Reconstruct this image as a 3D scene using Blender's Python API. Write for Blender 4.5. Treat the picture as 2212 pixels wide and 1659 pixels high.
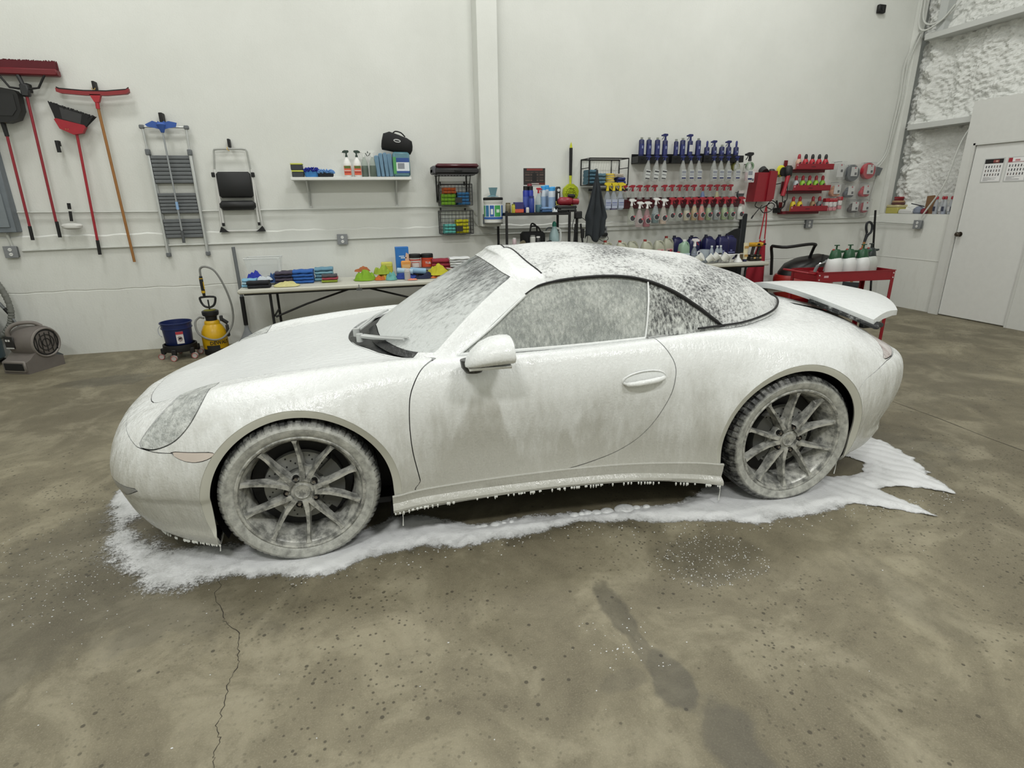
import bpy, bmesh, math, random
import numpy as np
from mathutils import Vector, Matrix
PI = math.pi
rnd = random.Random(7)
SC = bpy.context.scene
for _o in list(bpy.data.objects): bpy.data.objects.remove(_o)
COL = SC.collection
# ------------------------------------------------------------------ camera
cd = bpy.data.cameras.new('camera'); cam = bpy.data.objects.new('camera', cd); COL.objects.link(cam)
cd.sensor_width = 36.0; cd.sensor_fit = 'HORIZONTAL'; cd.lens = 1192.74 / 2212 * 36.0
cd.clip_start = 0.05; cd.clip_end = 60
CP = Vector((0.36405, -2.34003, 1.56512))
_p, _r, _y = math.radians(18.203), math.radians(0.8137), math.radians(14.581)
_f = Vector((math.sin(_y)*math.cos(_p), math.cos(_y)*math.cos(_p), -math.sin(_p)))
_x = Vector((math.cos(_y), -math.sin(_y), 0)); _d = _f.cross(_x)
_R = math.cos(_r)*_x + math.sin(_r)*_d; _D = -math.sin(_r)*_x + math.cos(_r)*_d
cam.matrix_world = Matrix(((_R.x, -_D.x, -_f.x, CP.x), (_R.y, -_D.y, -_f.y, CP.y), (_R.z, -_D.z, -_f.z, CP.z), (0, 0, 0, 1)))
SC.camera = cam
# ------------------------------------------------------------------ world, exposure, lamps of the room
w = bpy.data.worlds.new('world'); SC.world = w; w.use_nodes = True
w.node_tree.nodes['Background'].inputs[0].default_value = (0.95, 1.0, 0.97, 1)
w.node_tree.nodes['Background'].inputs[1].default_value = 0.25
SC.view_settings.view_transform = 'Standard'; SC.view_settings.look = 'None'
SC.view_settings.gamma = 1.0; SC.view_settings.use_curve_mapping = False
SC.view_settings.exposure = 0.03
SC.cycles.max_bounces = 6; SC.cycles.diffuse_bounces = 3; SC.cycles.glossy_bounces = 3
SC.cycles.transmission_bounces = 4; SC.cycles.transparent_max_bounces = 6
SC.cycles.adaptive_threshold = 0.02; SC.cycles.caustics_reflective = False; SC.cycles.caustics_refractive = False
CEIL = 6.2
LAMPS = [(-2.6, 0.6), (1.6, 0.6), (5.6, 0.6), (-2.2, 3.0), (1.6, 3.0), (5.4, 3.0), (-1.2, -4.2), (3.2, -4.2)]
POWER = [40, 30, 40, 66, 66, 66, 190, 190]
for _i, (lx, ly) in enumerate(LAMPS):
    ld = bpy.data.lights.new('ceiling_lamp_light', 'AREA'); ld.shape = 'RECTANGLE'; ld.size = 1.2; ld.size_y = 0.6
    ld.energy = POWER[_i]; ld.color = (1.0, 1.0, 0.985)
    lo = bpy.data.objects.new('ceiling_lamp_light', ld); COL.objects.link(lo); lo.location = (lx, ly, CEIL - 0.13)

# ------------------------------------------------------------------ materials
MATS = {}
def S(c):
    if isinstance(c, str):
        c = [int(c[i:i+2], 16)/255 for i in (0, 2, 4)]
    return tuple(((v/12.92) if v <= 0.04045 else ((v+0.055)/1.055)**2.4) for v in c) + (1,)
class NT:
    def __init__(s, name):
        s.m = bpy.data.materials.new(name); s.m.use_nodes = True; s.t = s.m.node_tree; s.n = s.t.nodes; s.b = s.n['Principled BSDF']
        s._tc = None
    def node(s, typ, **kw):
        n = s.n.new('ShaderNode' + typ)
        for k, v in kw.items():
            if k == 'inp':
                for a, b in v.items():
                    if hasattr(b, 'is_linked') or isinstance(b, bpy.types.NodeSocket): s.t.links.new(b, n.inputs[a])
                    else: n.inputs[a].default_value = b
            else: setattr(n, k, v)
        return n
    def link(s, a, b): s.t.links.new(a, b)
    def obj(s, scale=None):
        if s._tc is None: s._tc = s.node('TexCoord')
        o = s._tc.outputs['Object']
        if scale is not None:
            o = s.node('Mapping', inp={'Vector': o, 'Scale': scale}).outputs[0]
        return o
    def noise(s, scale, detail=3, rough=0.5, vec=None, dist=0):
        return s.node('TexNoise', inp={'Vector': vec or s.obj(), 'Scale': scale, 'Detail': detail, 'Roughness': rough, 'Distortion': dist}).outputs['Fac']
    def ramp(s, fac, stops):
        r = s.node('ValToRGB', inp={'Fac': fac}); e = r.color_ramp.elements
        while len(e) < len(stops): e.new(0.5)
        for q, (p, c) in zip(e, stops):
            q.position = p; q.color = c if len(c) == 4 else tuple(c) + (1,)
        return r.outputs['Color']
    def rng(s, v, a, b, c=0.0, d=1.0, smooth=False):
        return s.node('MapRange', interpolation_type='SMOOTHSTEP' if smooth else 'LINEAR', inp={'Value': v, 'From Min': a, 'From Max': b, 'To Min': c, 'To Max': d}).outputs['Result']
    def math(s, op, a, b=0.0, c=None):
        n = s.node('Math', operation=op)
        for i, v in enumerate((a, b) if c is None else (a, b, c)):
            if isinstance(v, bpy.types.NodeSocket): s.link(v, n.inputs[i])
            else: n.inputs[i].default_value = v
        return n.outputs[0]
    def mix(s, f, a, b, mode='MIX'):
        n = s.node('Mix', data_type='RGBA', blend_type=mode)
        for k, v in ((0, f), (6, a), (7, b)):
            if isinstance(v, bpy.types.NodeSocket): s.link(v, n.inputs[k])
            else: n.inputs[k].default_value = v
        return n.outputs[2]
    def xyz(s):
        return s.node('SeparateXYZ', inp={0: s.obj()}).outputs
    def bump(s, h, strength=0.3, dist=0.01):
        n = s.node('Bump', inp={'Height': h, 'Strength': strength, 'Distance': dist}); s.link(n.outputs[0], s.b.inputs['Normal'])
    def set(s, **kw):
        names = dict(col='Base Color', rough='Roughness', metal='Metallic', trans='Transmission Weight', ior='IOR', coat='Coat Weight', alpha='Alpha', spec='Specular IOR Level', sss='Subsurface Weight', emc='Emission Color', ems='Emission Strength')
        for k, v in kw.items():
            i = s.b.inputs[names[k]]
            if isinstance(v, bpy.types.NodeSocket): s.link(v, i)
            else: i.default_value = v
        return s.m
def M(name, col, rough=0.5, metal=0.0, **kw):
    """plain procedural material with slight tonal grain, cached by name"""
    if name in MATS: return MATS[name]
    t = NT(name); c = S(col)
    g = t.noise(kw.pop('grain', 18), 2)
    amp = 0.975 if min(c[:3]) > .45 else 0.92; dark = tuple(v*amp for v in c[:3]) + (1,)
    t.set(col=t.mix(t.rng(g, .35, .65), dark, c), rough=rough, metal=metal, **kw)
    MATS[name] = t.m
    return t.m
def C(hexcol, rough=0.5): return M('plastic_' + hexcol + ('' if rough == 0.5 else '_r%d' % (rough*100)), hexcol, rough)
def clear(name, col, alpha, rough=0.15):
    if name in MATS: return MATS[name]
    t = NT(name); t.set(col=S(col), rough=rough, alpha=alpha); MATS[name] = t.m; return t.m

# ------------------------------------------------------------------ mesh helpers
class MB:
    def __init__(s): s.v = []; s.f = []; s.mi = []; s.mats = []; s.cur = 0
    def mat(s, m):
        if m not in s.mats: s.mats.append(m)
        s.cur = s.mats.index(m); return s
    def add(s, vs, fs):
        o = len(s.v); s.v += [tuple(v) for v in vs]; s.f += [tuple(i+o for i in f) for f in fs]; s.mi += [s.cur]*len(fs); return s
    def box(s, x0, x1, y0, y1, z0, z1, b=0.0, T=None):
        if b <= 0:
            vs = [(x, y, z) for x in (x0, x1) for y in (y0, y1) for z in (z0, z1)]
            fs = [(0,1,3,2), (4,6,7,5), (0,4,5,1), (2,3,7,6), (0,2,6,4), (1,5,7,3)]
        else:
            b = min(b, (x1-x0)/2.01, (y1-y0)/2.01, (z1-z0)/2.01)
            vs = []; idx = {}
            for sx, X in ((-1, x0), (1, x1)):
                for sy, Y in ((-1, y0), (1, y1)):
                    for sz, Z in ((-1, z0), (1, z1)):
                        idx[(sx, sy, sz, 0)] = len(vs); vs.append((X, Y-sy*b, Z-sz*b))
                        idx[(sx, sy, sz, 1)] = len(vs); vs.append((X-sx*b, Y, Z-sz*b))
                        idx[(sx, sy, sz, 2)] = len(vs); vs.append((X-sx*b, Y-sy*b, Z))
            fs = []
            q = [(-1,-1), (1,-1), (1,1), (-1,1)]
            for sg in (-1, 1):
                a = [idx[(sg, p, r, 0)] for p, r in q]; fs.append(tuple(a if sg > 0 else a[::-1]))
                a = [idx[(p, sg, r, 1)] for p, r in q]; fs.append(tuple(a[::-1] if sg > 0 else a))
                a = [idx[(p, r, sg, 2)] for p, r in q]; fs.append(tuple(a if sg > 0 else a[::-1]))
            for p in (-1, 1):
                for r in (-1, 1):
                    e = [idx[(p, r, -1, 0)], idx[(p, r, 1, 0)], idx[(p, r, 1, 1)], idx[(p, r, -1, 1)]]; fs.append(tuple(e[::-1] if p*r > 0 else e))
                    e = [idx[(p, -1, r, 0)], idx[(p, 1, r, 0)], idx[(p, 1, r, 2)], idx[(p, -1, r, 2)]]; fs.append(tuple(e if p*r > 0 else e[::-1]))
                    e = [idx[(-1, p, r, 1)], idx[(1, p, r, 1)], idx[(1, p, r, 2)], idx[(-1, p, r, 2)]]; fs.append(tuple(e[::-1] if p*r > 0 else e))
                    for t in (-1, 1):
                        e = [idx[(p, r, t, 0)], idx[(p, r, t, 1)], idx[(p, r, t, 2)]]; fs.append(tuple(e if p*r*t > 0 else e[::-1]))
        if T is not None: vs = [tuple(T @ Vector(v)) for v in vs]
        return s.add(vs, fs)
    def cyl(s, a, b, r0, r1=None, n=16, caps=True):
        r1 = r0 if r1 is None else r1
        a = Vector(a); b = Vector(b); d = (b-a).normalized(); u = d.orthogonal().normalized(); v = d.cross(u)
        vs = [a+(u*math.cos(t)+v*math.sin(t))*r0 for t in [2*PI*i/n for i in range(n)]] + [b+(u*math.cos(t)+v*math.sin(t))*r1 for t in [2*PI*i/n for i in range(n)]]
        fs = [(i, (i+1) % n, n+(i+1) % n, n+i) for i in range(n)]
        if caps: fs += [tuple(range(n))[::-1], tuple(range(n, 2*n))]
        return s.add(vs, fs)
    def tube(s, pts, r, n=8, closed=False, sub=1):
        P = [Vector(p) for p in pts]
        if sub > 1: P = smooth_path(P, sub, closed)
        m = len(P); vs = []; up = None
        rs = r if isinstance(r, (list, tuple)) else None
        for i, p in enumerate(P):
            if closed: d = P[(i+1) % m]-P[i-1]
            else: d = P[min(i+1, m-1)]-P[max(i-1, 0)]
            d.normalize()
            if up is None: up = d.orthogonal().normalized()
            up = (up-d*up.dot(d)); up = up.normalized() if up.length > 1e-6 else d.orthogonal().normalized()
            sd = d.cross(up)
            rr = rs[min(len(rs)-1, int(i*len(rs)/m))] if rs else r
            vs += [p+(up*math.cos(t)+sd*math.sin(t))*rr for t in [2*PI*k/n for k in range(n)]]
        fs = []
        for i in range(m if closed else m-1):
            j = (i+1) % m
            fs += [(i*n+k, i*n+(k+1) % n, j*n+(k+1) % n, j*n+k) for k in range(n)]
        if not closed: fs += [tuple(range(n))[::-1], tuple(range((m-1)*n, m*n))]
        return s.add(vs, fs)
    def lathe(s, prof, c=(0, 0, 0), n=20, sx=1.0, sy=1.0, axis='z', T=None, caps=True):
        vs = []
        for r, z in prof:
            for i in range(n):
                t = 2*PI*i/n; vs.append((c[0]+r*sx*math.cos(t), c[1]+r*sy*math.sin(t), c[2]+z))
        fs = []
        for j in range(len(prof)-1):
            fs += [(j*n+i, j*n+(i+1) % n, (j+1)*n+(i+1) % n, (j+1)*n+i) for i in range(n)]
        flat0 = prof[1][1] == prof[0][1] and prof[1][0] < prof[0][0]; flat1 = prof[-2][1] == prof[-1][1] and prof[-2][0] < prof[-1][0]
        if caps and prof[0][0] > 1e-6 and not flat0: fs.append(tuple(range(n))[::-1])
        if caps and prof[-1][0] > 1e-6 and not flat1: fs.append(tuple(range((len(prof)-1)*n, len(prof)*n)))
        if axis == 'y':   # the profile runs along +y
            vs = [(v[0], c[1]+(v[2]-c[2]), c[2]-(v[1]-c[1])) for v in vs]
        if axis == 'x':
            vs = [(c[0]+(v[2]-c[2]), v[1], c[2]-(v[0]-c[0])) for v in vs]
        if T is not None: vs = [tuple(T @ Vector(v)) for v in vs]
        return s.add(vs, fs)
    def prism(s, poly, y0, y1, plane='xz', T=None):
        """extrude a 2D polygon; plane 'xz' extrudes along y, 'xy' along z, 'yz' along x"""
        n = len(poly)
        def P(a, b, d): return {'xz': (a, d, b), 'xy': (a, b, d), 'yz': (d, a, b)}[plane]
        vs = [P(a, b, y0) for a, b in poly]+[P(a, b, y1) for a, b in poly]
        fs = [tuple(range(n)), tuple(range(n, 2*n))[::-1]]+[(i, n+i, n+(i+1) % n, (i+1) % n) for i in range(n)]
        if T is not None: vs = [tuple(T @ Vector(v)) for v in vs]
        return s.add(vs, fs)
    def mesh(s, name, m=None, smooth=40, fix=True):
        me = bpy.data.meshes.new(name); me.from_pydata([tuple(v) for v in s.v], [], s.f)
        mats = s.mats or ([m] if m else [])
        for q in mats: me.materials.append(q)
        if len(mats) > 1: me.polygons.foreach_set('material_index', s.mi)
        if fix:
            bm = bmesh.new(); bm.from_mesh(me); bmesh.ops.recalc_face_normals(bm, faces=bm.faces); bm.to_mesh(me); bm.free()
        if smooth:
            me.shade_smooth(); me.set_sharp_from_angle(angle=math.radians(smooth))
        me.update(); return me
    def obj(s, name, m=None, parent=None, smooth=40, fix=True):
        return link(name, s.mesh(name, m, smooth, fix), parent)
def link(name, me, parent=None):
    o = bpy.data.objects.new(name, me); COL.objects.link(o)
    if parent is not None: o.parent = parent
    return o
def smooth_path(P, sub, closed=False):
    n = len(P); out = []
    for i in range(n if closed else n-1):
        p0 = P[i-1] if (i > 0 or closed) else P[0]*2-P[1]
        p1 = P[i]; p2 = P[(i+1) % n]; p3 = P[(i+2) % n] if (i+2 < n or closed) else P[-1]*2-P[-2]
        for k in range(sub):
            t = k/sub
            out.append(0.5*((2*p1)+(-p0+p2)*t+(2*p0-5*p1+4*p2-p3)*t*t+(-p0+3*p1-3*p2+p3)*t**3))
    if not closed: out.append(P[-1].copy())
    return out
def thing(name, label, cat, loc=(0, 0, 0), rotz=0.0, group=None, rot=None, kind=None):
    o = bpy.data.objects.new(name, None); COL.objects.link(o); o.location = loc
    o.rotation_euler = rot if rot is not None else (0, 0, rotz); o.empty_display_size = 0.1
    return tag(o, label, cat, group, kind)
def tag(o, label, cat, group=None, kind=None):
    if label: o['label'] = label
    if cat: o['category'] = cat
    if group: o['group'] = group
    if kind: o['kind'] = kind
    return o
def dup(root, loc=None, label=None, group=None, rot=None):
    r = root.copy(); COL.objects.link(r)
    if loc is not None: r.location = loc
    if rot is not None: r.rotation_euler = rot
    if label: r['label'] = label
    if group: r['group'] = group
    for ch in list(root.children):
        c = ch.copy(); COL.objects.link(c); c.parent = r
        for g in list(ch.children):
            d = g.copy(); COL.objects.link(d); d.parent = c
    return r
def struct(o): o['kind'] = 'structure'; return o
def text_mesh(s, size, font_bold=False, ext=0.0006):
    cu = bpy.data.curves.new('lettering', 'FONT'); cu.body = s; cu.size = size; cu.extrude = ext; cu.align_x = 'CENTER'; cu.align_y = 'CENTER'
    cu.resolution_u = 2
    if font_bold: cu.offset = size*0.018
    o = bpy.data.objects.new('lettering', cu); COL.objects.link(o)
    dg = bpy.context.evaluated_depsgraph_get(); me = bpy.data.meshes.new_from_object(o.evaluated_get(dg))
    bpy.data.objects.remove(o); bpy.data.curves.remove(cu)
    return me
def lettering(s, size, mat, parent, loc, rot=(PI/2, 0, 0), bold=False, sx=1.0):
    me = text_mesh(s, size, bold); me.materials.clear(); me.materials.append(mat)
    o = link('lettering', me, parent); o.location = loc; o.rotation_euler = rot; o.scale = (sx, 1, 1)
    return o
# ================================================================== the car body surface
CAR = thing('car', 'white convertible sports car covered in thick snow foam, parked on the wet concrete floor', 'car', (0, 0, 0), math.radians(-2.8731))
YC = 0.90
def catmull(P, n_per, ts=None):
    """P (k, m, d): interpolate along axis 0 with a centripetal-like cubic (Catmull-Rom, chord tangents)"""
    P = np.asarray(P, float); k = P.shape[0]
    d = np.linalg.norm(np.diff(P, axis=0), axis=-1).reshape(k-1, -1).mean(1); t = np.concatenate([[0], np.cumsum(np.maximum(d, 1e-4)**0.75)])
    T = np.zeros_like(P)
    for i in range(k):
        if i == 0: T[i] = (P[1]-P[0])/(t[1]-t[0])
        elif i == k-1: T[i] = (P[-1]-P[-2])/(t[-1]-t[-2])
        else:
            a = (P[i]-P[i-1])/(t[i]-t[i-1]); b = (P[i+1]-P[i])/(t[i+1]-t[i])
            T[i] = (a*(t[i+1]-t[i])+b*(t[i]-t[i-1]))/(t[i+1]-t[i-1])
    out = []; us = []
    for i in range(k-1):
        n = n_per[i] if hasattr(n_per, '__len__') else n_per
        h = t[i+1]-t[i]
        for j in range(n):
            s = j/n
            out.append((2*s**3-3*s**2+1)*P[i]+(s**3-2*s**2+s)*h*T[i]+(-2*s**3+3*s**2)*P[i+1]+(s**3-s**2)*h*T[i+1]); us.append(i+s)
    out.append(P[-1]); us.append(k-1)
    return np.array(out), np.array(us)
# rows run from the front centreline round the nose corner, down the left side and round to the rear centreline
ROWS = [
# r0 underside
[(-.70,.9,.17),(-.68,.6,.17),(-.62,.36,.16),(-.55,.24,.15),(-.42,.16,.15),(0,.16,.16),(.45,.16,.16),(1.0,.16,.16),(1.6,.16,.16),(2.05,.16,.16),(2.45,.16,.18),(2.85,.20,.19),(3.05,.28,.20),(3.18,.45,.22),(3.26,.65,.24),(3.28,.9,.24)],
# r1 bottom edge
[(-.84,.9,.15),(-.81,.6,.145),(-.72,.33,.135),(-.60,.17,.13),(-.40,.055,.125),(0,.03,.14),(.45,.045,.175),(1.0,.055,.20),(1.6,.055,.195),(2.05,.02,.175),(2.45,.0,.17),(2.84,.07,.165),(3.09,.20,.18),(3.26,.40,.20),(3.32,.65,.215),(3.36,.9,.22)],
# r2
[(-.93,.9,.21),(-.90,.6,.21),(-.80,.31,.21),(-.66,.13,.205),(-.40,.025,.20),(0,.0,.22),(.45,.04,.24),(1.0,.05,.25),(1.6,.045,.245),(2.05,.0,.24),(2.45,-.03,.25),(2.85,.035,.24),(3.13,.165,.25),(3.32,.37,.275),(3.39,.65,.30),(3.43,.9,.30)],
# r3
[(-.965,.9,.30),(-.935,.6,.30),(-.84,.30,.30),(-.69,.11,.30),(-.41,.01,.30),(0,-.01,.32),(.45,.035,.34),(1.0,.06,.35),(1.6,.055,.35),(2.05,.0,.34),(2.45,-.045,.35),(2.86,.015,.35),(3.16,.14,.36),(3.36,.34,.38),(3.44,.65,.40),(3.49,.9,.41)],
# r4
[(-.985,.9,.41),(-.955,.6,.41),(-.86,.29,.41),(-.70,.10,.42),(-.42,.0,.43),(0,-.02,.46),(.45,.03,.46),(1.0,.06,.46),(1.6,.05,.46),(2.05,-.01,.46),(2.45,-.055,.48),(2.87,.0,.48),(3.19,.12,.48),(3.40,.32,.49),(3.475,.65,.51),(3.52,.9,.51)],
# r5
[(-.965,.9,.52),(-.93,.6,.52),(-.83,.30,.52),(-.67,.12,.53),(-.41,.015,.55),(0,-.02,.58),(.45,.02,.58),(1.0,.045,.58),(1.6,.035,.58),(2.05,-.01,.59),(2.45,-.055,.61),(2.87,.0,.60),(3.20,.12,.59),(3.415,.32,.59),(3.50,.65,.60),(3.52,.9,.61)],
# r6
[(-.915,.9,.60),(-.88,.6,.60),(-.78,.315,.60),(-.62,.15,.62),(-.40,.045,.66),(0,.005,.70),(.45,.02,.70),(1.0,.035,.70),(1.6,.02,.71),(2.05,.0,.72),(2.45,-.035,.74),(2.86,.02,.71),(3.18,.14,.69),(3.385,.33,.69),(3.475,.65,.69),(3.49,.9,.69)],
# r7 shoulder
[(-.865,.9,.645),(-.825,.62,.645),(-.72,.35,.655),(-.56,.20,.70),(-.38,.10,.755),(0,.06,.80),(.45,.055,.82),(1.0,.055,.82),(1.6,.045,.84),(2.05,.04,.85),(2.45,.03,.86),(2.82,.08,.82),(3.08,.19,.785),(3.26,.37,.775),(3.38,.65,.76),(3.43,.9,.76)],
# r8 crest
[(-.82,.9,.668),(-.78,.64,.668),(-.66,.41,.69),(-.52,.28,.74),(-.36,.185,.80),(0,.16,.855),(.45,.13,.885),(1.0,.105,.888),(1.6,.10,.912),(2.05,.12,.935),(2.42,.15,.925),(2.74,.20,.90),(2.96,.30,.875),(3.14,.46,.855),(3.28,.68,.83),(3.33,.9,.83)],
# r9 valley beside the crest
[(-.78,.9,.682),(-.735,.66,.685),(-.60,.50,.715),(-.48,.38,.755),(-.33,.30,.795),(0,.29,.835),(.42,.27,.87),(1.0,.25,.87),(1.6,.25,.89),(2.05,.26,.905),(2.38,.30,.935),(2.65,.36,.935),(2.86,.45,.925),(3.03,.58,.91),(3.15,.74,.89),(3.19,.9,.89)],
# r10
[(-.745,.9,.695),(-.68,.74,.705),(-.53,.62,.735),(-.42,.53,.765),(-.28,.49,.79),(.02,.50,.835),(.38,.50,.875),(1.0,.50,.86),(1.6,.50,.88),(2.05,.50,.90),(2.36,.52,.945),(2.62,.56,.965),(2.80,.62,.96),(2.93,.70,.945),(3.02,.80,.935),(3.05,.9,.93)],
# r11 centreline
[(-.715,.9,.705),(-.63,.9,.725),(-.50,.9,.748),(-.38,.9,.769),(-.22,.9,.79),(.05,.9,.83),(.35,.9,.875),(1.0,.9,.86),(1.6,.9,.88),(2.05,.9,.90),(2.35,.9,.95),(2.60,.9,.98),(2.75,.9,.98),(2.85,.9,.965),(2.93,.9,.955),(2.98,.9,.945)],
]
FA, RA = (0.015, 0.322, 0.385), (2.450, 0.352, 0.390)     # wheel arch circles x, z, radius
def eval_patch(rows, nu, nv):
    P = np.array(rows, float)                        # (rows, cols, 3)
    A, us = catmull(P.transpose(1, 0, 2), nu)         # along columns -> (U, rows, 3)
    B, vs = catmull(A.transpose(1, 0, 2), nv)         # (V, U, 3)
    return B, us, vs
class Poly:
    """polygon soup with per vertex attributes a: x y z nx ny nz u v"""
    def __init__(s, a, f): s.a = a; s.f = f
    @staticmethod
    def grid(G, us, vs, mirror=True):
        V, U, _ = G.shape
        if mirror:
            G2 = G[::-1].copy(); G2[..., 1] = 2*YC-G2[..., 1]
            G = np.concatenate([G, G2[1:]]); vs = np.concatenate([vs, 2*vs[-1]-vs[::-1][1:]])
        V = G.shape[0]
        du = np.gradient(G, axis=1); dv = np.gradient(G, axis=0)
        N = np.cross(du, dv); ln = np.linalg.norm(N, axis=-1, keepdims=True)
        N = N/np.maximum(ln, 1e-9)
        # the normal on nearly degenerate cells is taken from inside
        uu, vv = np.meshgrid(us, vs)
        a = np.concatenate([G, N, uu[..., None], vv[..., None]], axis=-1).reshape(-1, 8)
        f = []
        for j in range(V-1):
            for i in range(U-1):
                q = [j*U+i, j*U+i+1, (j+1)*U+i+1, (j+1)*U+i]
                f.append(q)
        return Poly(a, f)
    def split(s, sv):
        """sv(a)->signed values; returns (inside sv<0, outside)"""
        d = np.asarray(sv(s.a), float); d[np.abs(d) < 1e-7] = 1e-7
        neg = d < 0; nl = neg.tolist()
        A = [s.a]; extra = []; key = {}; n0 = len(s.a); fi = []; fo = []
        for f in s.f:
            k = sum(nl[i] for i in f)
            if k == len(f): fi.append(f)
            elif k == 0: fo.append(f)
            else:
                pi = []; po = []
                m = len(f)
                for q in range(m):
                    i, j = f[q], f[(q+1) % m]
                    (pi if nl[i] else po).append(i)
                    if nl[i] != nl[j]:
                        kk = (i, j) if i < j else (j, i)
                        if kk not in key:
                            t = d[i]/(d[i]-d[j]); key[kk] = n0+len(extra); extra.append(s.a[i]*(1-t)+s.a[j]*t)
                        pi.append(key[kk]); po.append(key[kk])
                if len(pi) > 2: fi.append(pi)
                if len(po) > 2: fo.append(po)
        a = np.concatenate([s.a, np.array(extra)]) if extra else s.a
        return Poly(a, fi).compact(), Poly(a, fo).compact()
    def compact(s):
        if not s.f: return Poly(s.a[:0], [])
        used = np.unique(np.concatenate([np.array(f) for f in s.f])); mp = -np.ones(len(s.a), int); mp[used] = np.arange(len(used))
        mp = mp.tolist()
        return Poly(s.a[used], [[mp[i] for i in f] for f in s.f])
    def build(s, name, mat, parent=None, flange=0.012, weld=True, smooth=50, off=0.0):
        bm = bmesh.new(); lay = bm.verts.layers.float_vector.new('nrm')
        vs = [bm.verts.new(p) for p in (s.a[:, :3]+s.a[:, 3:6]*off)]
        for v, n in zip(vs, s.a[:, 3:6]): v[lay] = n
        for f in s.f:
            try: bm.faces.new([vs[i] for i in f])
            except ValueError: pass
        if weld: bmesh.ops.remove_doubles(bm, verts=bm.verts, dist=0.0004)
        bmesh.ops.dissolve_degenerate(bm, dist=0.0002, edges=bm.edges)
        if flange:
            be = [e for e in bm.edges if len(e.link_faces) == 1]
            r = bmesh.ops.extrude_edge_only(bm, edges=be)
            for v in [g for g in r['geom'] if isinstance(g, bmesh.types.BMVert)]:
                v.co -= Vector(v[lay])*flange
        me = bpy.data.meshes.new(name); bm.to_mesh(me); bm.free(); me.materials.append(mat)
        me.shade_smooth(); me.set_sharp_from_angle(angle=math.radians(smooth)); me.update()
        return link(name, me, parent)
def sdpoly(pts, ax=(0, 2), closed=True, sm=8):
    """signed distance (negative inside) to a smoothed closed polygon in the plane of axes ax"""
    P = [Vector((p[0], p[1], 0)) for p in pts]
    if sm > 1: P = smooth_path(P, sm, closed)
    Q = np.array([(p.x, p.y) for p in P])
    def fn(a):
        X = a[:, list(ax)]; lo = Q.min(0)-.05; hi = Q.max(0)+.05
        m = ((X > lo) & (X < hi)).all(1); out = np.full(len(a), 1.0)
        if m.any():
            x = X[m]; A = Q; B = np.roll(Q, -1, 0)
            ab = B-A; ap = x[:, None]-A[None]
            t = np.clip((ap*ab[None]).sum(-1)/((ab**2).sum(-1)[None]+1e-12), 0, 1)
            dd = np.sqrt(((ap-ab[None]*t[..., None])**2).sum(-1)).min(1)
            c = ((A[None, :, 1] > x[:, None, 1]) != (B[None, :, 1] > x[:, None, 1])) & (x[:, None, 0] < (B[:, 0]-A[:, 0])[None]*(x[:, None, 1]-A[None, :, 1])/((B[:, 1]-A[:, 1])[None]+1e-12)+A[None, :, 0])
            ins = c.sum(1) % 2 == 1
            out[m] = np.where(ins, -dd, dd)
        return out
    return fn
def left_only(fn): return lambda a: np.where(a[:, 1] < 0.6, fn(a), 1.0)
def cutout(P, fn, gap=0.0022):
    ins, _ = P.split(lambda a: fn(a)+gap); _, out = P.split(lambda a: fn(a)-gap)
    return ins, out
# ------------------------------------------------------------------ foam, glass, rubber
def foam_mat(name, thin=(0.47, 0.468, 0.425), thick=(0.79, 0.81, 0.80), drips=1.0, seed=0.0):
    t = NT(name); x = t.xyz()
    v1 = t.obj((9, 9, 2.2)); v2 = t.obj((34, 34, 9))
    n1 = t.noise(1.0, 4, .55, v1); n2 = t.noise(1.0, 3, .6, v2); n3 = t.noise(230, 2, .6)
    # the coat thins out towards the door and the sills, where it has run down
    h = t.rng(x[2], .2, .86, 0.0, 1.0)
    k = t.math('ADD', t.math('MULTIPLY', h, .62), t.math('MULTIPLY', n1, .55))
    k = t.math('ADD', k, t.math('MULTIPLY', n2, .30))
    # a run of thinner foam below the mirror, widening downwards
    def run(cx, z0, w0, slope):
        dz = t.math('MAXIMUM', t.math('SUBTRACT', z0, x[2]), 0.0)
        hw = t.math('ADD', w0, t.math('MULTIPLY', dz, slope))
        q = t.math('SUBTRACT', 1.0, t.math('DIVIDE', t.math('ABSOLUTE', t.math('SUBTRACT', t.math('ADD', x[0], t.math('MULTIPLY', t.math('SUBTRACT', n1, .5), .10)), cx)), hw))
        return t.math('MULTIPLY', t.rng(q, 0, .35, 0, 1, True), t.rng(dz, 0, .12, 0, 1, True))
    k = t.math('SUBTRACT', k, t.math('MULTIPLY', t.math('MAXIMUM', run(.83, .80, .03, .48), run(1.24, .55, .02, .25)), .20))
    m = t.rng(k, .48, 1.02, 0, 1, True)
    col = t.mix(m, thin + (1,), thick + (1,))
    col = t.mix(t.rng(n3, .35, .7, 0, .10), col, (0.62, 0.62, 0.58, 1))
    t.set(col=col, rough=t.rng(n2, .3, .7, .10, .38), spec=.5)
    hb = t.math('ADD', t.math('MULTIPLY', n2, .9), t.math('ADD', t.math('MULTIPLY', t.noise(90, 2, .6), .30), t.math('MULTIPLY', n3, .08)))
    t.bump(hb, .60*drips, .008)
    return t.m
FOAM = foam_mat('foam_on_white_paint')
def foam_top():
    t = NT('foam_on_bonnet'); v2 = t.obj((20, 40, 20)); n2 = t.noise(1.0, 3, .6, v2); n3 = t.noise(240, 2, .6)
    t.set(col=t.mix(t.rng(n3, .3, .7), (.66, .68, .675, 1), (.77, .79, .785, 1)), rough=.28)
    t.bump(t.math('ADD', n2, t.math('MULTIPLY', n3, .12)), .55, .008); return t.m
FOAMTOP = foam_top(); LIPM = M('shaded_foam_on_lip', 'c4c4b9', .35)  # arch lip: shading of the downturned band put into a darker foam tone
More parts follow.
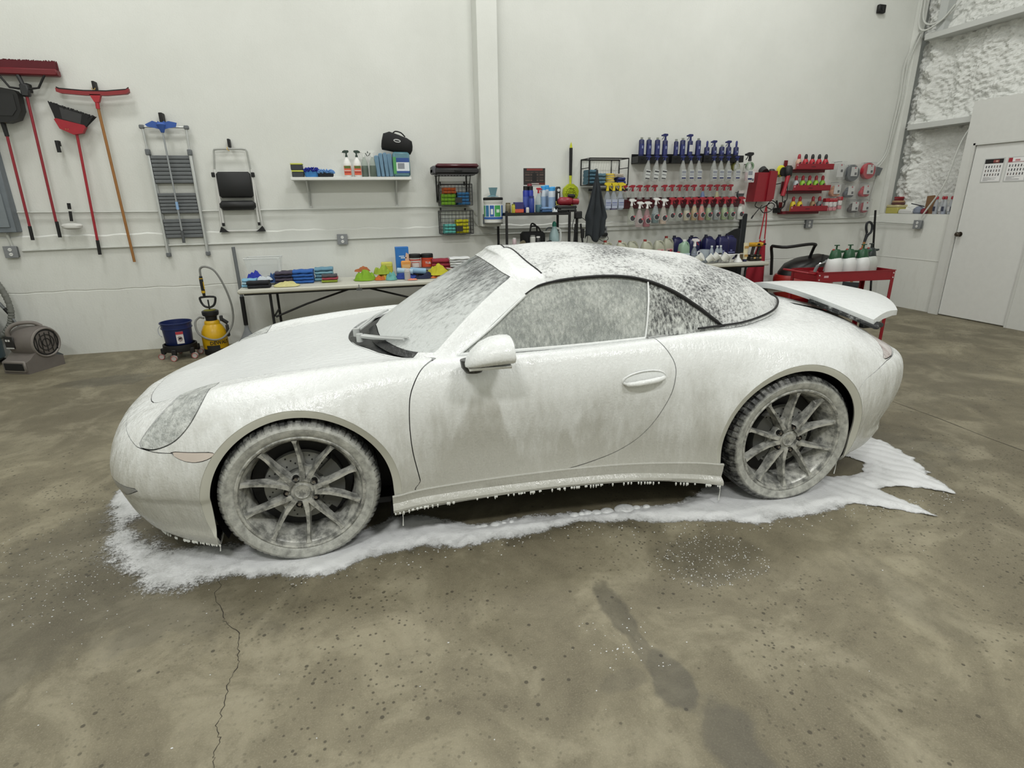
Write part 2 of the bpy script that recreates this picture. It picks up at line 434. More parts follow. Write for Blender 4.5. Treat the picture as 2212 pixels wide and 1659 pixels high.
def speckled(name, base, foam, lo, hi, stretch=(60, 60, 60), rough=.5, coarse=3.0, amt=0.30, grad=None):
    """a dark surface seen through broken foam: foam where the noise is high"""
    t = NT(name); n = t.noise(1.0, 4, .68, t.obj(stretch)); c = t.noise(coarse, 3, .55); f = t.noise(260, 2, .7)
    k = t.math('ADD', t.math('ADD', t.math('MULTIPLY', n, .62), t.math('MULTIPLY', f, .12)), t.math('MULTIPLY', t.math('SUBTRACT', c, .5), amt*2))
    if grad:
        x = t.xyz(); k = t.math('ADD', k, t.rng(x[grad[0]], grad[1], grad[2], grad[3], grad[4]))
    m = t.rng(k, lo, hi, 0, 1, True)
    t.set(col=t.mix(m, S(base), S(foam)), rough=t.rng(m, 0, 1, rough, .45))
    t.bump(t.math('ADD', t.math('MULTIPLY', m, .6), t.math('MULTIPLY', n, 1.4)), .65, .007); return t.m
SOFT = speckled('black_fabric_under_foam', '17191b', 'dfe1df', .18, .45, (62, 62, 62), .8, 2.6, .26)
WSHIELD = speckled('windscreen_under_foam', '2e3133', 'c6cac8', .10, .46, (22, 60, 30), .12, 3.0, .20, (2, .93, 1.24, .13, -.13))
SIDEGL = speckled('side_glass_under_foam', '858a86', 'cdd0ca', .20, .62, (70, 70, 16), .12, 4.0, .22)
QGLASS = speckled('quarter_glass_under_foam', '2b2e2f', 'd4d7d2', .24, .50, (70, 70, 16), .12, 6.0, .14)
LIGHTGL = speckled('headlight_under_foam', '8d918f', 'd2d5d1', .15, .55, (34, 34, 34), .12, 8, .25)
COWLM = speckled('cowl_plastic_under_foam', '202223', 'c5c8c6', .46, .70, (20, 20, 20), .4, 9, .2)
BLACK = C('0a0a0b', .6); TRIM = C('16181a', .4)
def tyre_mat():
    t = NT('tyre_under_foam'); x = t.xyz()
    r = t.math('SQRT', t.math('ADD', t.math('MULTIPLY', x[0], x[0]), t.math('MULTIPLY', x[2], x[2])))
    n = t.noise(26, 4, .65); f = t.noise(200, 2, .6)
    k = t.math('ADD', t.math('ADD', n, t.math('MULTIPLY', f, .2)), t.rng(r, .322, .337, .10, -.36))
    m = t.rng(k, .18, .92, 0, 1)
    t.set(col=t.mix(m, S('1f2020'), S('c0c1ba')), rough=.5); t.bump(n, .25, .004); return t.m
TYRE = tyre_mat()
def rim_mat():
    t = NT('alloy_under_foam'); n = t.noise(22, 4, .6); f = t.noise(180, 2, .6)
    m = t.rng(t.math('ADD', n, t.math('MULTIPLY', f, .15)), .38, .75, 0, 1, True)
    t.set(col=t.mix(m, S('666764'), S('bebeb7')), rough=.35, metal=.15); t.bump(n, .3, .004); return t.m
RIM = rim_mat()
STEEL = M('brake_steel', '707270', .4, .6); LUG = M('lug_steel', '8a8580', .3, .8)

# ------------------------------------------------------------------ body panels
G, us, vs = eval_patch(ROWS, [4,5,8,14,26,28,34,34,28,26,26,18,10,8,6], [4,7,8,9,9,8,8,9,9,9,8])
def sdbig2(pts):
    f_ = sdpoly(pts, (0, 1), True, 1); return lambda a: f_(a)
def arch_push(G):
    for (ax, az, R), amp in ((FA, .016), (RA, .018)):
        r = np.hypot(G[..., 0]-ax, G[..., 2]-az)
        k = np.where(r < R+.036, -1, -np.clip(1-(r-R-.036)/.13, 0, 1)**2)
        side = np.clip((.40-G[..., 1])/.12, 0, 1)
        G[..., 1] += amp*k*side*np.where(G[..., 2] > .0, 1, 0)
    return G
G = arch_push(G)
_k = (G[..., 0] < -.2)*np.clip((.47-G[..., 1])/.12, 0, 1)*np.clip((-.28-G[..., 0])/.1, 0, 1)
G[..., 1] += _k*(.010*np.clip((.375-G[..., 2])/.02, 0, 1)*np.clip((G[..., 2]-.19)/.03, 0, 1)-.006*np.clip((.20-G[..., 2])/.02, 0, 1))
_q = np.clip((G[..., 0]-2.95)/.1, 0, 1)*np.clip((.60-np.minimum(G[..., 1], 9))/.2, 0, 1)
G[..., 1] -= _q*(.012*np.clip((.305-G[..., 2])/.015, 0, 1)*np.clip((G[..., 2]-.16)/.02, 0, 1)); G[..., 0] += _q*(.012*np.clip((.305-G[..., 2])/.015, 0, 1)-.010*np.clip((G[..., 2]-.70)/.012, 0, 1)*np.clip((.86-G[..., 2])/.03, 0, 1))
BODY = Poly.grid(G, us, vs)
def both(a): return np.where(a[:, 1] > YC, 2*YC-a[:, 1], a[:, 1])
BANDS = []
for ax, az, R in (FA, RA):
    def fn(a, ax=ax, az=az, R=R):
        d = np.hypot(a[:, 0]-ax, a[:, 2]-az)-R
        d = np.where(a[:, 2] < az, np.minimum(d, np.abs(a[:, 0]-ax)-R-(az-a[:, 2])*.03), d)
        return np.where(both(a) < .45, d, 1.0)
    ins, BODY = BODY.split(fn)
    band, BODY = BODY.split(lambda a: np.where(a[:, 1] < .45, np.where(a[:, 2] > .10, np.hypot(a[:, 0]-ax, a[:, 2]-az)-R-.036, 1), 1.0))
    _m, band = band.split(lambda a: np.hypot(a[:, 0]-ax, a[:, 2]-az)-R-.020)
    for b_ in (_m, band):
        r = np.hypot(b_.a[:, 0]-ax, b_.a[:, 2]-az); t_ = np.clip((R+.036-r)/.036, 0, 1); b_.a[:, 1] += .002+.020*t_
        ux, uz = (b_.a[:, 0]-ax)/r, (b_.a[:, 2]-az)/r; b_.a[:, 3] -= ux*.45; b_.a[:, 5] -= uz*.45
        b_.a[:, 3:6] /= np.linalg.norm(b_.a[:, 3:6], axis=1, keepdims=True)
    vv_ = np.concatenate([_m.a, band.a]); ff_ = _m.f+[[i+len(_m.a) for i in f] for f in band.f]
    BANDS.append(Poly(vv_, ff_))
# the inner dark shell keeps light from shining out of the seams
BODY.build('inner_shell', BLACK, CAR, flange=0, off=-.022)
# hood
HOODP = [(-.785,.90),(-.765,.66),(-.70,.47),(-.60,.385),(-.50,.375),(-.40,.375),(-.15,.34),(.15,.275),(.42,.225),(.56,.205),(.50,.235),(.38,.37),(.27,.56),(.215,.74),(.20,.90)]
HOODP = HOODP + [(x, 2*YC-y) for x, y in HOODP[::-1][1:-1]]
hf = sdpoly(HOODP, (0, 1), True, 6)
hood_fn = lambda a: np.where((a[:, 2] > .62), hf(a), 1.0)
HOOD, BODY = cutout(BODY, hood_fn)
HOOD.build('hood', FOAMTOP, CAR)
COWP = [(.545,.225),(.49,.26),(.375,.39),(.265,.58),(.21,.75),(.195,.90)]
COWP = COWP+[(x, 2*YC-y) for x, y in COWP[::-1][1:]]+[(1.9, 2*YC-.30), (1.9, .30)]
cwf = sdbig2(COWP)
_c, BODY = BODY.split(lambda a: np.where(a[:, 2] > .62, cwf(a), 1.0))
# headlight and the round corner lens, left and right
HL = [(-.352,.825),(-.365,.77),(-.415,.69),(-.485,.625),(-.575,.588),(-.645,.585),(-.652,.602),(-.605,.665),(-.535,.738),(-.455,.793),(-.39,.824)]
hlf = sdpoly(HL, (0, 2), True, 5)
def hl_fn(a): return np.where(both(a) < .52, hlf(a), 1.0)
LAMP, BODY = cutout(BODY, hl_fn, .0025)
for sgn, nm in ((0, 'headlight'), (1, 'headlight')):
    a_, b_ = LAMP.split(lambda a: a[:, 1]-YC)
    (a_ if sgn == 0 else b_).build('headlight', LIGHTGL, CAR, flange=.02)
# door, left
DOOR = [(.68,.905),(.605,.885),(.555,.85),(.515,.78),(.50,.71),(.495,.60),(.50,.49),(.515,.39),(.525,.33),(.53,.275),(1.0,.285),(1.25,.30),(1.42,.335),(1.53,.375),(1.62,.435),(1.69,.52),(1.75,.64),(1.775,.74),(1.775,.81),(1.74,.88),(1.69,.94),(1.66,.99),(1.2,.99),(.75,.95)]
door_fn = left_only(sdpoly(DOOR, (0, 2), True, 4))
DR, BODY = cutout(BODY, door_fn)
# the door ends at the belt, where the window begins
door_obj = DR.split(lambda a: a[:, 1]-.30)[0].build('door', FOAM, CAR)
# marker lamp ahead of the front wheel
MK = [(-.50,.585),(-.42,.588),(-.315,.592),(-.335,.567),(-.40,.548),(-.46,.556)]
mk_fn = left_only(sdpoly(MK, (0, 2), True, 4))
MKP, BODY = cutout(BODY, mk_fn, .0015); MKP.build('marker_lamp', M('marker_lens', 'cdc2b8', .2), CAR)
# lower corner lamp in the front bumper
DL = [(-.93,.405),(-.87,.405),(-.79,.412),(-.72,.415),(-.66,.418),(-.71,.388),(-.79,.345),(-.87,.305),(-.93,.29)]
dl_fn = left_only(sdpoly(DL, (0, 2), True, 3))
DLP, BODY = cutout(BODY, dl_fn, .0015); DLP.build('corner_lamp', M('corner_lens', '8c8d8b', .2), CAR)
# tail lamp, both sides
TLP = [(3.05,.728),(3.11,.758),(3.175,.795),(3.235,.838),(3.30,.84),(3.60,.80),(3.60,.745),(3.30,.735),(3.20,.722),(3.10,.722)]
tlf = sdpoly(TLP, (0, 2), True, 3)
TL_, BODY = cutout(BODY, lambda a: np.where(both(a) < .62, tlf(a), 1.0), .002)
tlm = speckled('tail_lamp_under_foam', '9c8684', 'cfcac7', .12, .5, (26, 26, 26), .15, 9, .25)
a_, b_ = TL_.split(lambda a: a[:, 1]-YC); a_.build('tail_lamp', tlm, CAR); b_.build('tail_lamp', tlm, CAR)
# bumpers
FBP = [(-1.2,.66),(-.87,.638),(-.76,.612),(-.668,.583),(-.56,.578),(-.47,.582),(-.40,.588),(-.33,.594),(-.30,.50),(-.10,.30),(-.10,-.1),(-1.2,-.1)]
fbf = sdpoly(FBP, (0, 2), True, 1)
FB, BODY = cutout(BODY, fbf, .0015)
FB.build('front_bumper', FOAM, CAR)
RBP = [(4.0,.745),(3.3,.728),(3.20,.718),(3.08,.715),(3.0,.70),(2.86,.655),(2.70,.56),(2.6,.30),(2.6,-.1),(4.0,-.1)]
RB, BODY = cutout(BODY, sdpoly(RBP, (0, 2), True, 1), .0015)
RB.build('rear_bumper', FOAM, CAR)
BODY.build('body', FOAM, CAR)
for b_ in BANDS: b_.build('wheel_arch_lip', LIPM, CAR, flange=.010)

# ------------------------------------------------------------------ greenhouse: windscreen, pillars, side glass, soft top
g0 = [(.31,.9,.885),(.365,.54,.872),(.51,.29,.865),(.68,.185,.88),(1.1,.165,.885),(1.6,.16,.91),(2.05,.175,.932),(2.30,.245,.935),(2.56,.39,.96),(2.73,.62,.985),(2.785,.9,.99)]
g4 = [(1.00,.9,1.285),(1.015,.60,1.272),(1.045,.43,1.245),(1.095,.365,1.222),(1.28,.335,1.24),(1.55,.33,1.245),(1.82,.345,1.21),(2.05,.40,1.18),(2.20,.52,1.185),(2.30,.68,1.195),(2.33,.9,1.20)]
g7 = [(1.05,.9,1.303),(1.10,.9,1.313),(1.17,.9,1.324),(1.25,.9,1.332),(1.38,.9,1.337),(1.55,.9,1.333),(1.72,.9,1.318),(1.87,.9,1.298),(2.0,.9,1.276),(2.10,.9,1.256),(2.16,.9,1.243)]
bl = [(-.6,0,.6)]*3+[(-.3,-.7,.4)]+[(0,-1,.25)]*3+[(.3,-.7,.6),(.5,-.5,.7),(.6,-.2,.8),(.6,0,.8)]
ba = [.022,.022,.022,.018,.020,.020,.022,.028,.032,.032,.032]
def grow(t): return [tuple(np.array(a)*(1-t)+np.array(b)*t+np.array(d)*q*math.sin(PI*t)) for a, b, d, q in zip(g0, g4, bl, ba)]
def rrow(t): return [tuple(np.array(a)*(1-t)+np.array(b)*t+np.array((0, 0, 1))*.028*math.sin(PI*t)**.8) for a, b in zip(g4, g7)]
GR = [g0, grow(.28), grow(.55), grow(.8), g4, rrow(.28), rrow(.62), g7]
Gg, ug, vg = eval_patch(GR, [10,12,12,14,18,18,14,12,10,8], [9,9,9,7,7,8,8])
GH = Poly.grid(Gg, ug, vg)
VM = 7.0
vf = lambda a: np.minimum(a[:, 7], 2*VM-a[:, 7])
SW = [(.745,.895),(.80,.925),(.90,1.005),(1.0,1.08),(1.09,1.143),(1.16,1.178),(1.27,1.20),(1.46,1.212),(1.62,1.203),(1.75,1.172),(1.87,1.118),(1.98,1.045),(2.06,.985),(2.125,.938),(1.95,.928),(1.68,.918),(1.3,.903),(1.0,.897)]
swf = sdpoly(SW, (0, 2), True, 3)
GLS, GH = cutout(GH, lambda a: np.where(both(a) < .48, swf(a), 1.0), .001)
for fnc in (lambda a: a[:, 1]-YC, lambda a: YC-a[:, 1]):
    one = GLS.split(fnc)[0]
    div = lambda a: (a[:, 0]-(1.675+(a[:, 2]-.93)*.22))
    f_, q_ = one.split(div)
    f_.build('side_window', SIDEGL, CAR, flange=.006, off=-.006); q_.build('quarter_window', QGLASS, CAR, flange=.006, off=-.006)
def ws(a):
    u = a[:, 6]; v = vf(a)
    d1 = (u-2.66+.05*v)*.16; d2 = (.22-v)*.12; d3 = (v-3.72)*.12
    return np.maximum.reduce([d1, d2, d3, ])
WSP, GH = cutout(GH, ws, .001)
WSP.build('windscreen', WSHIELD, CAR, flange=.006, off=-.004)
seam = lambda a: (1.115+.075*(np.abs(YC-a[:, 1])/.56)**2)-a[:, 0]
TOPP, FR = GH.split(lambda a: seam(a)+.002)
_, FR = FR.split(lambda a: seam(a)-.002) if False else (None, FR)
TOPP.build('soft_top', SOFT, CAR, flange=.02)
FRB, FR = FR.split(lambda a: np.where(a[:, 6] < 2.2, vf(a)-.21, 1.0))
FRB.build('windscreen_base_seal', COWLM, CAR, flange=.01)
FR.build('windscreen_frame', FOAM, CAR, flange=.012)
# black rubber seals and trim
def edge_tube(fnpts, r, name, mat, n=6, sub=4): return MB().tube(fnpts, r, n, False, sub).obj(name, mat, CAR)
from mathutils.bvhtree import BVHTree
def bvh(Gd):
    V, U, _ = Gd.shape; vv = [Vector(p) for p in Gd.reshape(-1, 3)]
    return BVHTree.FromPolygons(vv, [(j*U+i, j*U+i+1, (j+1)*U+i+1, (j+1)*U+i) for j in range(V-1) for i in range(U-1)])
BT = bvh(G); GT = bvh(Gg)
def on_side(tree, x, z, off=.0, y0=-.6):
    h = tree.ray_cast(Vector((x, y0, z)), Vector((0, 1, 0)), 1.6)
    return (Vector((x, h[0].y-off, z)) if h[0] is not None else Vector((x, .2, z)))
def on_top(tree, x, y, off=.0):
    h = tree.ray_cast(Vector((x, y, 2)), Vector((0, 0, -1)), 2)
    return Vector((x, y, (h[0].z if h[0] is not None else .9)+off))
top_arc = [on_side(GT, x, z, .004) for x, z in SW[4:14]]
edge_tube(top_arc, [.003,.006,.008,.008,.008,.009,.010,.010,.009,.006], 'window_seal', BLACK)
edge_tube([on_side(GT, x, z, .006) for x, z in [(.62,.84),(.745,.895),(.90,1.0),(1.0,1.075),(1.09,1.14)]][1:], .007, 'pillar_rail', FOAM)
edge_tube([on_side(GT, x, z, .004) for x, z in [(.74,.893),(1.0,.897),(1.3,.903),(1.67,.917)]], .009, 'belt_trim', FOAM)
edge_tube([on_side(GT, x, z, .006) for x, z in [(1.685,.917),(1.95,.928),(2.125,.938)]], .007, 'belt_trim', M('dull_chrome_foam', 'aeb0ae', .35, .3))
edge_tube([on_side(GT, 1.675+(z-.93)*.22, z, .003) for z in (.92, 1.0, 1.1, 1.195)], .005, 'window_divider', FOAM)
# seam where the soft top meets the deck
st = [Vector(p)+Vector((.004, -.006, .010)) for p in Gg[1][int(12*0)+10+12+12+14+18+18-4:]]
MB().tube(st + [Vector((p.x, 2*YC-p.y, p.z)) for p in st[::-1][1:]], .006, 6).obj('soft_top_seal', BLACK, CAR)
sp = []
for y in np.linspace(.345, 2*YC-.345, 25):
    x = 1.115+.075*(abs(YC-y)/.56)**2; sp.append(on_top(GT, x, min(y, 2*YC-y), .001)); sp[-1].y = y
MB().tube(sp, .004, 6).obj('header_seal', BLACK, CAR)
# cowl: black tray under the foot of the windscreen, and the wipers
cw = []; ci = []
for k in range(25):
    s = k/24; y = .30+s*(2*YC-.60); d = abs(YC-y)/.6
    xf = .20+.30*d**2.2; zf = .862-.012*d**2
    xb = .36+.22*d**2.2
    cw += [(xf-.03, y, zf-.012), (xf+.02, y, zf-.004), (xb, y, zf+.012), (xb+.05, y, zf+.045)]
    if k: ci += [(4*k-4+q, 4*k-3+q, 4*k+1+q, 4*k+q) for q in range(3)]
MB().add(cw, ci).obj('cowl', COWLM, CAR)
for arm in ([(.25,.78), (.30,.95), (.335,1.12), (.40,1.30)], [(.275,.64), (.37,.56), (.43,.47), (.50,.38)]):
    m = MB(); P_ = [Vector((x, y, .905 if k == 0 else on_top(GT, x+.02, y, .012).z)) for k, (x, y) in enumerate(arm)]
    m.tube(P_, [.012,.010,.008,.007], 6, sub=4); m.tube([p+Vector((.022, .01, .004)) for p in P_], .006, 5, sub=4)
    m.cyl(P_[0]-Vector((0, 0, .03)), P_[0]+Vector((0, 0, .012)), .018, n=12)
    m.obj('wiper', M('wiper_foam', 'b9bcba', .4), CAR)
# side skirt: follows the sill, with a fine crease on top and a rolled lower edge
sk = []; si = []
xs = np.linspace(.392, 2.066, 48)
def sill(x): return .298-.030*((x-1.15)/.9)**2, .212-.030*((x-1.0)/.9)**2-.020*max(0, (x-1.6)/.5)
for k, x in enumerate(xs):
    top, bot = sill(x); fl = .008+.014*max(0, (x-1.2)/.88); g_ = []
    for z, o_ in ((top+.005, -.001), (top, .007), (top-.012, .0035), (top-.04, .003), (bot+.042, .002), (bot+.026, .008+fl), (bot+.014, .013+fl), (bot+.001, .010+fl), (bot-.004, -.05)):
        y = on_side(BT, x, max(z, .185)).y; g_.append((x, y-o_, z))
    sk += g_
    if k: si += [(9*k-9+q, 9*k-8+q, 9*k+1+q, 9*k+q) for q in range(8)]
MB().add(sk, si).obj('side_skirt', FOAM, CAR, smooth=35)
# foam dripping from the skirt and the bumper
dr = MB()
for k in range(90):
    x = rnd.uniform(.40, 2.07); y = on_side(BT, x, .24).y-.025; bz = sill(x)[1]
    l = rnd.choice((.006, .009, .012, .016)); dr.lathe([(.0, -l), (.0035, -l*.6), (.005, 0), (0, .006)], (x, y, bz), 6)
for k in range(48):
    r_b = rnd.uniform(.4, 1.3); x = rnd.uniform(-.70, -.37); y = on_side(BT, x, .15).y; dr.lathe([(.0, -.010*r_b), (.0025, -.005), (.004, .0), (0, .008)], (x, y+.010, .130), 6)
for x, y, z, l in ((.43, .03, .20, .09), (2.075, .0, .155, .11), (-.385, .05, .125, .04), (2.80, .03, .19, .09)):
    dr.tube([(x, y, z+.01), (x+.002, y, z-l*.5), (x-.001, y, z-l)], [.003, .0018, .003], 5)
tag(dr.obj('foam_drips', M('foam_drip', 'dfe1dc', .3), CAR), None, None, None, 'stuff')
# door handle in its oval dish
hd = MB(); hv = []
ct = on_side(BT, 1.615, .755); yb = ct.y
hr = [(1.0, .004), (.93, -.004), (.80, .004), (.60, .012)]
n = 28; T_ = Matrix.Translation((1.615, yb, .752)) @ Matrix.Rotation(math.radians(-5), 4, 'Y')
vsn = []
for rr, dy in hr:
    for i in range(n):
        t = 2*PI*i/n; vsn.append(T_ @ Vector((rr*.118*math.cos(t), dy, rr*.042*math.sin(t))))
hd.add(vsn, [(j*n+i, j*n+(i+1) % n, (j+1)*n+(i+1) % n, (j+1)*n+i) for j in range(3) for i in range(n)]+[tuple(range(3*n, 4*n))])
hd.tube([T_ @ Vector(p) for p in ((-.105,-.004,-.004), (-.09,-.020,-.008), (-.04,-.032,-.008), (.04,-.034,-.006), (.085,-.024,-.004), (.10,-.004,-.002))], [.007,.012,.014,.014,.012,.007], 10, sub=3)
hd.obj('door_handle', FOAM, door_obj)
# mirror
mm = MB(); T_ = Matrix.Translation((.862, -.055, .945)) @ Matrix.Rotation(math.radians(-4), 4, 'Y')
rings = []
for k, (x, ry, rz, dz) in enumerate([(-.118,.012,.010,-.032), (-.110,.040,.022,-.026), (-.085,.075,.040,-.014), (-.045,.095,.060,-.002), (.0,.104,.070,.004), (.045,.105,.074,.004), (.080,.102,.072,.002), (.088,.098,.068,.002)]):
    r_ = []
    for i in range(20):
        t = 2*PI*i/20; cy_, sz_ = math.cos(t), math.sin(t)
        zz = rz*sz_*(1.0 if sz_ > 0 else .62); r_.append(T_ @ Vector((x, ry*math.copysign(abs(cy_)**.85, cy_), zz+dz)))
    rings.append(r_)
vv = [p for r_ in rings for p in r_]
mm.add(vv, [(j*20+i, j*20+(i+1) % 20, (j+1)*20+(i+1) % 20, (j+1)*20+i) for j in range(7) for i in range(20)]+[tuple(range(20))])
mir = mm.obj('wing_mirror', FOAM, CAR, smooth=60)
MB().add([p*.985+Vector((.862,-.055,.945))*.015 for p in rings[-1]], [tuple(range(20))]).obj('mirror_glass', BLACK, mir)
MB().add([T_ @ Vector(v) for v in ((-.105,-.03,-.052), (.07,-.07,-.052), (.07,.07,-.052), (-.105,.04,-.052), (-.105,-.03,-.040), (.07,-.085,-.038), (.07,.085,-.038), (-.105,.05,-.040))], [(0,1,2,3), (4,7,6,5), (0,4,5,1), (1,5,6,2), (2,6,7,3), (3,7,4,0)]).obj('mirror_skirt', FOAM, mir)
MB().lathe([(0, -.065), (.030, -.060), (.045, -.035), (.050, 0)], (.79, .0, .915), 14, 1.2, .8).tube([(.79, .0, .90), (.80, .06, .86), (.80, .12, .86)], .022, 8).obj('mirror_foot', speckled('mirror_foot_under_foam', '3a3a38', 'b5b6b2', .42, .62, (30, 30, 30), .3, 9, .2), mir)
# small triangular quarter panel at the mirror foot
# wheel arch liners
for (ax, az, R) in (FA, RA):
    for side in (0, 1):
        vs_ = []; n = 36
        for yy in ((.055, .34) if side == 0 else (2*YC-.055, 2*YC-.34)):
            for i in range(n+1):
                t = math.radians(-27)+math.radians(234)*i/n; vs_.append((ax+(R+.018)*math.cos(t), yy, az+(R+.018)*math.sin(t)))
        fs = [(i, i+1, n+2+i, n+1+i) for i in range(n)]
        fs.append(tuple(range(n+1, 2*n+2)))
        MB().add(vs_, fs).obj('wheel_arch_liner', BLACK, CAR)
MB().box(-.60, 3.1, .22, 2*YC-.22, .14, .17).obj('underbody', BLACK, CAR)
# ------------------------------------------------------------------ rear spoiler, raised
def spoiler():
    N = 33; vs_ = []; fs = []
    lead = lambda s: (2.92+.24*abs(s)**2.4, YC+s*.58, 1.03-.135*abs(s)**2.2)
    trail = lambda s: (3.62-.18*abs(s)**2.0, YC+s*.46, .965-.05*abs(s)**2)
    for k in range(N):
        s = -1+2*k/(N-1); a = Vector(lead(s)); b = Vector(trail(s))
        for t in (0, .12, .3, .5, .7, .88, 1.0):
            p = a.lerp(b, t); p.z += .030*math.sin(PI*t)*(1-.4*abs(s)); vs_.append(p)
        for t in (1.0, .8, .4, .05):
            p = a.lerp(b, t); p.z += (.030*math.sin(PI*t)*(1-.4*abs(s)))-.030-.012*(1-t); vs_.append(p)
    m = 11
    for k in range(N-1):
        fs += [(k*m+q, k*m+(q+1) % m, (k+1)*m+(q+1) % m, (k+1)*m+q) for q in range(m)]
    fs += [tuple(range(m)), tuple(range((N-1)*m, N*m))[::-1]]
    sp_ = MB().add(vs_, fs).obj('rear_spoiler', FOAMTOP, CAR, smooth=35)
    # dark grille bed and folded struts below it
    MB().add([(2.86, .62, .955), (3.30, .42, .86), (3.38, .55, .845), (3.40, .9, .85), (3.38, 1.25, .845), (3.30, 1.38, .86), (2.86, 1.18, .955)] , [(0,1,2,3), (0,3,6), (3,4,5,6)]).obj('engine_grille', TRIM, CAR)
    gm = speckled('gasket_under_foam', '1a1c1d', 'b9bcba', .40, .60, (30, 30, 30), .5, 8, .2)
    for s in (-1, 1):
        q = [Vector(lead(s*u_)) for u_ in (.45, .6, .75, .88, .97, 1.0)]
        q = [p+Vector((.03, 0, -.045)) for p in q]+[Vector((3.20, YC+s*.56, .865)), Vector((3.26, YC+s*.54, .85))]
        MB().tube(q, .016, 6, sub=3).obj('spoiler_gasket', gm, sp_)
        MB().box(3.16, 3.24, YC+s*.50-.02, YC+s*.50+.02, .83, .91, .006).obj('spoiler_strut', TRIM, sp_)
spoiler()
# ------------------------------------------------------------------ wheels
def wheel(cx, cz, R, rr, yface, rot0, steer, w=.24, side=-1):
    """parts are children of CAR; the outer face looks to -y for side -1"""
    root = bpy.data.objects.new('wheel', None); COL.objects.link(root); root.parent = CAR
    root.location = (cx, yface if side < 0 else 2*YC-yface, cz); root.rotation_euler = (0, 0, steer + (0 if side < 0 else PI))
    # tyre: profile (y, r), with transverse cuts in the shoulder blocks
    prof = [(.018, rr-.010), (.004, rr+.004), (-.004, rr+.018), (-.008, rr+.040), (-.002, R-.022), (.012, R-.010), (.020, R-.003), (.038, R), (.075, R+.001), (w*.5, R+.002), (w-.04, R), (w-.012, R-.010), (w, R-.03), (w, rr+.01), (w-.02, rr-.012)]
    n = 325; vs_ = []
    for q, (y, r) in enumerate(prof):
        for i in range(n):
            t = 2*PI*i/n; d = 0
            if q in (5, 6, 7, 8) and i % 5 == 0: d = -.008
            if q == 9 or q == 10: d = 0
            vs_.append(((r+d)*math.cos(t), y, (r+d)*math.sin(t)))
    fs = [(j*n+i, j*n+(i+1) % n, (j+1)*n+(i+1) % n, (j+1)*n+i) for j in range(len(prof)-1) for i in range(n)]
    MB().add(vs_, fs).obj('tyre', TYRE, root, smooth=28)
    # rim: outer lip and barrel
    lip = [(.020, rr-.016), (.004, rr-.010), (.0, rr-.002), (.003, rr+.004), (.012, rr+.002)]
    bar = [(.020, rr-.016), (.030, rr-.026), (.075, rr-.040), (.085, rr-.046), (.16, rr-.046), (w-.03, rr-.02)]
    n = 72
    for nm, pr in (('rim_lip', lip), ('rim_barrel', bar)):
        MB().add([(r*math.cos(2*PI*i/n), y, r*math.sin(2*PI*i/n)) for y, r in pr for i in range(n)], [(j*n+i, j*n+(i+1) % n, (j+1)*n+(i+1) % n, (j+1)*n+i) for j in range(len(pr)-1) for i in range(n)]).obj(nm, RIM, root, smooth=40)
    # ten spokes in five V pairs
    def spoke(base, sgn):
        a0 = base+sgn*math.radians(11); a1 = base+sgn*math.radians(18.5)
        st_ = []
        r1 = rr-.018
        for s, (r, hw, y0, dp) in enumerate([(.052, .022, .026, .050), (.085, .019, .028, .052), (.12, .0150, .028, .050), (.17, .0120, .024, .046), (.215, .0105, .018, .042), (r1-.012, .0125, .010, .045), (r1+.002, .021, .008, .055)]):
            f = (r-.052)/(r1-.052); a = a0+(a1-a0)*min(1, f*1.15)
            d = Vector((math.cos(a), 0, math.sin(a))); tn = Vector((-math.sin(a), 0, math.cos(a)))
            p = d*r
            # narrow ridge on the face, wider towards the back, one flank leaning into the V
            st_ += [p-tn*hw+Vector((0, y0+dp, 0)), p-tn*hw*.55+Vector((0, y0+.004, 0)), p+tn*hw*.55+Vector((0, y0+.004, 0)), p+tn*hw+Vector((0, y0+dp, 0)), p+tn*0+Vector((0, y0+dp+.004, 0))]
            st_[-4] += Vector((0, -.004, 0)); st_[-3] += Vector((0, -.004, 0))
        k = 7
        return st_, [(i*5+q, i*5+(q+1) % 5, (i+1)*5+(q+1) % 5, (i+1)*5+q) for i in range(k-1) for q in range(5)]+[(0,1,2,3,4), (30,34,33,32,31)]
    first = None
    for k in range(5):
        for sgn in (-1, 1):
            v_, f_ = spoke(rot0+k*2*PI/5, sgn); MB().add(v_, f_).obj('spoke', RIM, root, smooth=50)
        # web filling the V root
    wb = MB()
    for k in range(5):
        b = rot0+k*2*PI/5
        pts = [(.045, -.6), (.10, -.26), (.128, -.235), (.118, -.12), (.112, 0), (.118, .12), (.128, .235), (.10, .26), (.045, .6)]
        P_ = [(r*math.cos(b+a), r*math.sin(b+a)) for r, a in pts]
        wb.prism(P_, .050, .075)
    wb.lathe([(.0, .030), (.030, .030), (.034, .027), (.038, .034), (.060, .038), (.083, .050), (.083, .085)], (0, 0, 0), 40, axis='y')
    wb.obj('hub', RIM, root, smooth=40)
    for k in range(5):
        a = rot0+(k+.5)*2*PI/5; c = Vector((.066*math.cos(a), 0, .066*math.sin(a)))
        MB().cyl(c+Vector((0, .030, 0)), c+Vector((0, .046, 0)), .0155, .0145, 14, False).cyl(c+Vector((0, .041, 0)), c+Vector((0, .048, 0)), .0152, n=14).obj('lug_well', BLACK, root)
        MB().cyl(c+Vector((0, .026, 0)), c+Vector((0, .042, 0)), .0075, .009, 6).obj('lug_nut', LUG, root)
    MB().lathe([(.0, .098), (.09, .098), (.092, .092), (.165, .092), (.168, .115), (0, .115)], (0, 0, 0), 48, axis='y').obj('brake_disc', M('disc_foam', '8b8c88', .4, .2), root)
    dh = MB()
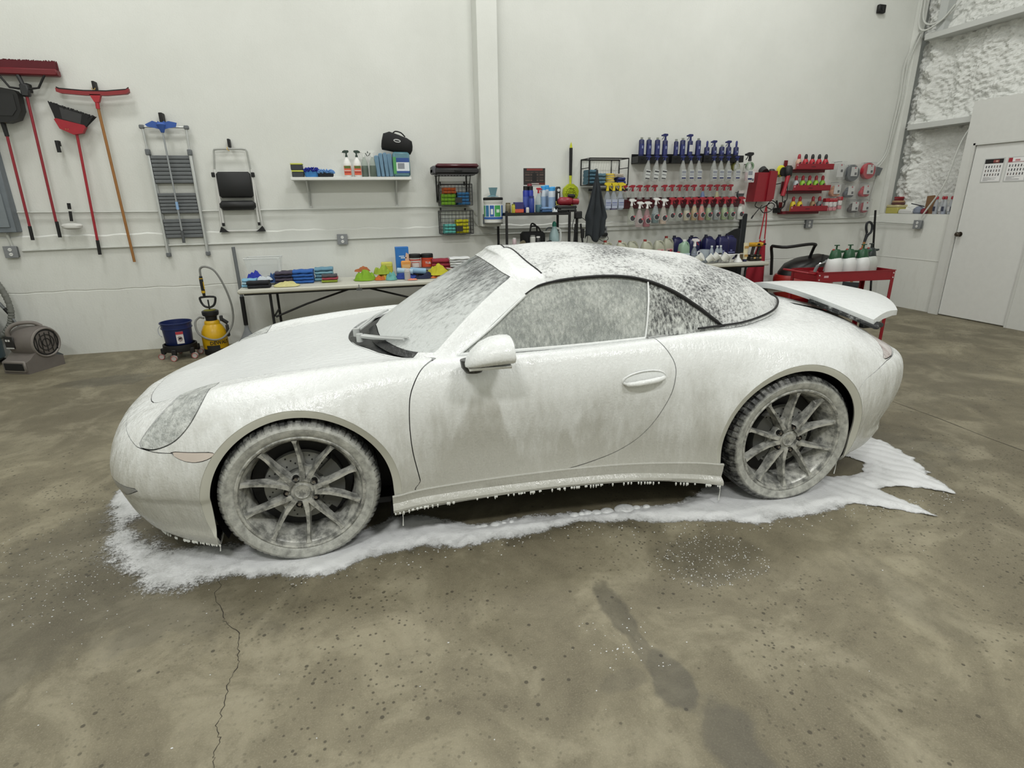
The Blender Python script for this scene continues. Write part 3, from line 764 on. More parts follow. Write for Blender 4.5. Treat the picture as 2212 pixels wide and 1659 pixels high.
    for k in range(54):
        a = k*2*PI/54; r = .115+.018*(k % 3); dh.cyl((r*math.cos(a), .0900, r*math.sin(a)), (r*math.cos(a), .0925, r*math.sin(a)), .004, n=6)
    tag(dh.obj('disc_hole', BLACK, root), None, None, None, 'stuff')
    cal = [(.105*math.cos(a), .105*math.sin(a)) for a in np.linspace(-.75, .75, 9)]+[(.185*math.cos(a), .185*math.sin(a)) for a in np.linspace(.75, -.75, 9)]
    if rot0 > .3: cal = [(-p, q) for p, q in cal][::-1]
    MB().prism(cal, .066, .135).obj('brake_caliper', M('caliper_foam', '4b4c4a', .35, .2), root)
    MB().lathe([(0, .14), (rr-.05, .14), (rr-.05, .15)], (0, 0, 0), 32, axis='y').obj('backing_plate', BLACK, root)
    a = rot0+.35; c = Vector(((rr-.045)*math.cos(a), .05, (rr-.045)*math.sin(a)))
    MB().cyl(c, c+Vector((-.008*math.cos(a), -.022, -.008*math.sin(a))), .0045, .0035, 8).obj('valve', M('valve', 'b5b5b0', .3), root)
wheel(.004, .346, .345, .272, .006, 0.0, .0837, .235)
wheel(2.45, .356, .356, .283, -.026, math.radians(36), 0, .29)
wheel(0, .350, .350, .275, .004, 0.0, .0, .235, 1)
wheel(2.45, .356, .356, .283, -.026, math.radians(36), 0, .29, 1)
# ================================================================== the room
XR, YB, XL, YF = 8.06, 4.78, -4.6, -6.2        # right wall, back wall, left wall, wall behind the camera
def wall_mat():
    t = NT('white_painted_concrete'); n = t.noise(1.6, 4, .6); f = t.noise(60, 3, .6); x = t.xyz()
    low = t.rng(x[2], 1.35, .3, 0, 1)
    c = t.mix(t.rng(n, .35, .7), (.705, .718, .672, 1), (.748, .76, .715, 1))
    st = t.noise(1, 5, .7, t.obj((14, 14, 3)))
    c = t.mix(t.math('MULTIPLY', t.rng(st, .52, .78), t.math('ADD', t.math('MULTIPLY', low, .26), .04)), c, (.48, .465, .41, 1))
    pits = t.rng(t.noise(46, 2, .5), .70, .78, 0, .35)
    c = t.mix(t.math('MULTIPLY', pits, low), c, (.30, .28, .25, 1))
    t.set(col=c, rough=.75); t.bump(t.math('ADD', f, t.math('MULTIPLY', st, .5)), .25, .006); return t.m
WALL = wall_mat()
def floor_mat():
    t = NT('stained_concrete'); o = t.obj()
    n1 = t.noise(.55, 5, .62); n2 = t.noise(2.6, 6, .65, dist=.6); n3 = t.noise(34, 4, .7); n4 = t.noise(180, 2, .6)
    c = t.mix(t.rng(n1, .35, .68), S('645e4c'), S('8a836c'))
    c = t.mix(t.rng(t.noise(9, 5, .7), .42, .66, 0, .35), c, S('554f3e')); c = t.mix(t.rng(n2, .42, .74, 0, .75), c, S('544d3c'))
    c = t.mix(t.rng(n2, .50, .30, 0, .55), c, S('9d9680'))
    c = t.mix(t.rng(n3, .55, .8, 0, .5), c, S('4a4434'))
    c = t.mix(t.rng(n4, .5, .8, 0, .35), c, S('a59e88'))
    # round water drops dried and wet
    v = t.node('TexVoronoi', feature='F1', inp={'Vector': o, 'Scale': 38.0, 'Randomness': 1.0})
    w_ = t.node('TexVoronoi', feature='F1', inp={'Vector': o, 'Scale': 15.0, 'Randomness': 1.0})
    gate = t.rng(t.noise(.9, 3, .6, dist=.4), .46, .60)
    drop = t.math('MULTIPLY', t.rng(v.outputs['Distance'], .24, .15), gate)
    drop2 = t.math('MULTIPLY', t.rng(w_.outputs['Distance'], .125, .09), t.rng(t.noise(1.3, 2), .44, .52))
    dd = t.math('MAXIMUM', t.math('MULTIPLY', drop, .8), t.math('MULTIPLY', drop2, .85))
    c = t.mix(dd, c, S('3d382b'))
    # damp stains of their own shape
    stains = 0.0
    x = t.xyz(); rg = t.noise(5, 4, .6, dist=.3)
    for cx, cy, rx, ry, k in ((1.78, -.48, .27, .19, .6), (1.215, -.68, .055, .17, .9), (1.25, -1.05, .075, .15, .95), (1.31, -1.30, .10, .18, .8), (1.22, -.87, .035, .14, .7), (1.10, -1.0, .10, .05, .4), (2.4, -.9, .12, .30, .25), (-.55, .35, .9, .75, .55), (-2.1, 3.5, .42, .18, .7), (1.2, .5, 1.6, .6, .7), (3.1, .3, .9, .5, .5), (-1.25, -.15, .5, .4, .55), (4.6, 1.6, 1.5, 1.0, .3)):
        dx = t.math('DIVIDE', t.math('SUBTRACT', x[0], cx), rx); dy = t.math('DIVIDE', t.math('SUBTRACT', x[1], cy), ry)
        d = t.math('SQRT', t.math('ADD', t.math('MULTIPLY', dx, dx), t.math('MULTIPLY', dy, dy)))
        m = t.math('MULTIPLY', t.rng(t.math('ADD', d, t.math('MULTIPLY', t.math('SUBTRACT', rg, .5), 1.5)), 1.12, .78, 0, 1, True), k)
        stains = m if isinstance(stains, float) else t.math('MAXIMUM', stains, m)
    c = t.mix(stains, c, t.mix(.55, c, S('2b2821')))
    t.set(col=c, rough=t.rng(stains, 0, 1, .62, .40)); t.bump(t.math('ADD', n3, t.math('MULTIPLY', n4, .5)), .25, .004); return t.m
FLOOR = floor_mat()
struct(MB().box(XL-.2, XR+.2, YF-.2, YB+.2, -.2, 0).obj('floor', FLOOR, smooth=0))
struct(MB().box(XL-.2, XR+1.2, YF-.2, YB+.2, CEIL, CEIL+.1).obj('ceiling', M('ceiling_white', 'c9cbc6', .8), smooth=0))
struct(MB().box(XL-.2, XL, YF, YB, 0, CEIL).obj('wall_left', WALL, smooth=0))
struct(MB().box(XL-.2, XR+.2, YF-.2, YF, 0, CEIL).obj('wall_front', WALL, smooth=0))
wb_ = MB().mat(WALL).box(XL-.2, XR+.2, YB, YB+.2, 0, CEIL)
wback = struct(wb_.obj('wall_back', WALL, smooth=0))

LORD = ['over the front of the car, left', 'over the car door', 'over the right rear floor', 'above the hung brooms', 'above the middle of the tool wall', 'above the hung bottles', 'behind the camera on the left', 'behind the camera on the right']
for i, (lx, ly) in enumerate(LAMPS):
    o = thing('ceiling_lamp', 'white rectangular LED ceiling lamp ' + LORD[i], 'lamp', (lx, ly, CEIL), group='ceiling lamps')
    MB().box(-.65, .65, -.34, .34, -.10, 0, .01).obj('housing', C('d8d8d4'), o)
PIPE = M('painted_conduit', 'c9cbc5', .5); GREY = M('grey_box', '85888a', .5); GREYD = M('grey_box_dark', '6a6e70', .5)
WHITE = C('e6e7e4', .45); DRY = M('white_drywall', 'd3d4cf', .7)
# lower part of the back wall stands 2 cm proud, with a rough top edge and a cold joint
lv = []; lf = []; nx = 160
for k in range(nx+1):
    x = XL+(XR-XL)*k/nx; e = .004*math.sin(k*1.7)+.003*math.sin(k*.61)
    lv += [(x, YB-.022, 0), (x, YB-.022, .70+e), (x, YB-.016, .706+e), (x, YB-.022, .716+e), (x, YB-.022, 1.285+e*1.5), (x, YB-.004, 1.30+e*1.5)]
    if k: lf += [(6*k-6+q, 6*k-5+q, 6*k+1+q, 6*k+q) for q in range(5)]
struct(MB().add(lv, lf).obj('trim_1', WALL, wback, smooth=25))
def conduit(pts, r=.012, sub=1, label=None, parent=None):
    return MB().tube(pts, r, 8, sub=sub).obj('conduit', PIPE, parent or wback)
yc_ = YB-.035
conduit([(-3.05, yc_, 1.535), (-1.8, yc_, 1.522), (-.5, yc_, 1.522), (1.0, yc_, 1.53), (1.55, yc_, 1.52), (1.72, yc_, 1.50), (1.78, yc_, 1.42)], .010, 4)
conduit([(-3.10, yc_, 1.15), (-2.3, yc_, 1.16), (-1.0, yc_, 1.165), (.10, yc_, 1.178)], .011, 3)
conduit([(.20, yc_, 1.178), (1.2, yc_, 1.185), (2.2, yc_, 1.185), (3.42, yc_, 1.20)], .011, 3)
conduit([(1.74, yc_, 1.38), (1.80, yc_, 1.29), (1.92, yc_, 1.255), (2.1, yc_, 1.25), (3.4, yc_, 1.245), (5.0, yc_, 1.262), (7.3, yc_, 1.275), (7.72, yc_, 1.285), (7.80, yc_, 1.33), (7.81, yc_-.005, 1.55), (7.86, yc_, 1.90)], .010, 3)
conduit([(3.52, yc_, 1.195), (6.70, yc_, 1.215)], .011); conduit([(6.82, yc_, 1.215), (7.96, yc_, 1.21), (8.01, 4.70, 1.21), (8.02, 4.13, 1.195)], .011)
def outlet(loc, rotz=0, label=''):
    o = thing('power_outlet', label, 'outlet', loc, rotz, 'wall outlets')
    MB().box(-.056, .056, -.045, 0, -.056, .056, .008).obj('box', GREYD, o)
    MB().box(-.060, .060, -.050, -.044, -.060, .060, .004).obj('cover_plate', GREY, o)
    for z in (-.024, .024):
        s_ = MB().cyl((0, -.049, z), (0, -.0535, z), .017, n=16).obj('socket', WHITE, o)
        MB().box(-.008, -.005, -.0545, -.053, z-.006, z+.006).box(.005, .008, -.0545, -.053, z-.006, z+.006).obj('slot', BLACK, s_)
    return o
outlet((-3.19, YB-.02, 1.143), 0, 'grey double outlet on the back wall below the electrical panel')
outlet((.145, YB-.02, 1.176), 0, 'grey double outlet on the back wall above the towel table')
outlet((6.755, YB-.02, 1.205), 0, 'grey double outlet on the back wall right of the red apron')
outlet((8.04, 4.06, 1.19), -PI/2, 'grey double outlet on the right wall under the concrete ledge')
# column on the back wall
struct(MB().box(1.80, 2.032, 4.50, YB, 1.29, CEIL, .004).obj('trim_2', WALL, smooth=0))
# ---- right wall
wr = struct(MB().box(XR, XR+.36, YF, YB+.2, 0, 1.33).box(XR+.34, XR+.5, YF, YB+.2, 1.33, CEIL).obj('wall_right', WALL, smooth=0))
MB().box(XR-.004, XR+.02, 3.66, YB, .704, .716).obj('cold_joint', WALL, wr)
import mathutils.noise as mn
gy, gz = 190, 290; fv = []; ff = []
for j in range(gz+1):
    for i in range(gy+1):
        y = 4.76-3.9*i/gy; z = 1.34+4.86*j/gz
        p = Vector((y*1.0, z*1.0, 0)); d = .05*mn.noise(p*2.2)+.05*abs(mn.noise(p*6))+.040*abs(mn.noise(p*13))+.024*mn.noise(p*27)
        rib = .03*max(0, math.sin(y*11.0+.6*mn.noise(p*3)))**6
        edge = .10*math.exp(-((y-4.55)/.12)**2)*(1+mn.noise(p*7)) if z < 2.5 or z > 1.3 else 0
        g_ = 0
        for gz0 in (2.53, 3.66): g_ += .10*math.exp(-max(0, z-gz0)/.07)*(z > gz0-.02)*(.6+abs(mn.noise(p*9)))
        thin = .35 if (z < 2.45 and y < 4.45) else 1.0
        fv.append((XR+.27-(d*thin+rib*thin+edge+g_), y, z))
for j in range(gz):
    for i in range(gy): ff.append((j*(gy+1)+i, j*(gy+1)+i+1, (j+1)*(gy+1)+i+1, (j+1)*(gy+1)+i))
sf = NT('spray_foam_white'); nn = sf.noise(22, 4, .65); sf.set(col=sf.mix(sf.rng(nn, .3, .7), (.66, .67, .635, 1), (.76, .77, .735, 1)), rough=.8); sf.bump(nn, .8, .02)
MB().add(fv, ff).obj('spray_foam_insulation', sf.m, wr, smooth=0)['kind'] = 'structure'

for z0, z1, y1 in ((2.47, 2.545, 3.60), (3.60, 3.67, .9)):
    MB().box(XR+.03, XR+.26, y1, 4.60, z0, z1, .004).obj('girt', M('girt_white', 'c4c6c2', .6), wr)
MB().box(XR+.0, XR+.10, 4.69, 4.78, 1.33, CEIL, .004).obj('corner_post', WALL, wr)
MB().box(XR+.10, XR+.22, 4.40, 4.52, 3.67, CEIL, .004).obj('corner_post', M('post_grey', 'c1c4c1', .6), wr)
# drywall partition with the door
struct(MB().box(XR-.05, XR+.30, 3.515, 3.64, 0, 2.70).box(XR-.05, XR+.30, 1.2, 3.515, 2.19, 2.70).box(XR-.05, XR+.30, 1.2, 2.63, 0, 2.19).obj('trim_3', DRY, smooth=0))
dr_ = struct(MB().box(XR-.03, XR+.01, 2.635, 3.505, .012, 2.18, .003).obj('door_1', C('dcddd9', .5), smooth=0))
MB().box(XR-.055, XR-.035, 3.505, 3.53, 0, 2.20).box(XR-.055, XR-.035, 2.615, 2.64, 0, 2.20).box(XR-.055, XR-.035, 2.615, 3.53, 2.175, 2.20).obj('door_frame', C('cfd0cb', .5), dr_, smooth=0)
MB().lathe([(.0, -.075), (.018, -.074), (.029, -.062), (.030, -.048), (.018, -.034), (.011, -.030), (.011, -.008), (.030, -.006), (.032, 0)], (XR-.03, 3.455, 1.085), 20, axis='x').obj('door_knob', M('aged_bronze', '5c554c', .3, .9), dr_)
def sheet(label, y0, y1, z0, z1, kind):
    t = thing('paper_notice', label, 'notice', (XR-.031, (y0+y1)/2, (z0+z1)/2), -PI/2, 'notices on the door')
    w_, h_ = (y0-y1)/2, (z1-z0)/2
    MB().box(-w_-.012, w_+.012, -.003, 0, -h_-.012, h_+.012).obj('clear_sleeve', C('c6c8c6', .2), t, smooth=0)
    MB().box(-w_, w_, -.0042, -.003, -h_, h_).obj('sheet', C('e9e9e8', .5), t, smooth=0)
    if kind == 0:
        MB().mat(C('1d1a1b')).box(-w_, w_, -.005, -.0042, h_*.60, h_).mat(C('8c4a45')).box(-.01, .06, -.0055, -.005, h_*.66, h_*.92).mat(C('caa79a')).box(0.02, .045, -.006, -.0055, h_*.72, h_*.86).obj('printed_picture', None, t, smooth=0)
    else:
        MB().mat(C('a02833')).box(-w_, -w_+.045, -.005, -.0042, h_-.045, h_).mat(C('c88a8d')).box(-w_*.3, w_*.2, -.005, -.0042, h_*.70, h_*.86).mat(C('8a2430')).box(-w_, w_, -.005, -.0042, h_*.60, h_*.64).obj('printed_picture', None, t, smooth=0)
    pm = MB()
    rr = random.Random(kind+5)
    for r_ in range(3):
        for c_ in range(6):
            x = -w_*.8+c_*w_*.3; z = h_*(.42-.36*r_); pm.mat(C(rr.choice(['4a4a4c', '6b5a55', '2c3038', '77787a']))).box(x, x+.012, -.005, -.0042, z-.028, z)
    for r_ in range(5): pm.mat(C('9b9c9e')).box(-w_*.85, -w_*.85+rr.uniform(.5, 1.6)*w_, -.005, -.0042, -h_*(.62+.07*r_)-.004, -h_*(.62+.07*r_))
    pm.obj('printed_matter', None, t, smooth=0)
sheet('white notice sheet with a dark picture strip, taped to the door nearest its knob side', 3.345, 3.13, 1.735, 1.995, 0)
sheet('white notice sheet with a small red square at its corner, taped to the door', 3.075, 2.86, 1.735, 1.995, 1)
# cables down the corner, junction box, cable on the right wall
tag(MB().tube([(8.06, 4.66, 3.75), (8.00, 4.70, 3.50), (7.97, 4.72, 3.30), (7.99, 4.72, 2.95), (7.97, 4.73, 2.55), (7.96, 4.74, 2.25), (7.90, 4.74, 2.10), (7.80, 4.74, 2.0)], .009, 6, sub=5).tube([(8.09, 4.64, 3.75), (8.03, 4.68, 3.50), (8.00, 4.70, 3.30), (8.02, 4.70, 2.95), (8.0, 4.72, 2.55), (7.98, 4.73, 2.25), (7.93, 4.73, 2.10), (7.84, 4.73, 1.98)], .008, 6, sub=5).obj('corner_cable', PIPE), 'pair of white painted cables running down the corner into a grey junction box', 'cable')
tag(MB().tube([(8.16, 4.30, 3.95), (8.12, 4.42, 3.80), (8.06, 4.58, 3.72), (8.02, 4.66, 3.80), (8.02, 4.68, 4.1), (8.02, 4.68, 4.6)], .012, 6, sub=5).tube([(8.20, 4.26, 3.98), (8.16, 4.38, 3.84), (8.10, 4.54, 3.78), (8.06, 4.64, 3.86), (8.05, 4.66, 4.1), (8.05, 4.66, 4.6)], .012, 6, sub=5).obj('looped_cable', PIPE), 'looped white cables above the upper girt in the corner', 'cable')
jb = thing('junction_box', 'grey metal junction box on the back wall near the corner', 'box', (7.80, YB, 1.93)); MB().box(-.05, .05, -.07, 0, -.06, .06, .006).obj('box', GREY, jb); MB().prism([(-.05, -.06), (.05, -.06), (.09, .04), (-.02, .06)], -.085, -.07).obj('lid', GREYD, jb)
tag(MB().tube([(8.19, 3.74, 2.47), (8.10, 3.78, 2.2), (8.06, 3.82, 1.80), (8.03, 3.86, 1.62), (8.02, 3.97, 1.42), (8.015, 4.03, 1.30), (8.015, 4.04, 1.23)], .011, 6, sub=5).obj('outlet_cable', PIPE), 'white cable dropping from the lower girt to the outlet on the right wall', 'cable')
sc_ = thing('wall_sensor', 'small black square sensor high on the back wall', 'sensor', (7.44, YB, 3.98)); MB().box(-.06, .06, -.05, 0, -.05, .05, .01).obj('housing', BLACK, sc_); MB().cyl((0, -.05, 0), (0, -.055, 0), .02, n=12).obj('lens', TRIM, sc_)
# ---- floor: crack, joint, dark puddle outlines are parts of the floor
fl = bpy.data.objects['floor']
def ribbon(pts, w_, z=.0012, sub=5, jit=.006, seed=3):
    P = smooth_path([Vector((x, y, z)) for x, y in pts], sub); r2 = random.Random(seed); vs_ = []; fs = []
    for k, p in enumerate(P):
        d = (P[min(k+1, len(P)-1)]-P[max(k-1, 0)]).normalized(); n_ = Vector((-d.y, d.x, 0)); p = p+n_*r2.uniform(-jit, jit); ww = w_*r2.uniform(.35, 1.3)
        vs_ += [p-n_*ww, p+n_*ww]
        if k: fs.append((2*k-2, 2*k-1, 2*k+1, 2*k))
    return MB().add(vs_, fs)
CRK = [(-.41,.06),(-.37,-.07),(-.38,-.13),(-.32,-.26),(-.30,-.32),(-.24,-.39),(-.23,-.45),(-.21,-.53),(-.21,-.58),(-.22,-.64),(-.22,-.71),(-.22,-.78),(-.22,-.83),(-.20,-.87),(-.21,-.92),(-.20,-.96),(-.19,-1.2)]
ribbon(CRK, .0013).obj('crack', C('2f2a22', .8), fl, smooth=0)
ribbon([(4.50, 4.2), (4.42, 2.0), (4.38,.89),(4.38,.53),(4.36,.20),(4.36,-.05),(4.34,-.8)], .004, jit=.001).obj('floor_joint', C('4c473c', .8), fl, smooth=0)
# ---- snow foam on the floor
OUT = [(-1.13,.95),(-1.12,.66),(-1.06,.38),(-.93,.14),(-.69,-.10),(-.58,-.13),(-.48,-.10),(-.41,-.05),(-.31,-.01),(-.10,-.09),(.06,-.12),(.17,-.07),(.41,-.02),(.48,-.02),(.95,-.07),(1.32,-.03),(1.74,-.13),(2.13,-.26),(2.53,-.29),(2.80,-.27),(3.09,-.49),(3.04,-.18),(3.22,-.19),(3.42,-.36),(3.44,-.18),(3.58,.06),(3.62,.27),(3.62,.55),(3.5,1.3),(3.2,1.9),(-.7,1.95),(-1.1,1.5)]
INN = [(-.86,.60),(-.62,.36),(-.42,.28),(-.05,.12),(.14,.15),(.38,.28),(.50,.26),(.77,.10),(1.29,.035),(1.72,.0),(1.92,-.02),(2.02,.04),(2.16,.10),(2.30,.10),(2.62,.05),(2.80,.05),(2.84,.02),(2.96,-.02),(3.12,.0),(3.24,.12),(3.2,.3),(3.1,.6),(2.8,1.5),(-.6,1.5),(-.85,1.0)]
fo = sdpoly(OUT, (0, 1), True, 2); fi_ = sdpoly(INN, (0, 1), True, 2)
nxg, nyg = 470, 215; X_ = np.linspace(-1.45, 3.85, nxg); Y_ = np.linspace(-.62, 1.4, nyg); XX, YY = np.meshgrid(X_, Y_)
A_ = np.zeros((nxg*nyg, 8)); A_[:, 0] = XX.ravel(); A_[:, 1] = YY.ravel()
def sdbig(pts):
    Q = np.array(pts)
    def fn(x):
        B = np.roll(Q, -1, 0); ab = B-Q; best = np.full(len(x), 9.0); cr = np.zeros(len(x), int)
        for a, b, d in zip(Q, B, ab):
            ap = x-a; t = np.clip((ap@d)/(d@d), 0, 1); best = np.minimum(best, np.hypot(*(ap-t[:, None]*d).T))
            c = ((a[1] > x[:, 1]) != (b[1] > x[:, 1])) & (x[:, 0] < (b[0]-a[0])*(x[:, 1]-a[1])/(b[1]-a[1]+1e-12)+a[0]); cr += c
        return np.where(cr % 2 == 1, -best, best)
    return fn
so = sdbig(OUT)(A_[:, :2]); si_ = sdbig(INN)(A_[:, :2])
nz = np.array([mn.noise((x*5, y*5, 0)) for x, y in A_[:, :2]]); nz2 = np.array([mn.noise((x*22, y*22, 3)) for x, y in A_[:, :2]]); nz3 = np.random.RandomState(3).rand(len(A_))
dep = np.minimum(-so, si_)
edge = dep+nz*.035+nz2*.022
wid = .08+.22*np.clip((-A_[:, 0]-.25)/.5, 0, 1)*np.clip((.9-A_[:, 1])/.3, 0, 1)
cov = np.clip((edge+.05)/wid, 0, 1.25); cov = np.where(A_[:, 0] > 2.7, np.clip((edge+.02)/.03, 0, 1.25), cov)
keep = cov > 0.001
hh = np.clip(edge*.20, 0.0, .015)*np.clip(cov, 0, 1)+np.clip(nz2, 0, 1)*.004*np.clip(edge/.05, 0, 1)
tail = (A_[:, 0] > 2.75) & (A_[:, 1] < .35)
hh = np.where(tail, np.clip(hh, 0, .012)+.006*np.abs(np.sin(38*(A_[:, 0]*.9+A_[:, 1]*.5)+2*nz)), hh)
K = keep.reshape(nyg, nxg); H = hh.reshape(nyg, nxg); CV = cov.reshape(nyg, nxg); vidx = -np.ones((nyg, nxg), int); pv = []; pf = []; pc = []
for j in range(nyg-1):
    row = np.nonzero(K[j, :-1] & K[j, 1:] & K[j+1, :-1] & K[j+1, 1:])[0]
    for i in row:
        q = []
        for jj, ii in ((j, i), (j, i+1), (j+1, i+1), (j+1, i)):
            if vidx[jj, ii] < 0:
                vidx[jj, ii] = len(pv); pv.append((X_[ii], Y_[jj], .0012+H[jj, ii])); pc.append(float(CV[jj, ii]))
            q.append(vidx[jj, ii])
        pf.append(tuple(q))
FF = NT('snow_foam'); n_ = FF.noise(70, 3, .6); FF.set(col=FF.mix(FF.rng(n_, .35, .7), (.55, .56, .56, 1), (.74, .75, .75, 1)), rough=.35); FF.bump(n_, .5, .006)
FS = NT('snow_foam_sheet'); at = FS.node('Attribute', attribute_name='cover'); c_ = at.outputs['Fac']
fa = FS.noise(75, 4, .75); fb = FS.noise(9, 3, .6); fc = FS.noise(240, 2, .6)
kk = FS.math('ADD', FS.math('MULTIPLY', fa, .55), FS.math('ADD', FS.math('MULTIPLY', fb, .35), FS.math('MULTIPLY', fc, .25)))
al = FS.rng(FS.math('ADD', FS.math('MULTIPLY', c_, .62), FS.math('SUBTRACT', kk, .86)), -.07, .12, 0, 1, True)
FS.set(col=FS.mix(FS.rng(FS.math('ADD', c_, FS.math('ADD', FS.math('MULTIPLY', FS.math('SUBTRACT', fa, .5), 1.2), FS.math('MULTIPLY', FS.math('SUBTRACT', fb, .5), 1.6))), .4, 1.15), (.44, .445, .44, 1), (.74, .75, .755, 1)), rough=.35, alpha=al); FS.bump(FS.math('ADD', fa, fb), .4, .006)
fo_ = MB().add(pv, pf).obj('foam_puddle', FS.m, smooth=60, fix=False)
ca = fo_.data.attributes.new('cover', 'FLOAT', 'POINT'); ca.data.foreach_set('value', pc)
tag(fo_, 'spreading puddle of white snow foam on the floor around the car', 'foam', kind='stuff')
fleck = MB(); r2 = random.Random(11)
def blob(m, x, y, r, hgt, sx=1.0, n=7): m.lathe([(r, 0), (r*.9, hgt*.5), (r*.55, hgt*.9), (0, hgt)], (x, y, .0005), n, sx, 1.0)
for k in range(1150):
    t = r2.random()
    if t < .35: x, y, r = r2.gauss(-.95, .25), r2.gauss(.25, .30), r2.uniform(.0008, .0026)
    elif t < .62: 
        a = r2.uniform(0, 2*PI); q = math.sqrt(r2.random()); x, y, r = 1.78+.27*q*math.cos(a), -.49+.19*q*math.sin(a), r2.uniform(.001, .003)
    elif t < .90: x = r2.uniform(-.3, 3.4); y = np.interp(x, [-.3, .4, 1.3, 2.2, 3.4], [-.10, -.05, -.06, -.30, -.3])-abs(r2.gauss(0, .06)); r = r2.uniform(.001, .0035)
    elif t < .95: x, y, r = r2.gauss(1.15, .10), r2.gauss(-.85, .08), r2.uniform(.001, .003)
    else: x, y, r = r2.uniform(-1.5, 4), r2.uniform(-1.2, .3), r2.uniform(.001, .003)
    blob(fleck, x, y, r, r*.6, r2.uniform(.8, 1.6), 5)
tag(fleck.obj('foam_flecks', FF.m, smooth=0), 'small white foam flecks spattered over the concrete', 'foam', kind='stuff')
bb = MB()
for x, y, r in ((1.31,.035,.022),(1.35,.035,.016),(1.385,.035,.020),(1.43,.025,.024),(1.49,.025,.030),(1.59,.02,.046),(1.655,.012,.018),(1.71,.005,.018),(.80,.06,.018),(.83,.062,.018),(.89,.062,.022),(.935,.06,.012),(.975,.06,.012),(.55,.12,.03),(.50,.17,.02),(-.70,.17,.05),(-.60,.08,.04),(-.80,.32,.035),(-.52,.03,.03)): blob(bb, x, y, r, .012, 1.25, 18)
for x, y, r in ((2.25, -.07, .12), (2.45, -.12, .11)): blob(bb, x, y, r, .014, 1.7, 26)
tag(bb.obj('foam_blobs', FF.m, smooth=60), 'row of round foam blobs that dripped from the side skirt onto the floor', 'foam', kind='stuff')
# ================================================================== things hung on the back wall
RED = C('8e1f2c', .45); REDM = M('red_metal', '8f1a27', .4); WOOD = M('wood_handle', '9b6a35', .55); BRASS = M('brass_hook', 'b79a55', .4, .5)
ALU = M('aluminium', 'c3c6c4', .35, .4); DGREY = C('2b2c2d'); NAVY = C('1c2250', .35)
def holder(parent, x, y, z, s=1.0):
    h = MB().box(x-.012*s, x+.012*s, y, YB-parent.location.y-.001, z-.02, z+.055*s, .004).obj('wall_clip', BLACK, parent)
    MB().tube([(x-.015, y-.005, z-.012), (x-.010, y-.022, z-.022), (x+.002, y-.02, z-.03)], .004, 6, sub=3).tube([(x+.012, y-.005, z-.012), (x+.016, y-.022, z-.022), (x+.006, y-.02, z-.03)], .004, 6, sub=3).obj('clip_hook', BRASS, h)
# push broom
t = thing('push_broom', 'widest red push broom hung head up, with black braces and dark red bristles', 'broom', (-2.67, 4.70, 2.70), group='brooms hung on the back wall')
MB().box(-.45, .31, -.045, .045, .10, .16, .01).obj('head_block', C('6e1a22'), t)
b = MB(); r_ = random.Random(2)
for k in range(190):
    x = -.45+.76*(k+.5)/190; b.cyl((x, 0, .155), (x+r_.uniform(-.004, .004), r_.uniform(-.03, .03), .235), .006, .0045, 4, False)
tag(b.box(-.445, .305, -.035, .035, .155, .225).obj('bristles', C('5a1720', .8), t), None, None, None, 'stuff')
MB().tube([(-.18, -.03, .09), (-.12, -.03, -.01), (-.05, -.03, -.02), (.05, -.03, -.02), (.12, -.03, -.01), (.20, -.03, .11)], .010, 8).obj('brace', BLACK, t)
MB().box(-.035, .035, -.05, .0, -.09, .02, .01).tube([(-.0, -.02, -.02), (-.03, -.02, .10)], .02, 8).obj('socket_clamp', DGREY, t)
MB().cyl((0, -.02, -.05), (-.03, -.02, -1.28), .0125, n=12).obj('handle', RED, t); MB().cyl((-.025, -.02, -1.26), (-.03, -.02, -1.42), .016, n=12).obj('grip', BLACK, t)
holder(t, .01, 0, -.02)
# lobby dustpan at the frame's edge
t = thing('dustpan', 'black long-handled dustpan hung upside down at the far left of the wall', 'dustpan', (-2.92, 4.68, 2.40), group='brooms hung on the back wall')
MB().prism([(-.20, .24), (-.19, .29), (0, .29), (.18, .26), (.205, .22), (.20, .08), (.15, 0), (.06, -.03), (-.06, -.03), (-.15, 0), (-.20, .08)], -.07, .03).obj('pan', C('141414', .5), t)
MB().prism([(-.17, .24), (.17, .22), (.17, .09), (.12, .03), (-.12, .03), (-.17, .09)], -.075, -.069).obj('pan_floor', C('202020', .6), t)
MB().cyl((.0, -.02, -.02), (.005, -.02, -.15), .022, .018, 12).obj('neck', BLACK, t); MB().cyl((.005, -.02, -.14), (-.015, -.02, -1.02), .0125, n=12).obj('handle', RED, t); MB().cyl((-.015, -.02, -1.0), (-.02, -.02, -1.14), .016, n=12).obj('grip', BLACK, t)
holder(t, .03, -.02, .0)
# white telescopic pole with a round pad
t = thing('pad_scrubber', 'short white telescopic pole with a round white pad and black grip', 'scrubber', (-2.52, 4.695, 2.22), group='brooms hung on the back wall')
MB().cyl((0, 0, 0), (0, 0, -.11), .018, n=12).obj('grip', BLACK, t); MB().cyl((0, 0, -.10), (-.035, 0, -.66), .011, n=12).obj('pole', C('c7c8c6'), t)
MB().cyl((-.032, 0, -.60), (-.036, 0, -.66), .016, n=12).obj('pole_lock', BLACK, t); MB().cyl((-.037, 0, -.68), (-.045, 0, -.78), .014, n=12).obj('lower_pole', BLACK, t)
MB().lathe([(0, .02), (.03, .02), (.085, .012), (.098, -.005), (.09, -.028), (.05, -.042), (0, -.045)], (-.048, -.01, -.82), 24, 1.0, .6).obj('pad', C('d5d5d0', .9), t)
MB().box(-.012, .012, 0, .05, -.05, .0).obj('wall_clip', BLACK, t)
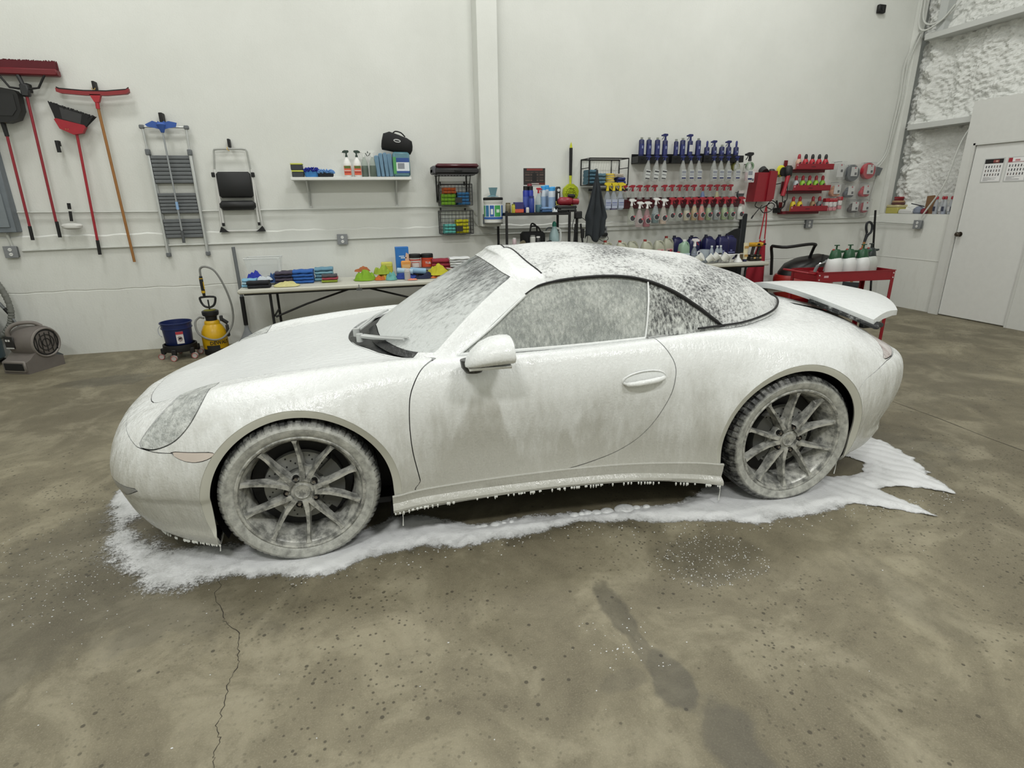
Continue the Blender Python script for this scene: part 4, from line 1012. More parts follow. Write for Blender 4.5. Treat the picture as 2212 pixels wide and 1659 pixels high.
# angle broom
t = thing('angle_broom', 'red-handled angle broom with black fanned bristles hung head up', 'broom', (-2.33, 4.70, 2.32), group='brooms hung on the back wall')
MB().prism([(-.16, .095), (-.13, .01), (-.02, -.045), (.06, -.03), (.10, .03), (.09, .045), (-.14, .105)], -.025, .025).obj('broom_cap', C('a01f2c'), t)
b = MB()
for k in range(60):
    f = k/59; x0 = -.145+.24*f; z0 = .10-.06*f; x1 = -.18+.38*f; z1 = .26-.13*f
    b.cyl((x0, 0, z0-.01), (x1, r_.uniform(-.02, .02), z1+r_.uniform(-.004, .004)), .008, .006, 4, False)
b.prism([(-.15, .09), (-.172, .245), (.185, .125), (.10, .03)], -.016, .016)
tag(b.obj('bristles', C('191919', .8), t), None, None, None, 'stuff')
MB().prism([(-.09, .10), (-.09, .205), (.09, .145), (.06, .055)], -.0175, -.0162).obj('pale_bristle_band', C('3c3c3c', .8), t)
MB().cyl((0, 0, -.03), (-.045, 0, -1.10), .0125, n=12).obj('handle', C('a01f2c'), t); MB().cyl((-.044, 0, -1.08), (-.052, 0, -1.23), .016, n=12).obj('grip', BLACK, t)
holder(t, -.07, 0, .03)
# floor squeegee with wooden handle
t = thing('floor_squeegee', 'wide floor squeegee with a red curved head and long wooden handle', 'squeegee', (-2.085, 4.71, 2.67), group='brooms hung on the back wall')
ar = [(-.33, .03), (-.30, .018), (-.1, .006), (.1, .008), (.28, .028), (.305, .045)]
MB().prism(ar+[(x, z-.035) for x, z in ar[::-1]], -.03, .02).obj('head', C('8c2a2e'), t); MB().prism([(x, z+.014) for x, z in ar]+ar[::-1], -.012, .0).obj('rubber_blade', BLACK, t)
MB().prism([(-.05, -.02), (.05, -.02), (.02, -.09), (-.02, -.09)], -.03, .01).cyl((0, -.01, -.06), (-.005, -.01, -.15), .018, n=12).obj('socket', C('b02a33'), t)
MB().cyl((-.004, -.01, -.12), (.015, -.01, -1.67), .0135, n=12).obj('handle', WOOD, t)
holder(t, -.003, -.01, .05)
# ladder folded flat
t = thing('step_ladder', 'folded aluminium step ladder with grey ribbed treads hung on the back wall', 'ladder', (-1.53, 4.73, 1.05))
for s in (-1, 1):
    MB().box(s*.20-.013, s*.20+.013, -.02, .02, .0, 1.08, .004).obj('rail', ALU, t)
    MB().box(s*.19-.011, s*.19+.011, .012, .04, .02, 1.0, .004).obj('rear_rail', ALU, t)
    MB().cyl((s*.20, 0, 1.06), (s*.205, 0, 1.31), .011, n=10).obj('handrail', ALU, t)
    MB().box(s*.20-.020, s*.20+.020, -.028, .028, 1.04, 1.10, .006).obj('hinge', GREYD, t); MB().box(s*.20-.020, s*.20+.020, -.026, .03, -.01, .035, .006).obj('foot', GREYD, t)
    MB().box(s*.21-.024, s*.21+.024, -.018, .018, 1.295, 1.335, .008).obj('corner_cap', GREYD, t)
MB().cyl((-.20, 0, 1.315), (.20, 0, 1.315), .010, n=10).obj('top_bar', ALU, t)
for z0, z1, n in ((.19, .39, 5), (.45, .66, 6), (.76, 1.04, 7)):
    st_ = MB().box(-.185, .185, .002, .02, z0, z1).obj('tread', C('4e5053'), t, smooth=0)
    for k in range(n):
        a = z0+(z1-z0)*k/n; MB().box(-.185, .185, -.012, .004, a+.004, a+(z1-z0)/n-.003, .003).obj('rib', GREYD, st_, smooth=0)
# blue duster over the ladder
t = thing('ceiling_duster', 'blue petalled ceiling duster on a steel pole hung in front of the ladder', 'duster', (-1.535, 4.66, 2.36))
hb = MB()
for sx, l in ((-1, .15), (1, .15), (-.45, .10), (.5, .12)): hb.add([(0, 0, .03), (sx*l*.5, -.01, .055), (sx*l, -.005, .03+.01*sx), (sx*l*.9, .0, .0), (sx*l*.4, -.012, -.015), (0, 0, -.03)], [(0, 1, 2, 3, 4, 5)])
hb.lathe([(0, -.06), (.016, -.055), (.028, -.02), (.045, .02), (.03, .04), (0, .045)], (0, 0, 0), 14)
hb.obj('duster_head', C('3d5fa8', .8), t); hb2 = MB().cyl((0, 0, -.05), (.003, 0, -.76), .009, n=10).cyl((.003, 0, -.80), (.003, 0, -1.06), .010, n=10).obj('pole', M('steel_pole', 'a7abae', .3, .6), t)
MB().cyl((.003, 0, -.74), (.003, 0, -.82), .014, n=10).obj('pole_lock', C('8fb2d8'), t); MB().cyl((.003, 0, -1.04), (.0, 0, -1.17), .015, n=10).obj('grip', C('55585a'), t)
MB().box(-.018, .018, .03, .12, .03, .14, .005).obj('wall_clip', BLACK, t)
# step stool
t = thing('step_stool', 'folded white-framed step stool with two black padded steps hung on the wall', 'stool', (-.93, 4.72, 1.29))
MB().tube([(-.19, 0, .62), (-.165, 0, .80), (-.16, 0, .85), (-.12, 0, .865), (.12, 0, .868), (.165, 0, .852), (.17, 0, .80), (.18, 0, .62)], .010, 8, sub=2).obj('handle_bow', C('a9aba6', .35), t)
for s in (-1, 1):
    MB().tube([(s*.185, 0, .66), (s*.18, -.01, .3), (s*.185, -.01, .10)], .011, 8).obj('front_leg', C('dcdcd8', .35), t); MB().cyl((s*.185, -.01, .10), (s*.185, -.01, .065), .014, n=10).obj('foot', BLACK, t)
    MB().box(s*.20-.022, s*.20+.012, -.02, .02, .58, .63, .005).obj('pivot', BLACK, t)
MB().tube([(-.185, .02, .62), (-.215, .02, .05), (-.19, .02, .01), (.19, .02, .01), (.215, .02, .05), (.185, .02, .62)], .011, 8).obj('rear_frame', C('dcdcd8', .35), t)
for s in (-1, 1): MB().prism([(s*.24, .0), (s*.14, .0), (s*.17, .02), (s*.215, .06)], -.01, .03).obj('foot', BLACK, t)
MB().box(-.175, .175, -.045, .0, .365, .635, .035).obj('step', C('191a1b', .6), t, smooth=60); MB().box(-.185, .185, -.075, .0, .235, .335, .03).obj('step', C('141516', .5), t, smooth=60)
MB().box(-.012, .012, -.01, .06, .885, .97, .004).obj('wall_clip', BLACK, t); MB().tube([(-.02, -.012, .885), (-.02, -.03, .86), (.0, -.03, .845)], .004, 6).obj('clip_hook', BRASS, t)
# electrical panel at the frame's edge
t = thing('electrical_panel', 'grey metal electrical panel on the back wall at the far left', 'panel', (-3.40, YB, 1.34))
MB().box(-.33, .335, -.10, 0, 0, .95, .006).obj('cabinet', M('panel_grey', '727a80', .5), t); MB().box(-.29, .29, -.112, -.10, .05, .90, .004).obj('door', M('panel_grey2', '7d858a', .5), t)
MB().cyl((.20, -.03, 0), (.22, -.03, -.14), .014, n=8).obj('conduit_stub', PIPE, t)
# ------------------------------------------------------------------ white shelf and its load
t = thing('wall_shelf', 'white floating shelf on two white brackets', 'shelf', (.33, 4.64, 1.845))
MB().box(-.655, .655, -.13, .14, -.016, .016, .003).obj('board', C('dfe0dc', .5), t)
for s in (-.50, .485): MB().box(s-.014, s+.014, .118, .138, -.31, -.016).prism([(.13, -.30), (.118, -.29), (-.10, -.03), (-.11, -.016), (.12, -.016)], s-.004, s+.004, 'yz').obj('bracket', C('c4c6c2', .4), t)
SZ = 1.862
def towel(loc, w, d, layers, cols, label, rotz=0, lay_h=.022, name='folded_towel', cat='towel', group=None, tex=True):
    """a stack folded from one or more cloths: rounded, slightly askew layers, the fold at the front"""
    t = thing(name, label, cat, loc, rotz, group); r = random.Random(int(abs(loc[0]*971+loc[2]*71+w*333)))
    for k in range(layers):
        dx, dw = r.uniform(-.006, .006), r.uniform(-.012, .0); z0 = k*lay_h
        m = MB(); nx_ = 10; prof = [(-d/2, .5)]
        vs_ = []; n_ = 14
        for i in range(nx_+1):
            x = -w/2-dw/2+(w+dw)*i/nx_+dx; sag = .0015*math.sin(i*1.3+k)+.001*r.uniform(-1, 1)
            for j in range(n_):
                a = 2*PI*j/n_; yy = math.copysign(abs(math.cos(a))**.35, math.cos(a))*d/2; zz = math.copysign(abs(math.sin(a))**.7, math.sin(a))*lay_h*.52
                vs_.append((x, yy+r.uniform(-.003, .003), z0+lay_h*.5+zz+sag*(k+1)*.4))
        fs = [(i*n_+q, i*n_+(q+1) % n_, (i+1)*n_+(q+1) % n_, (i+1)*n_+q) for i in range(nx_) for q in range(n_)]+[tuple(range(n_)), tuple(range(nx_*n_, nx_*n_+n_))]
        m.add(vs_, fs).obj('fold', M('cloth_'+cols[k % len(cols)], cols[k % len(cols)], .9, grain=60), t, smooth=60)
    return t
def crumple(loc, w, d, h, col, label, rotz=0, seed=1, name='cloth', cat='cloth', group=None, parent=None, n=34, fr=9):
    """a heap of loose cloth, with ridged folds"""
    vs_ = []; fs = []
    for j in range(n+1):
        for i in range(n+1):
            u, v = -1+2*i/n, -1+2*j/n; x, y = u*math.sqrt(1-v*v/2), v*math.sqrt(1-u*u/2)
            rr = math.hypot(x, y); q = Vector((x*1.1+seed*7.3, y*1.1, seed))
            f = max(0, 1-rr**3.6); th = seed*1.9; w1 = 4.2*(x*math.cos(th)+y*math.sin(th))+3.4*mn.noise(q*1.3); w2 = 7.5*(x*math.cos(th+1.1)+y*math.sin(th+1.1))+4*mn.noise(q*1.9+Vector((3, 1, 2)))
            z = h*f*(.52+.26*math.sin(w1)+.15*math.sin(w2)+.30*mn.noise(q*1.6))
            rad = 1+.16*mn.noise(q*1.7)
            vs_.append((x*w/2*rad, y*d/2*rad, max(.003, z)+(.003 if rr < .97 else 0)))
    for j in range(n):
        for i in range(n): fs.append((j*(n+1)+i, j*(n+1)+i+1, (j+1)*(n+1)+i+1, (j+1)*(n+1)+i))
    m = MB().add(vs_, fs); mt = M('cloth_'+col, col, .9, grain=60)
    if parent is not None:
        o = m.obj('fold', mt, parent, smooth=70, fix=False); o.location = loc; o.rotation_euler = (0, 0, rotz); return o
    t = thing(name, label, cat, loc, rotz, group); m.obj('cloth_heap', mt, t, smooth=70, fix=False); return t
def sponge(loc, label, c1='3f4245', c2='c3c85a'):
    t = thing('sponge', label, 'sponge', loc, group='sponges on the shelf'); MB().box(-.062, .062, -.05, .05, 0, .056, .006).obj('sponge_body', M('sponge_'+c1, c1, .9), t); MB().box(-.064, .064, -.052, .052, .056, .072, .004).obj('scrub_face', M('sponge_'+c2, c2, .9), t); return t
sponge((-.25, 4.62, SZ), 'lower of two grey and yellow sponges stacked at the left end of the shelf'); sponge((-.255, 4.62, SZ+.073), 'upper of two grey and yellow sponges stacked at the left end of the shelf')
def noodle(loc, r, h, col, base, label, seed=4):
    t = thing('wash_mitt', label, 'mitt', loc, group='wash mitts on the shelf'); rr = random.Random(seed)
    MB().lathe([(r*.9, 0), (r, h*.2), (r, h*.45), (r*.7, h*.55), (0, h*.55)], (0, 0, 0), 18, 1, .75).obj('backing', C(base, .9), t)
    m = MB()
    for k in range(170):
        a = rr.uniform(0, 2*PI); e = rr.uniform(0, .9); x, y = r*math.cos(a)*math.cos(e)*.95, r*.75*math.sin(a)*math.cos(e)*.95; z = h*.4+h*.35*math.sin(e)
        d = Vector((math.cos(a), .75*math.sin(a), rr.uniform(.1, .9))).normalized()*.024; m.cyl((x, y, z), Vector((x, y, z))+d, .006, .0045, 5)
    tag(m.obj('chenille', C(col, .9), t), None, None, None, 'stuff'); return t
noodle((-.105, 4.60, SZ), .078, .13, '27329a', '3f7fbd', 'dark blue chenille wash mitt on a light blue sponge, on the shelf')
noodle((.04, 4.60, SZ), .088, .10, '6f9ed6', '25272b', 'light blue chenille wash pad with a dark base, on the shelf', 6)
def trig_head(parent, z, col, lever=None, s=1.0, face=-1, name='spray_trigger', mat=None):
    m = mat or C(col, .4); f = face
    h = MB().cyl((0, 0, z), (0, 0, z+.022*s), .016*s, .015*s, 12).box(-.010*s, .010*s, -.010*s, .010*s, z+.02*s, z+.05*s, .002)
    h.prism([(f*.046*s, z+.050*s), (f*.046*s, z+.066*s), (f*.02*s, z+.080*s), (-f*.028*s, z+.078*s), (-f*.034*s, z+.060*s), (-f*.012*s, z+.046*s)], -.011*s, .011*s)
    o = h.obj(name, m, parent)
    MB().tube([(f*.022*s, 0, z+.052*s), (f*.030*s, 0, z+.030*s), (f*.045*s, 0, z+.012*s)], .0045*s, 6).obj('trigger_lever', C(lever, .4) if lever else m, o)
    MB().cyl((f*.044*s, 0, z+.058*s), (f*.056*s, 0, z+.058*s), .009*s, n=10).obj('nozzle', C(lever, .4) if lever else m, o)
    return o
def spray_bottle(loc, label, body, liquid=None, trig='a3222f', h=.20, r=.042, lever=None, level=.5, face=-1, group=None, disc=None, lab=None, clearb=True, tilt=0, name='spray_bottle', shoulder=.62, ts=1.0, rotz=0):
    t = thing(name, label, 'bottle', loc, rotz, group, rot=(0, tilt, rotz))
    P = [(r*.86, 0), (r, .008), (r, h*shoulder), (r*.93, h*(shoulder+.06)), (r*.55, h*.86), (.014, h*.95), (.013, h)]
    MB().lathe(P, n=18).obj('bottle', clear('bottle_'+body, body, .34, .15) if clearb else C(body, .35), t)
    if liquid: 
        zl = h*level; PL = [(r*.8, .004)]+[(max(.01, np.interp(z, [p[1] for p in P], [p[0] for p in P])-.003), z) for z in np.linspace(.01, zl, 6)]+[(0, zl)]
        MB().lathe(PL, n=16).obj('liquid', C(liquid, .3), t)
    trig_head(t, h-.004, trig, lever, ts, face)
    if disc:
        MB().lathe([(r*.80, -.001), (0, -.001)], (0, -r-.002, h*.34), 20, axis='y').obj('label_ring', C('d8d8d4'), t)
        MB().lathe([(r*.70, -.002), (0, -.002)], (0, -r-.002, h*.34), 20, axis='y').obj('round_label', C('38373b'), t)
        MB().lathe([(r*.24, -.004), (0, -.004)], (r*.45, -r-.002, h*.34+r*.45), 12, axis='y').obj('label_dot', C('c9525f'), t)
    if lab:
        hw = r*.8
        MB().box(-hw, hw, -r-.0015, -r+.006, h*.10, h*.55).obj('label', C(lab[0]), t, smooth=0)
        for q, (c_, a, b_) in enumerate(lab[1]): MB().box(-hw*.9, hw*.9, -r-.0025, -r-.0014, h*a, h*b_).obj('label_print', C(c_), t, smooth=0)
    return t
for k, x in enumerate((.285, .395)):
    spray_bottle((x, 4.60, SZ), ('left' if k == 0 else 'right')+' of two white cleaner bottles with orange labels on the shelf', 'e3e3df', None, '20372c', .215, .047, 'e6e6e2', clearb=False, group='white cleaner bottles', face=1 if k else -1,
                 lab=('d9603f', (('5a6b2c', .42, .55), ('e9dfd8', .30, .33), ('b03a2c', .20, .27))), ts=.9)
for k, (x, y) in enumerate(((.475, 4.60), (.565, 4.57))):
    spray_bottle((x, y, SZ), ('left' if k == 0 else 'right')+' of two clear spray bottles of dark green liquid on the shelf', '9fb0a2', '16291f', 'dfe2dd', .215, .040, '2a3b31', .56, group='dark green spray bottles', face=-1 if k else 1, ts=.9)
for k, (x, z, w_) in enumerate(((.635, .225, .045), (.70, .25, .04), (.75, .255, .042), (.80, .245, .05))):
    t = thing('foam_block', ('leftmost', 'second', 'third', 'rightmost')[k]+' of four upright blue-grey foam blocks on the shelf', 'block', (.625+.048*k, 4.61, SZ+.003), 0, 'foam blocks', rot=(0, math.radians(-4), 0))
    MB().box(-w_*.50, w_*.50, -.07, .07, 0, z, .008).obj('block', M('blue_grey_foam', '6f8fa6', .9), t)
t = thing('wipes_box', 'wide blue-green tub of wipes with a blue and white label on the shelf', 'tub', (.885, 4.60, SZ))
MB().box(-.095, .095, -.085, .085, 0, .265, .02).obj('tub', C('5d8792', .35), t); MB().box(-.06, .085, -.0875, -.085, .04, .20).obj('label', C('dfe5e8'), t); MB().box(-.06, .085, -.089, -.0875, .155, .20).box(-.06, .085, -.089, -.0875, .04, .062).obj('label_band', C('2c4f92'), t, smooth=0)
MB().box(-.095, -.06, -.0875, -.084, .03, .21).obj('label_side', C('4f9a58'), t); MB().box(-.045, .03, -.0895, -.087, .085, .145, .001).obj('label_block', C('8a8f96'), t)
t = thing('tool_bag', 'black soft tool bag with an oval badge lying on the wipes tub', 'bag', (.845, 4.60, SZ+.268), rot=(0, math.radians(9), 0))
bagv = MB(); ring = []
for k, (x, w_, z0, z1) in enumerate(((-.175, .05, .03, .10), (-.165, .075, .0, .17), (-.10, .085, -.005, .20), (0, .085, -.005, .185), (.10, .085, -.004, .165), (.155, .075, .0, .14), (.17, .05, .03, .09))):
    for j in range(12):
        a = 2*PI*j/12; ring.append((x, math.copysign(abs(math.cos(a))**.5, math.cos(a))*w_, (z0+z1)/2+math.copysign(abs(math.sin(a))**.6, math.sin(a))*(z1-z0)/2+.004*math.sin(k*3+j)))
bagv.add(ring, [(i*12+q, i*12+(q+1) % 12, (i+1)*12+(q+1) % 12, (i+1)*12+q) for i in range(6) for q in range(12)]+[tuple(range(12)), tuple(range(72, 84))]).obj('bag_body', C('121314', .8), t, smooth=60)
MB().tube([(-.06, 0, .19), (-.03, 0, .215), (.03, 0, .21), (.08, 0, .175)], .008, 6, sub=3).obj('handle', BLACK, t)
MB().lathe([(.040, 0), (.038, -.003), (0, -.003)], (-.01, -.085, .11), 24, 1, .45, axis='y').obj('badge', C('c9cbcb'), t); MB().lathe([(.030, 0), (0, -.001)], (-.01, -.0885, .11), 24, 1, .28, axis='y').obj('badge_centre', C('26282a'), t)
# ------------------------------------------------------------------ wire baskets
WIRE = C('191a1b', .4)
def wire_basket(loc, w, d, h, label, nx=9, nz=6):
    t = thing('wire_basket', label, 'basket', loc, group='wire baskets beside the column')
    f = MB()
    for z in (0, h):
        f.tube([(0, 0, z), (w, 0, z), (w, d, z), (0, d, z)], .004, 6, True)
    for x, y in ((0, 0), (w, 0), (w, d), (0, d)): f.cyl((x, y, 0), (x, y, h), .004, n=6)
    f.obj('rim', WIRE, t)
    for yy, nm in ((0, 'front_grid'), (d, 'back_grid')):
        g_ = MB()
        for k in range(1, nx): g_.cyl((w*k/nx, yy, 0), (w*k/nx, yy, h), .0022, n=4, caps=False)
        for k in range(1, nz): g_.cyl((0, yy, h*k/nz), (w, yy, h*k/nz), .0022, n=4, caps=False)
        g_.obj(nm, WIRE, t)
    g_ = MB()
    for k in range(nx+1): g_.cyl((w*k/nx, 0, 0), (w*k/nx, d, 0), .0022, n=4, caps=False)
    for k in range(1, 6): g_.cyl((0, d*k/6, 0), (w, d*k/6, 0), .0022, n=4, caps=False)
    for x in (0, w):
        for k in range(1, 5): g_.cyl((x, d*k/5, 0), (x, d*k/5, h), .0022, n=4, caps=False)
        for k in range(1, nz): g_.cyl((x, 0, h*k/nz), (x, d, h*k/nz), .0022, n=4, caps=False)
    g_.obj('floor_and_sides', WIRE, t)
    MB().box(w*.46, w*.66, -.008, -.002, .03, .09).obj('tag_plate', C('1c1d1e'), t, smooth=0)
    for x in (.03, w-.06): MB().box(x-.008, x+.008, d-.006, d+.01, h-.01, h+.035).obj('hanger', BLACK, t)
    return t
wire_basket((1.315, 4.56, 1.54), .385, .19, .24, 'upper black wire basket, holding orange, green and blue towels')
wire_basket((1.305, 4.56, 1.21), .395, .19, .27, 'lower black wire basket, holding teal and yellow towels')
towel((1.42, 4.66, 1.545), .17, .15, 3, ['7fb52e'], 'bright green folded towels in the upper wire basket', group='towels in the wire baskets', lay_h=.042)
towel((1.43, 4.66, 1.675), .155, .15, 2, ['c8612c'], 'orange folded towels on the green ones in the upper basket', group='towels in the wire baskets', lay_h=.035)
towel((1.60, 4.66, 1.545), .15, .15, 4, ['3b79ad'], 'blue folded towels in the upper wire basket', group='towels in the wire baskets', lay_h=.036)
towel((1.42, 4.66, 1.215), .14, .15, 3, ['5fb5ac'], 'teal folded towels in the lower wire basket', group='towels in the wire baskets', lay_h=.036)
towel((1.575, 4.66, 1.215), .15, .15, 4, ['c3bd1f'], 'yellow folded towels in the lower wire basket', group='towels in the wire baskets', lay_h=.040)
t = thing('wire_shelf', 'black wire shelf on long brackets carrying a red and black case', 'shelf', (1.50, 4.60, 1.88))
g_ = MB().tube([(-.22, -.14, 0), (.22, -.14, 0), (.22, .15, 0), (-.22, .15, 0)], .005, 6, True)
for k in range(1, 12): g_.cyl((-.22+.44*k/12, -.14, 0), (-.22+.44*k/12, .15, 0), .003, n=4, caps=False)
g_.obj('grid', WIRE, t)
for s in (-.20, .17): MB().box(s-.007, s+.007, .155, .17, -.30, .02).tube([(s, -.12, 0), (s+.01, .16, -.28)], .005, 6).obj('bracket', BLACK, t)
t = thing('tool_case', 'long black case with a maroon lid lying on the wire shelf', 'case', (1.50, 4.57, 1.888))
MB().box(-.275, .27, -.11, .12, 0, .07, .02).obj('case_base', C('1d1c1e'), t); MB().box(-.23, .275, -.105, .115, .068, .115, .022).obj('case_lid', C('4e1d26', .3), t); MB().box(-.275, -.235, -.115, .12, .0, .09, .012).obj('end_cap', C('55555a'), t)
MB().box(-.02, .07, -.118, -.108, .025, .05, .004).obj('latch', BLACK, t)
# ------------------------------------------------------------------ bracketed tub of wipes, poster, yellow duster
t = thing('wipes_bucket', 'white round bucket of wipes with a green and blue label and black lid', 'bucket', (1.905, 4.35, 1.335))
MB().lathe([(.098, 0), (.108, .01), (.110, .235), (.114, .24), (.114, .255), (.108, .262)], n=32).obj('bucket', C('e2e3df', .35), t); MB().lathe([(.114, .258), (.117, .262), (.117, .285), (.105, .29), (0, .29)], n=32).obj('lid', C('151617', .4), t)
def wrap(r, a0, a1, z0, z1, mat, name, par, off=.0012):
    n = max(3, int((a1-a0)/6)); vs_ = []
    for k in range(n+1):
        a = math.radians(a0+(a1-a0)*k/n); vs_ += [((r+off)*math.sin(a), -(r+off)*math.cos(a), z0), ((r+off)*math.sin(a), -(r+off)*math.cos(a), z1)]
    return MB().add(vs_, [(2*k, 2*k+2, 2*k+3, 2*k+1) for k in range(n)]).obj(name, mat, par)
wrap(.110, -95, 95, .045, .21, C('e6e8ea'), 'label', t); wrap(.110, -95, 95, .045, .07, C('2f5ea8'), 'label_band', t, .002)
for a0, a1, c_ in ((-88, -70, '3f9a55'), (-64, -40, '2f6f9c'), (-34, -8, '2c5fa8'), (-4, 34, '3fa054'), (44, 80, '3a6fb0')): wrap(.110, a0, a1, .075, .20, C(c_), 'label_panel', t, .0026)
wrap(.110, -28, -14, .10, .16, C('dfe5e2'), 'label_window', t, .004); wrap(.110, 6, 26, .12, .155, C('d7e6d8'), 'label_window', t, .004)
MB().box(-.10, .13, .06, .43, -.012, 0, .002).box(-.10, .13, .13, .14, -.012, .10).obj('wall_bracket', GREYD, t)
crumple((1.905, 4.35, 1.628), .14, .10, .02, '5f7f88', 'grey-blue tissue standing out of the wipes bucket', seed=2, name='tissue', cat='tissue')
tt = bpy.context.scene.objects['tissue']
MB().add([(x*w_, y*w_*.6, z) for z, w_ in ((0, .030), (.05, .040), (.105, .055)) for x, y in ((-1, -.5), (-.3, -1), (.4, -.7), (1, -.2), (.6, .6), (-.5, .8))], [(r_0*6+q, r_0*6+(q+1) % 6, (r_0+1)*6+(q+1) % 6, (r_0+1)*6+q) for r_0 in range(2) for q in range(6)]).obj('pulled_sheet', M('tissue_blue', '6f939c', .8), tt)
t = thing('poster', 'small dark landscape poster with red blocks on the wall above the black rack', 'poster', (2.545, YB-.002, 1.867))
MB().box(-.146, .146, -.002, 0, -.106, .106).obj('sheet', C('d9d9d6'), t, smooth=0); MB().box(-.142, .142, -.003, -.002, -.095, .103).obj('print_field', C('2a2422'), t, smooth=0)
pm = MB().mat(C('8c3b34')).box(-.10, .11, -.0036, -.003, .075, .098).mat(C('6a2a26')).box(.02, .142, -.0036, -.003, -.092, -.070).mat(C('b9aFa8'.lower())).box(-.04, .06, -.0042, -.0036, -.088, -.074).mat(C('5c4a42'))
for a, b_ in ((-.12, -.06), (-.05, -.01), (.01, .05), (.07, .12)):
    for q in range(4): pm.box(a, b_, -.0036, -.003, .05-.033*q, .056-.033*q+.01*(q % 2))
pm.mat(C('151212')).box(-.03, .03, -.004, -.0036, -.05, .05).obj('printed_matter', None, t, smooth=0)
t = thing('chenille_duster', 'yellow-green chenille duster with a black handle hung on the wall', 'duster', (3.012, 4.73, 2.24))
MB().prism([(-.012, -.01), (0, .03), (.012, -.01), (.014, -.04), (-.014, -.04)], -.01, .01).obj('tip', C('c9cf2e'), t); MB().cyl((0, 0, -.035), (0, 0, -.36), .021, .019, 14).obj('handle', BLACK, t)
MB().cyl((0, 0, -.36), (0, 0, -.48), .018, .014, 12).obj('neck', C('c3cb2c'), t)
MB().prism([(-.03, -.46), (.03, -.46), (.085, -.50), (.105, -.545), (.098, -.60), (.06, -.68), (.02, -.725), (-.03, -.70), (-.08, -.64), (-.10, -.57), (-.09, -.51)], -.035, .02).obj('pad', M('chenille_yellow', 'aebb2a', .95, grain=90), t)
nd = MB()
for k in range(120):
    a = r_.uniform(0, 2*PI); q = math.sqrt(r_.random()); x, z = .085*q*math.cos(a), -.59+.10*q*math.sin(a); nd.cyl((x, -.03, z), (x+r_.uniform(-.008, .008), -.052, z-.012), .007, .005, 5)
tag(nd.obj('chenille', M('chenille_yellow', 'aebb2a', .95), t), None, None, None, 'stuff')
# ------------------------------------------------------------------ black wire shelving unit
t = thing('shelving_unit', 'black wire shelving unit behind the car, loaded with detailing supplies', 'rack', (2.02, 4.17, 0))
for x in (0, .78):
    for y in (0, .43): MB().box(x-.013, x+.013, y-.013, y+.013, 0, 1.47, .002).obj('post', BLACK, t, smooth=0)
for z in (.35, 1.06, 1.445):
    s_ = MB().box(0, .78, -.014, .0, z-.03, z, .002).box(0, .78, .43, .444, z-.03, z).box(-.01, .004, 0, .43, z-.03, z).box(.776, .79, 0, .43, z-.03, z)
    for k in range(1, 22): s_.box(.78*k/22-.003, .78*k/22+.003, 0, .43, z-.006, z)
    s_.box(0, .78, .01, .42, z-.012, z-.007).obj('shelf', BLACK, t, smooth=0)
RZ = 1.447
def can(loc, r, h, col, cap, label, name='spray_can', cat='can', group='cans on the black shelving', band=None, capr=None):
    t = thing(name, label, cat, loc, group=group); MB().lathe([(r*.94, 0), (r, .004), (r, h*.80), (r*.8, h*.86), (r*.8, h*.87)], n=20).obj('body', C(col, .35), t); MB().lathe([(capr or r*.86, h*.80), (capr or r*.86, h*.98), (r*.7, h), (0, h)], n=18).obj('cap', C(cap, .4), t)
    if band: wrap(r, -80, 80, h*.2, h*.6, C(band), 'label', t)
    return t
can((2.13, 4.25, RZ), .028, .10, 'c9c04a', '8b8a30', 'small yellow pot at the left end of the shelving unit')
can((2.10, 4.40, RZ), .033, .115, '9b9478', '70674c', 'beige pot at the back left of the shelving unit')
t = thing('box', 'purple and orange box of supplies at the left of the shelving unit', 'box', (2.19, 4.27, RZ)); MB().box(-.05, .055, -.05, .05, .04, .12, .004).obj('carton', C('33306e'), t); MB().box(-.05, .055, -.05, .05, 0, .045, .004).obj('carton_foot', C('d05a40'), t)
for k, (x, y, c_, cp, h_, lb) in enumerate(((2.30, 4.33, '27389c', '101114', .30, 'left of two tall blue cans with black caps on the shelving unit'), (2.36, 4.33, '27389c', '101114', .30, 'right of two tall blue cans with black caps on the shelving unit'), (2.385, 4.45, '7d1f2a', '6e1a24', .33, 'dark red can behind the tall blue cans'), (2.345, 4.24, '2c3f8f', '243272', .19, 'short dark blue can in front of the tall blue cans'))): can((x, y, RZ), .034, h_, c_, cp, lb, band='4c5fb0' if k < 2 else None)
can((2.29, 4.22, RZ), .020, .06, 'd9d9d6', 'e2e2df', 'tiny white bottle at the front of the shelving unit')
spray_bottle((2.45, 4.30, RZ), 'clear spray bottle of teal liquid with a red trigger on the shelving unit', 'a9c2c8', '1f7f95', 'b02633', .22, .040, level=.4, ts=.8, face=1)
for k, (x, y, h_) in enumerate(((2.52, 4.33, .30), (2.585, 4.40, .31), (2.64, 4.33, .29), (2.60, 4.27, .285))): can((x, y, RZ), .035, h_, 'c3cdd6', '3f9fe0', ('leftmost', 'back middle', 'rightmost', 'front middle')[k]+' of four white and bright blue cans on the shelving unit', band='8fa9c9')
towel((2.52, 4.23, RZ), .13, .09, 2, ['41618c', '6f8fb5'], 'small folded blue and grey cloths at the front of the shelving unit', lay_h=.03)
crumple((2.65, 4.24, RZ), .10, .07, .05, 'd5dadb', 'crumpled white cloth at the front edge of the shelving unit', seed=5)
t = thing('drill_battery_tool', 'black and silver upright gauge tool with a yellow clip on the shelving unit', 'tool', (2.695, 4.30, RZ+.075))
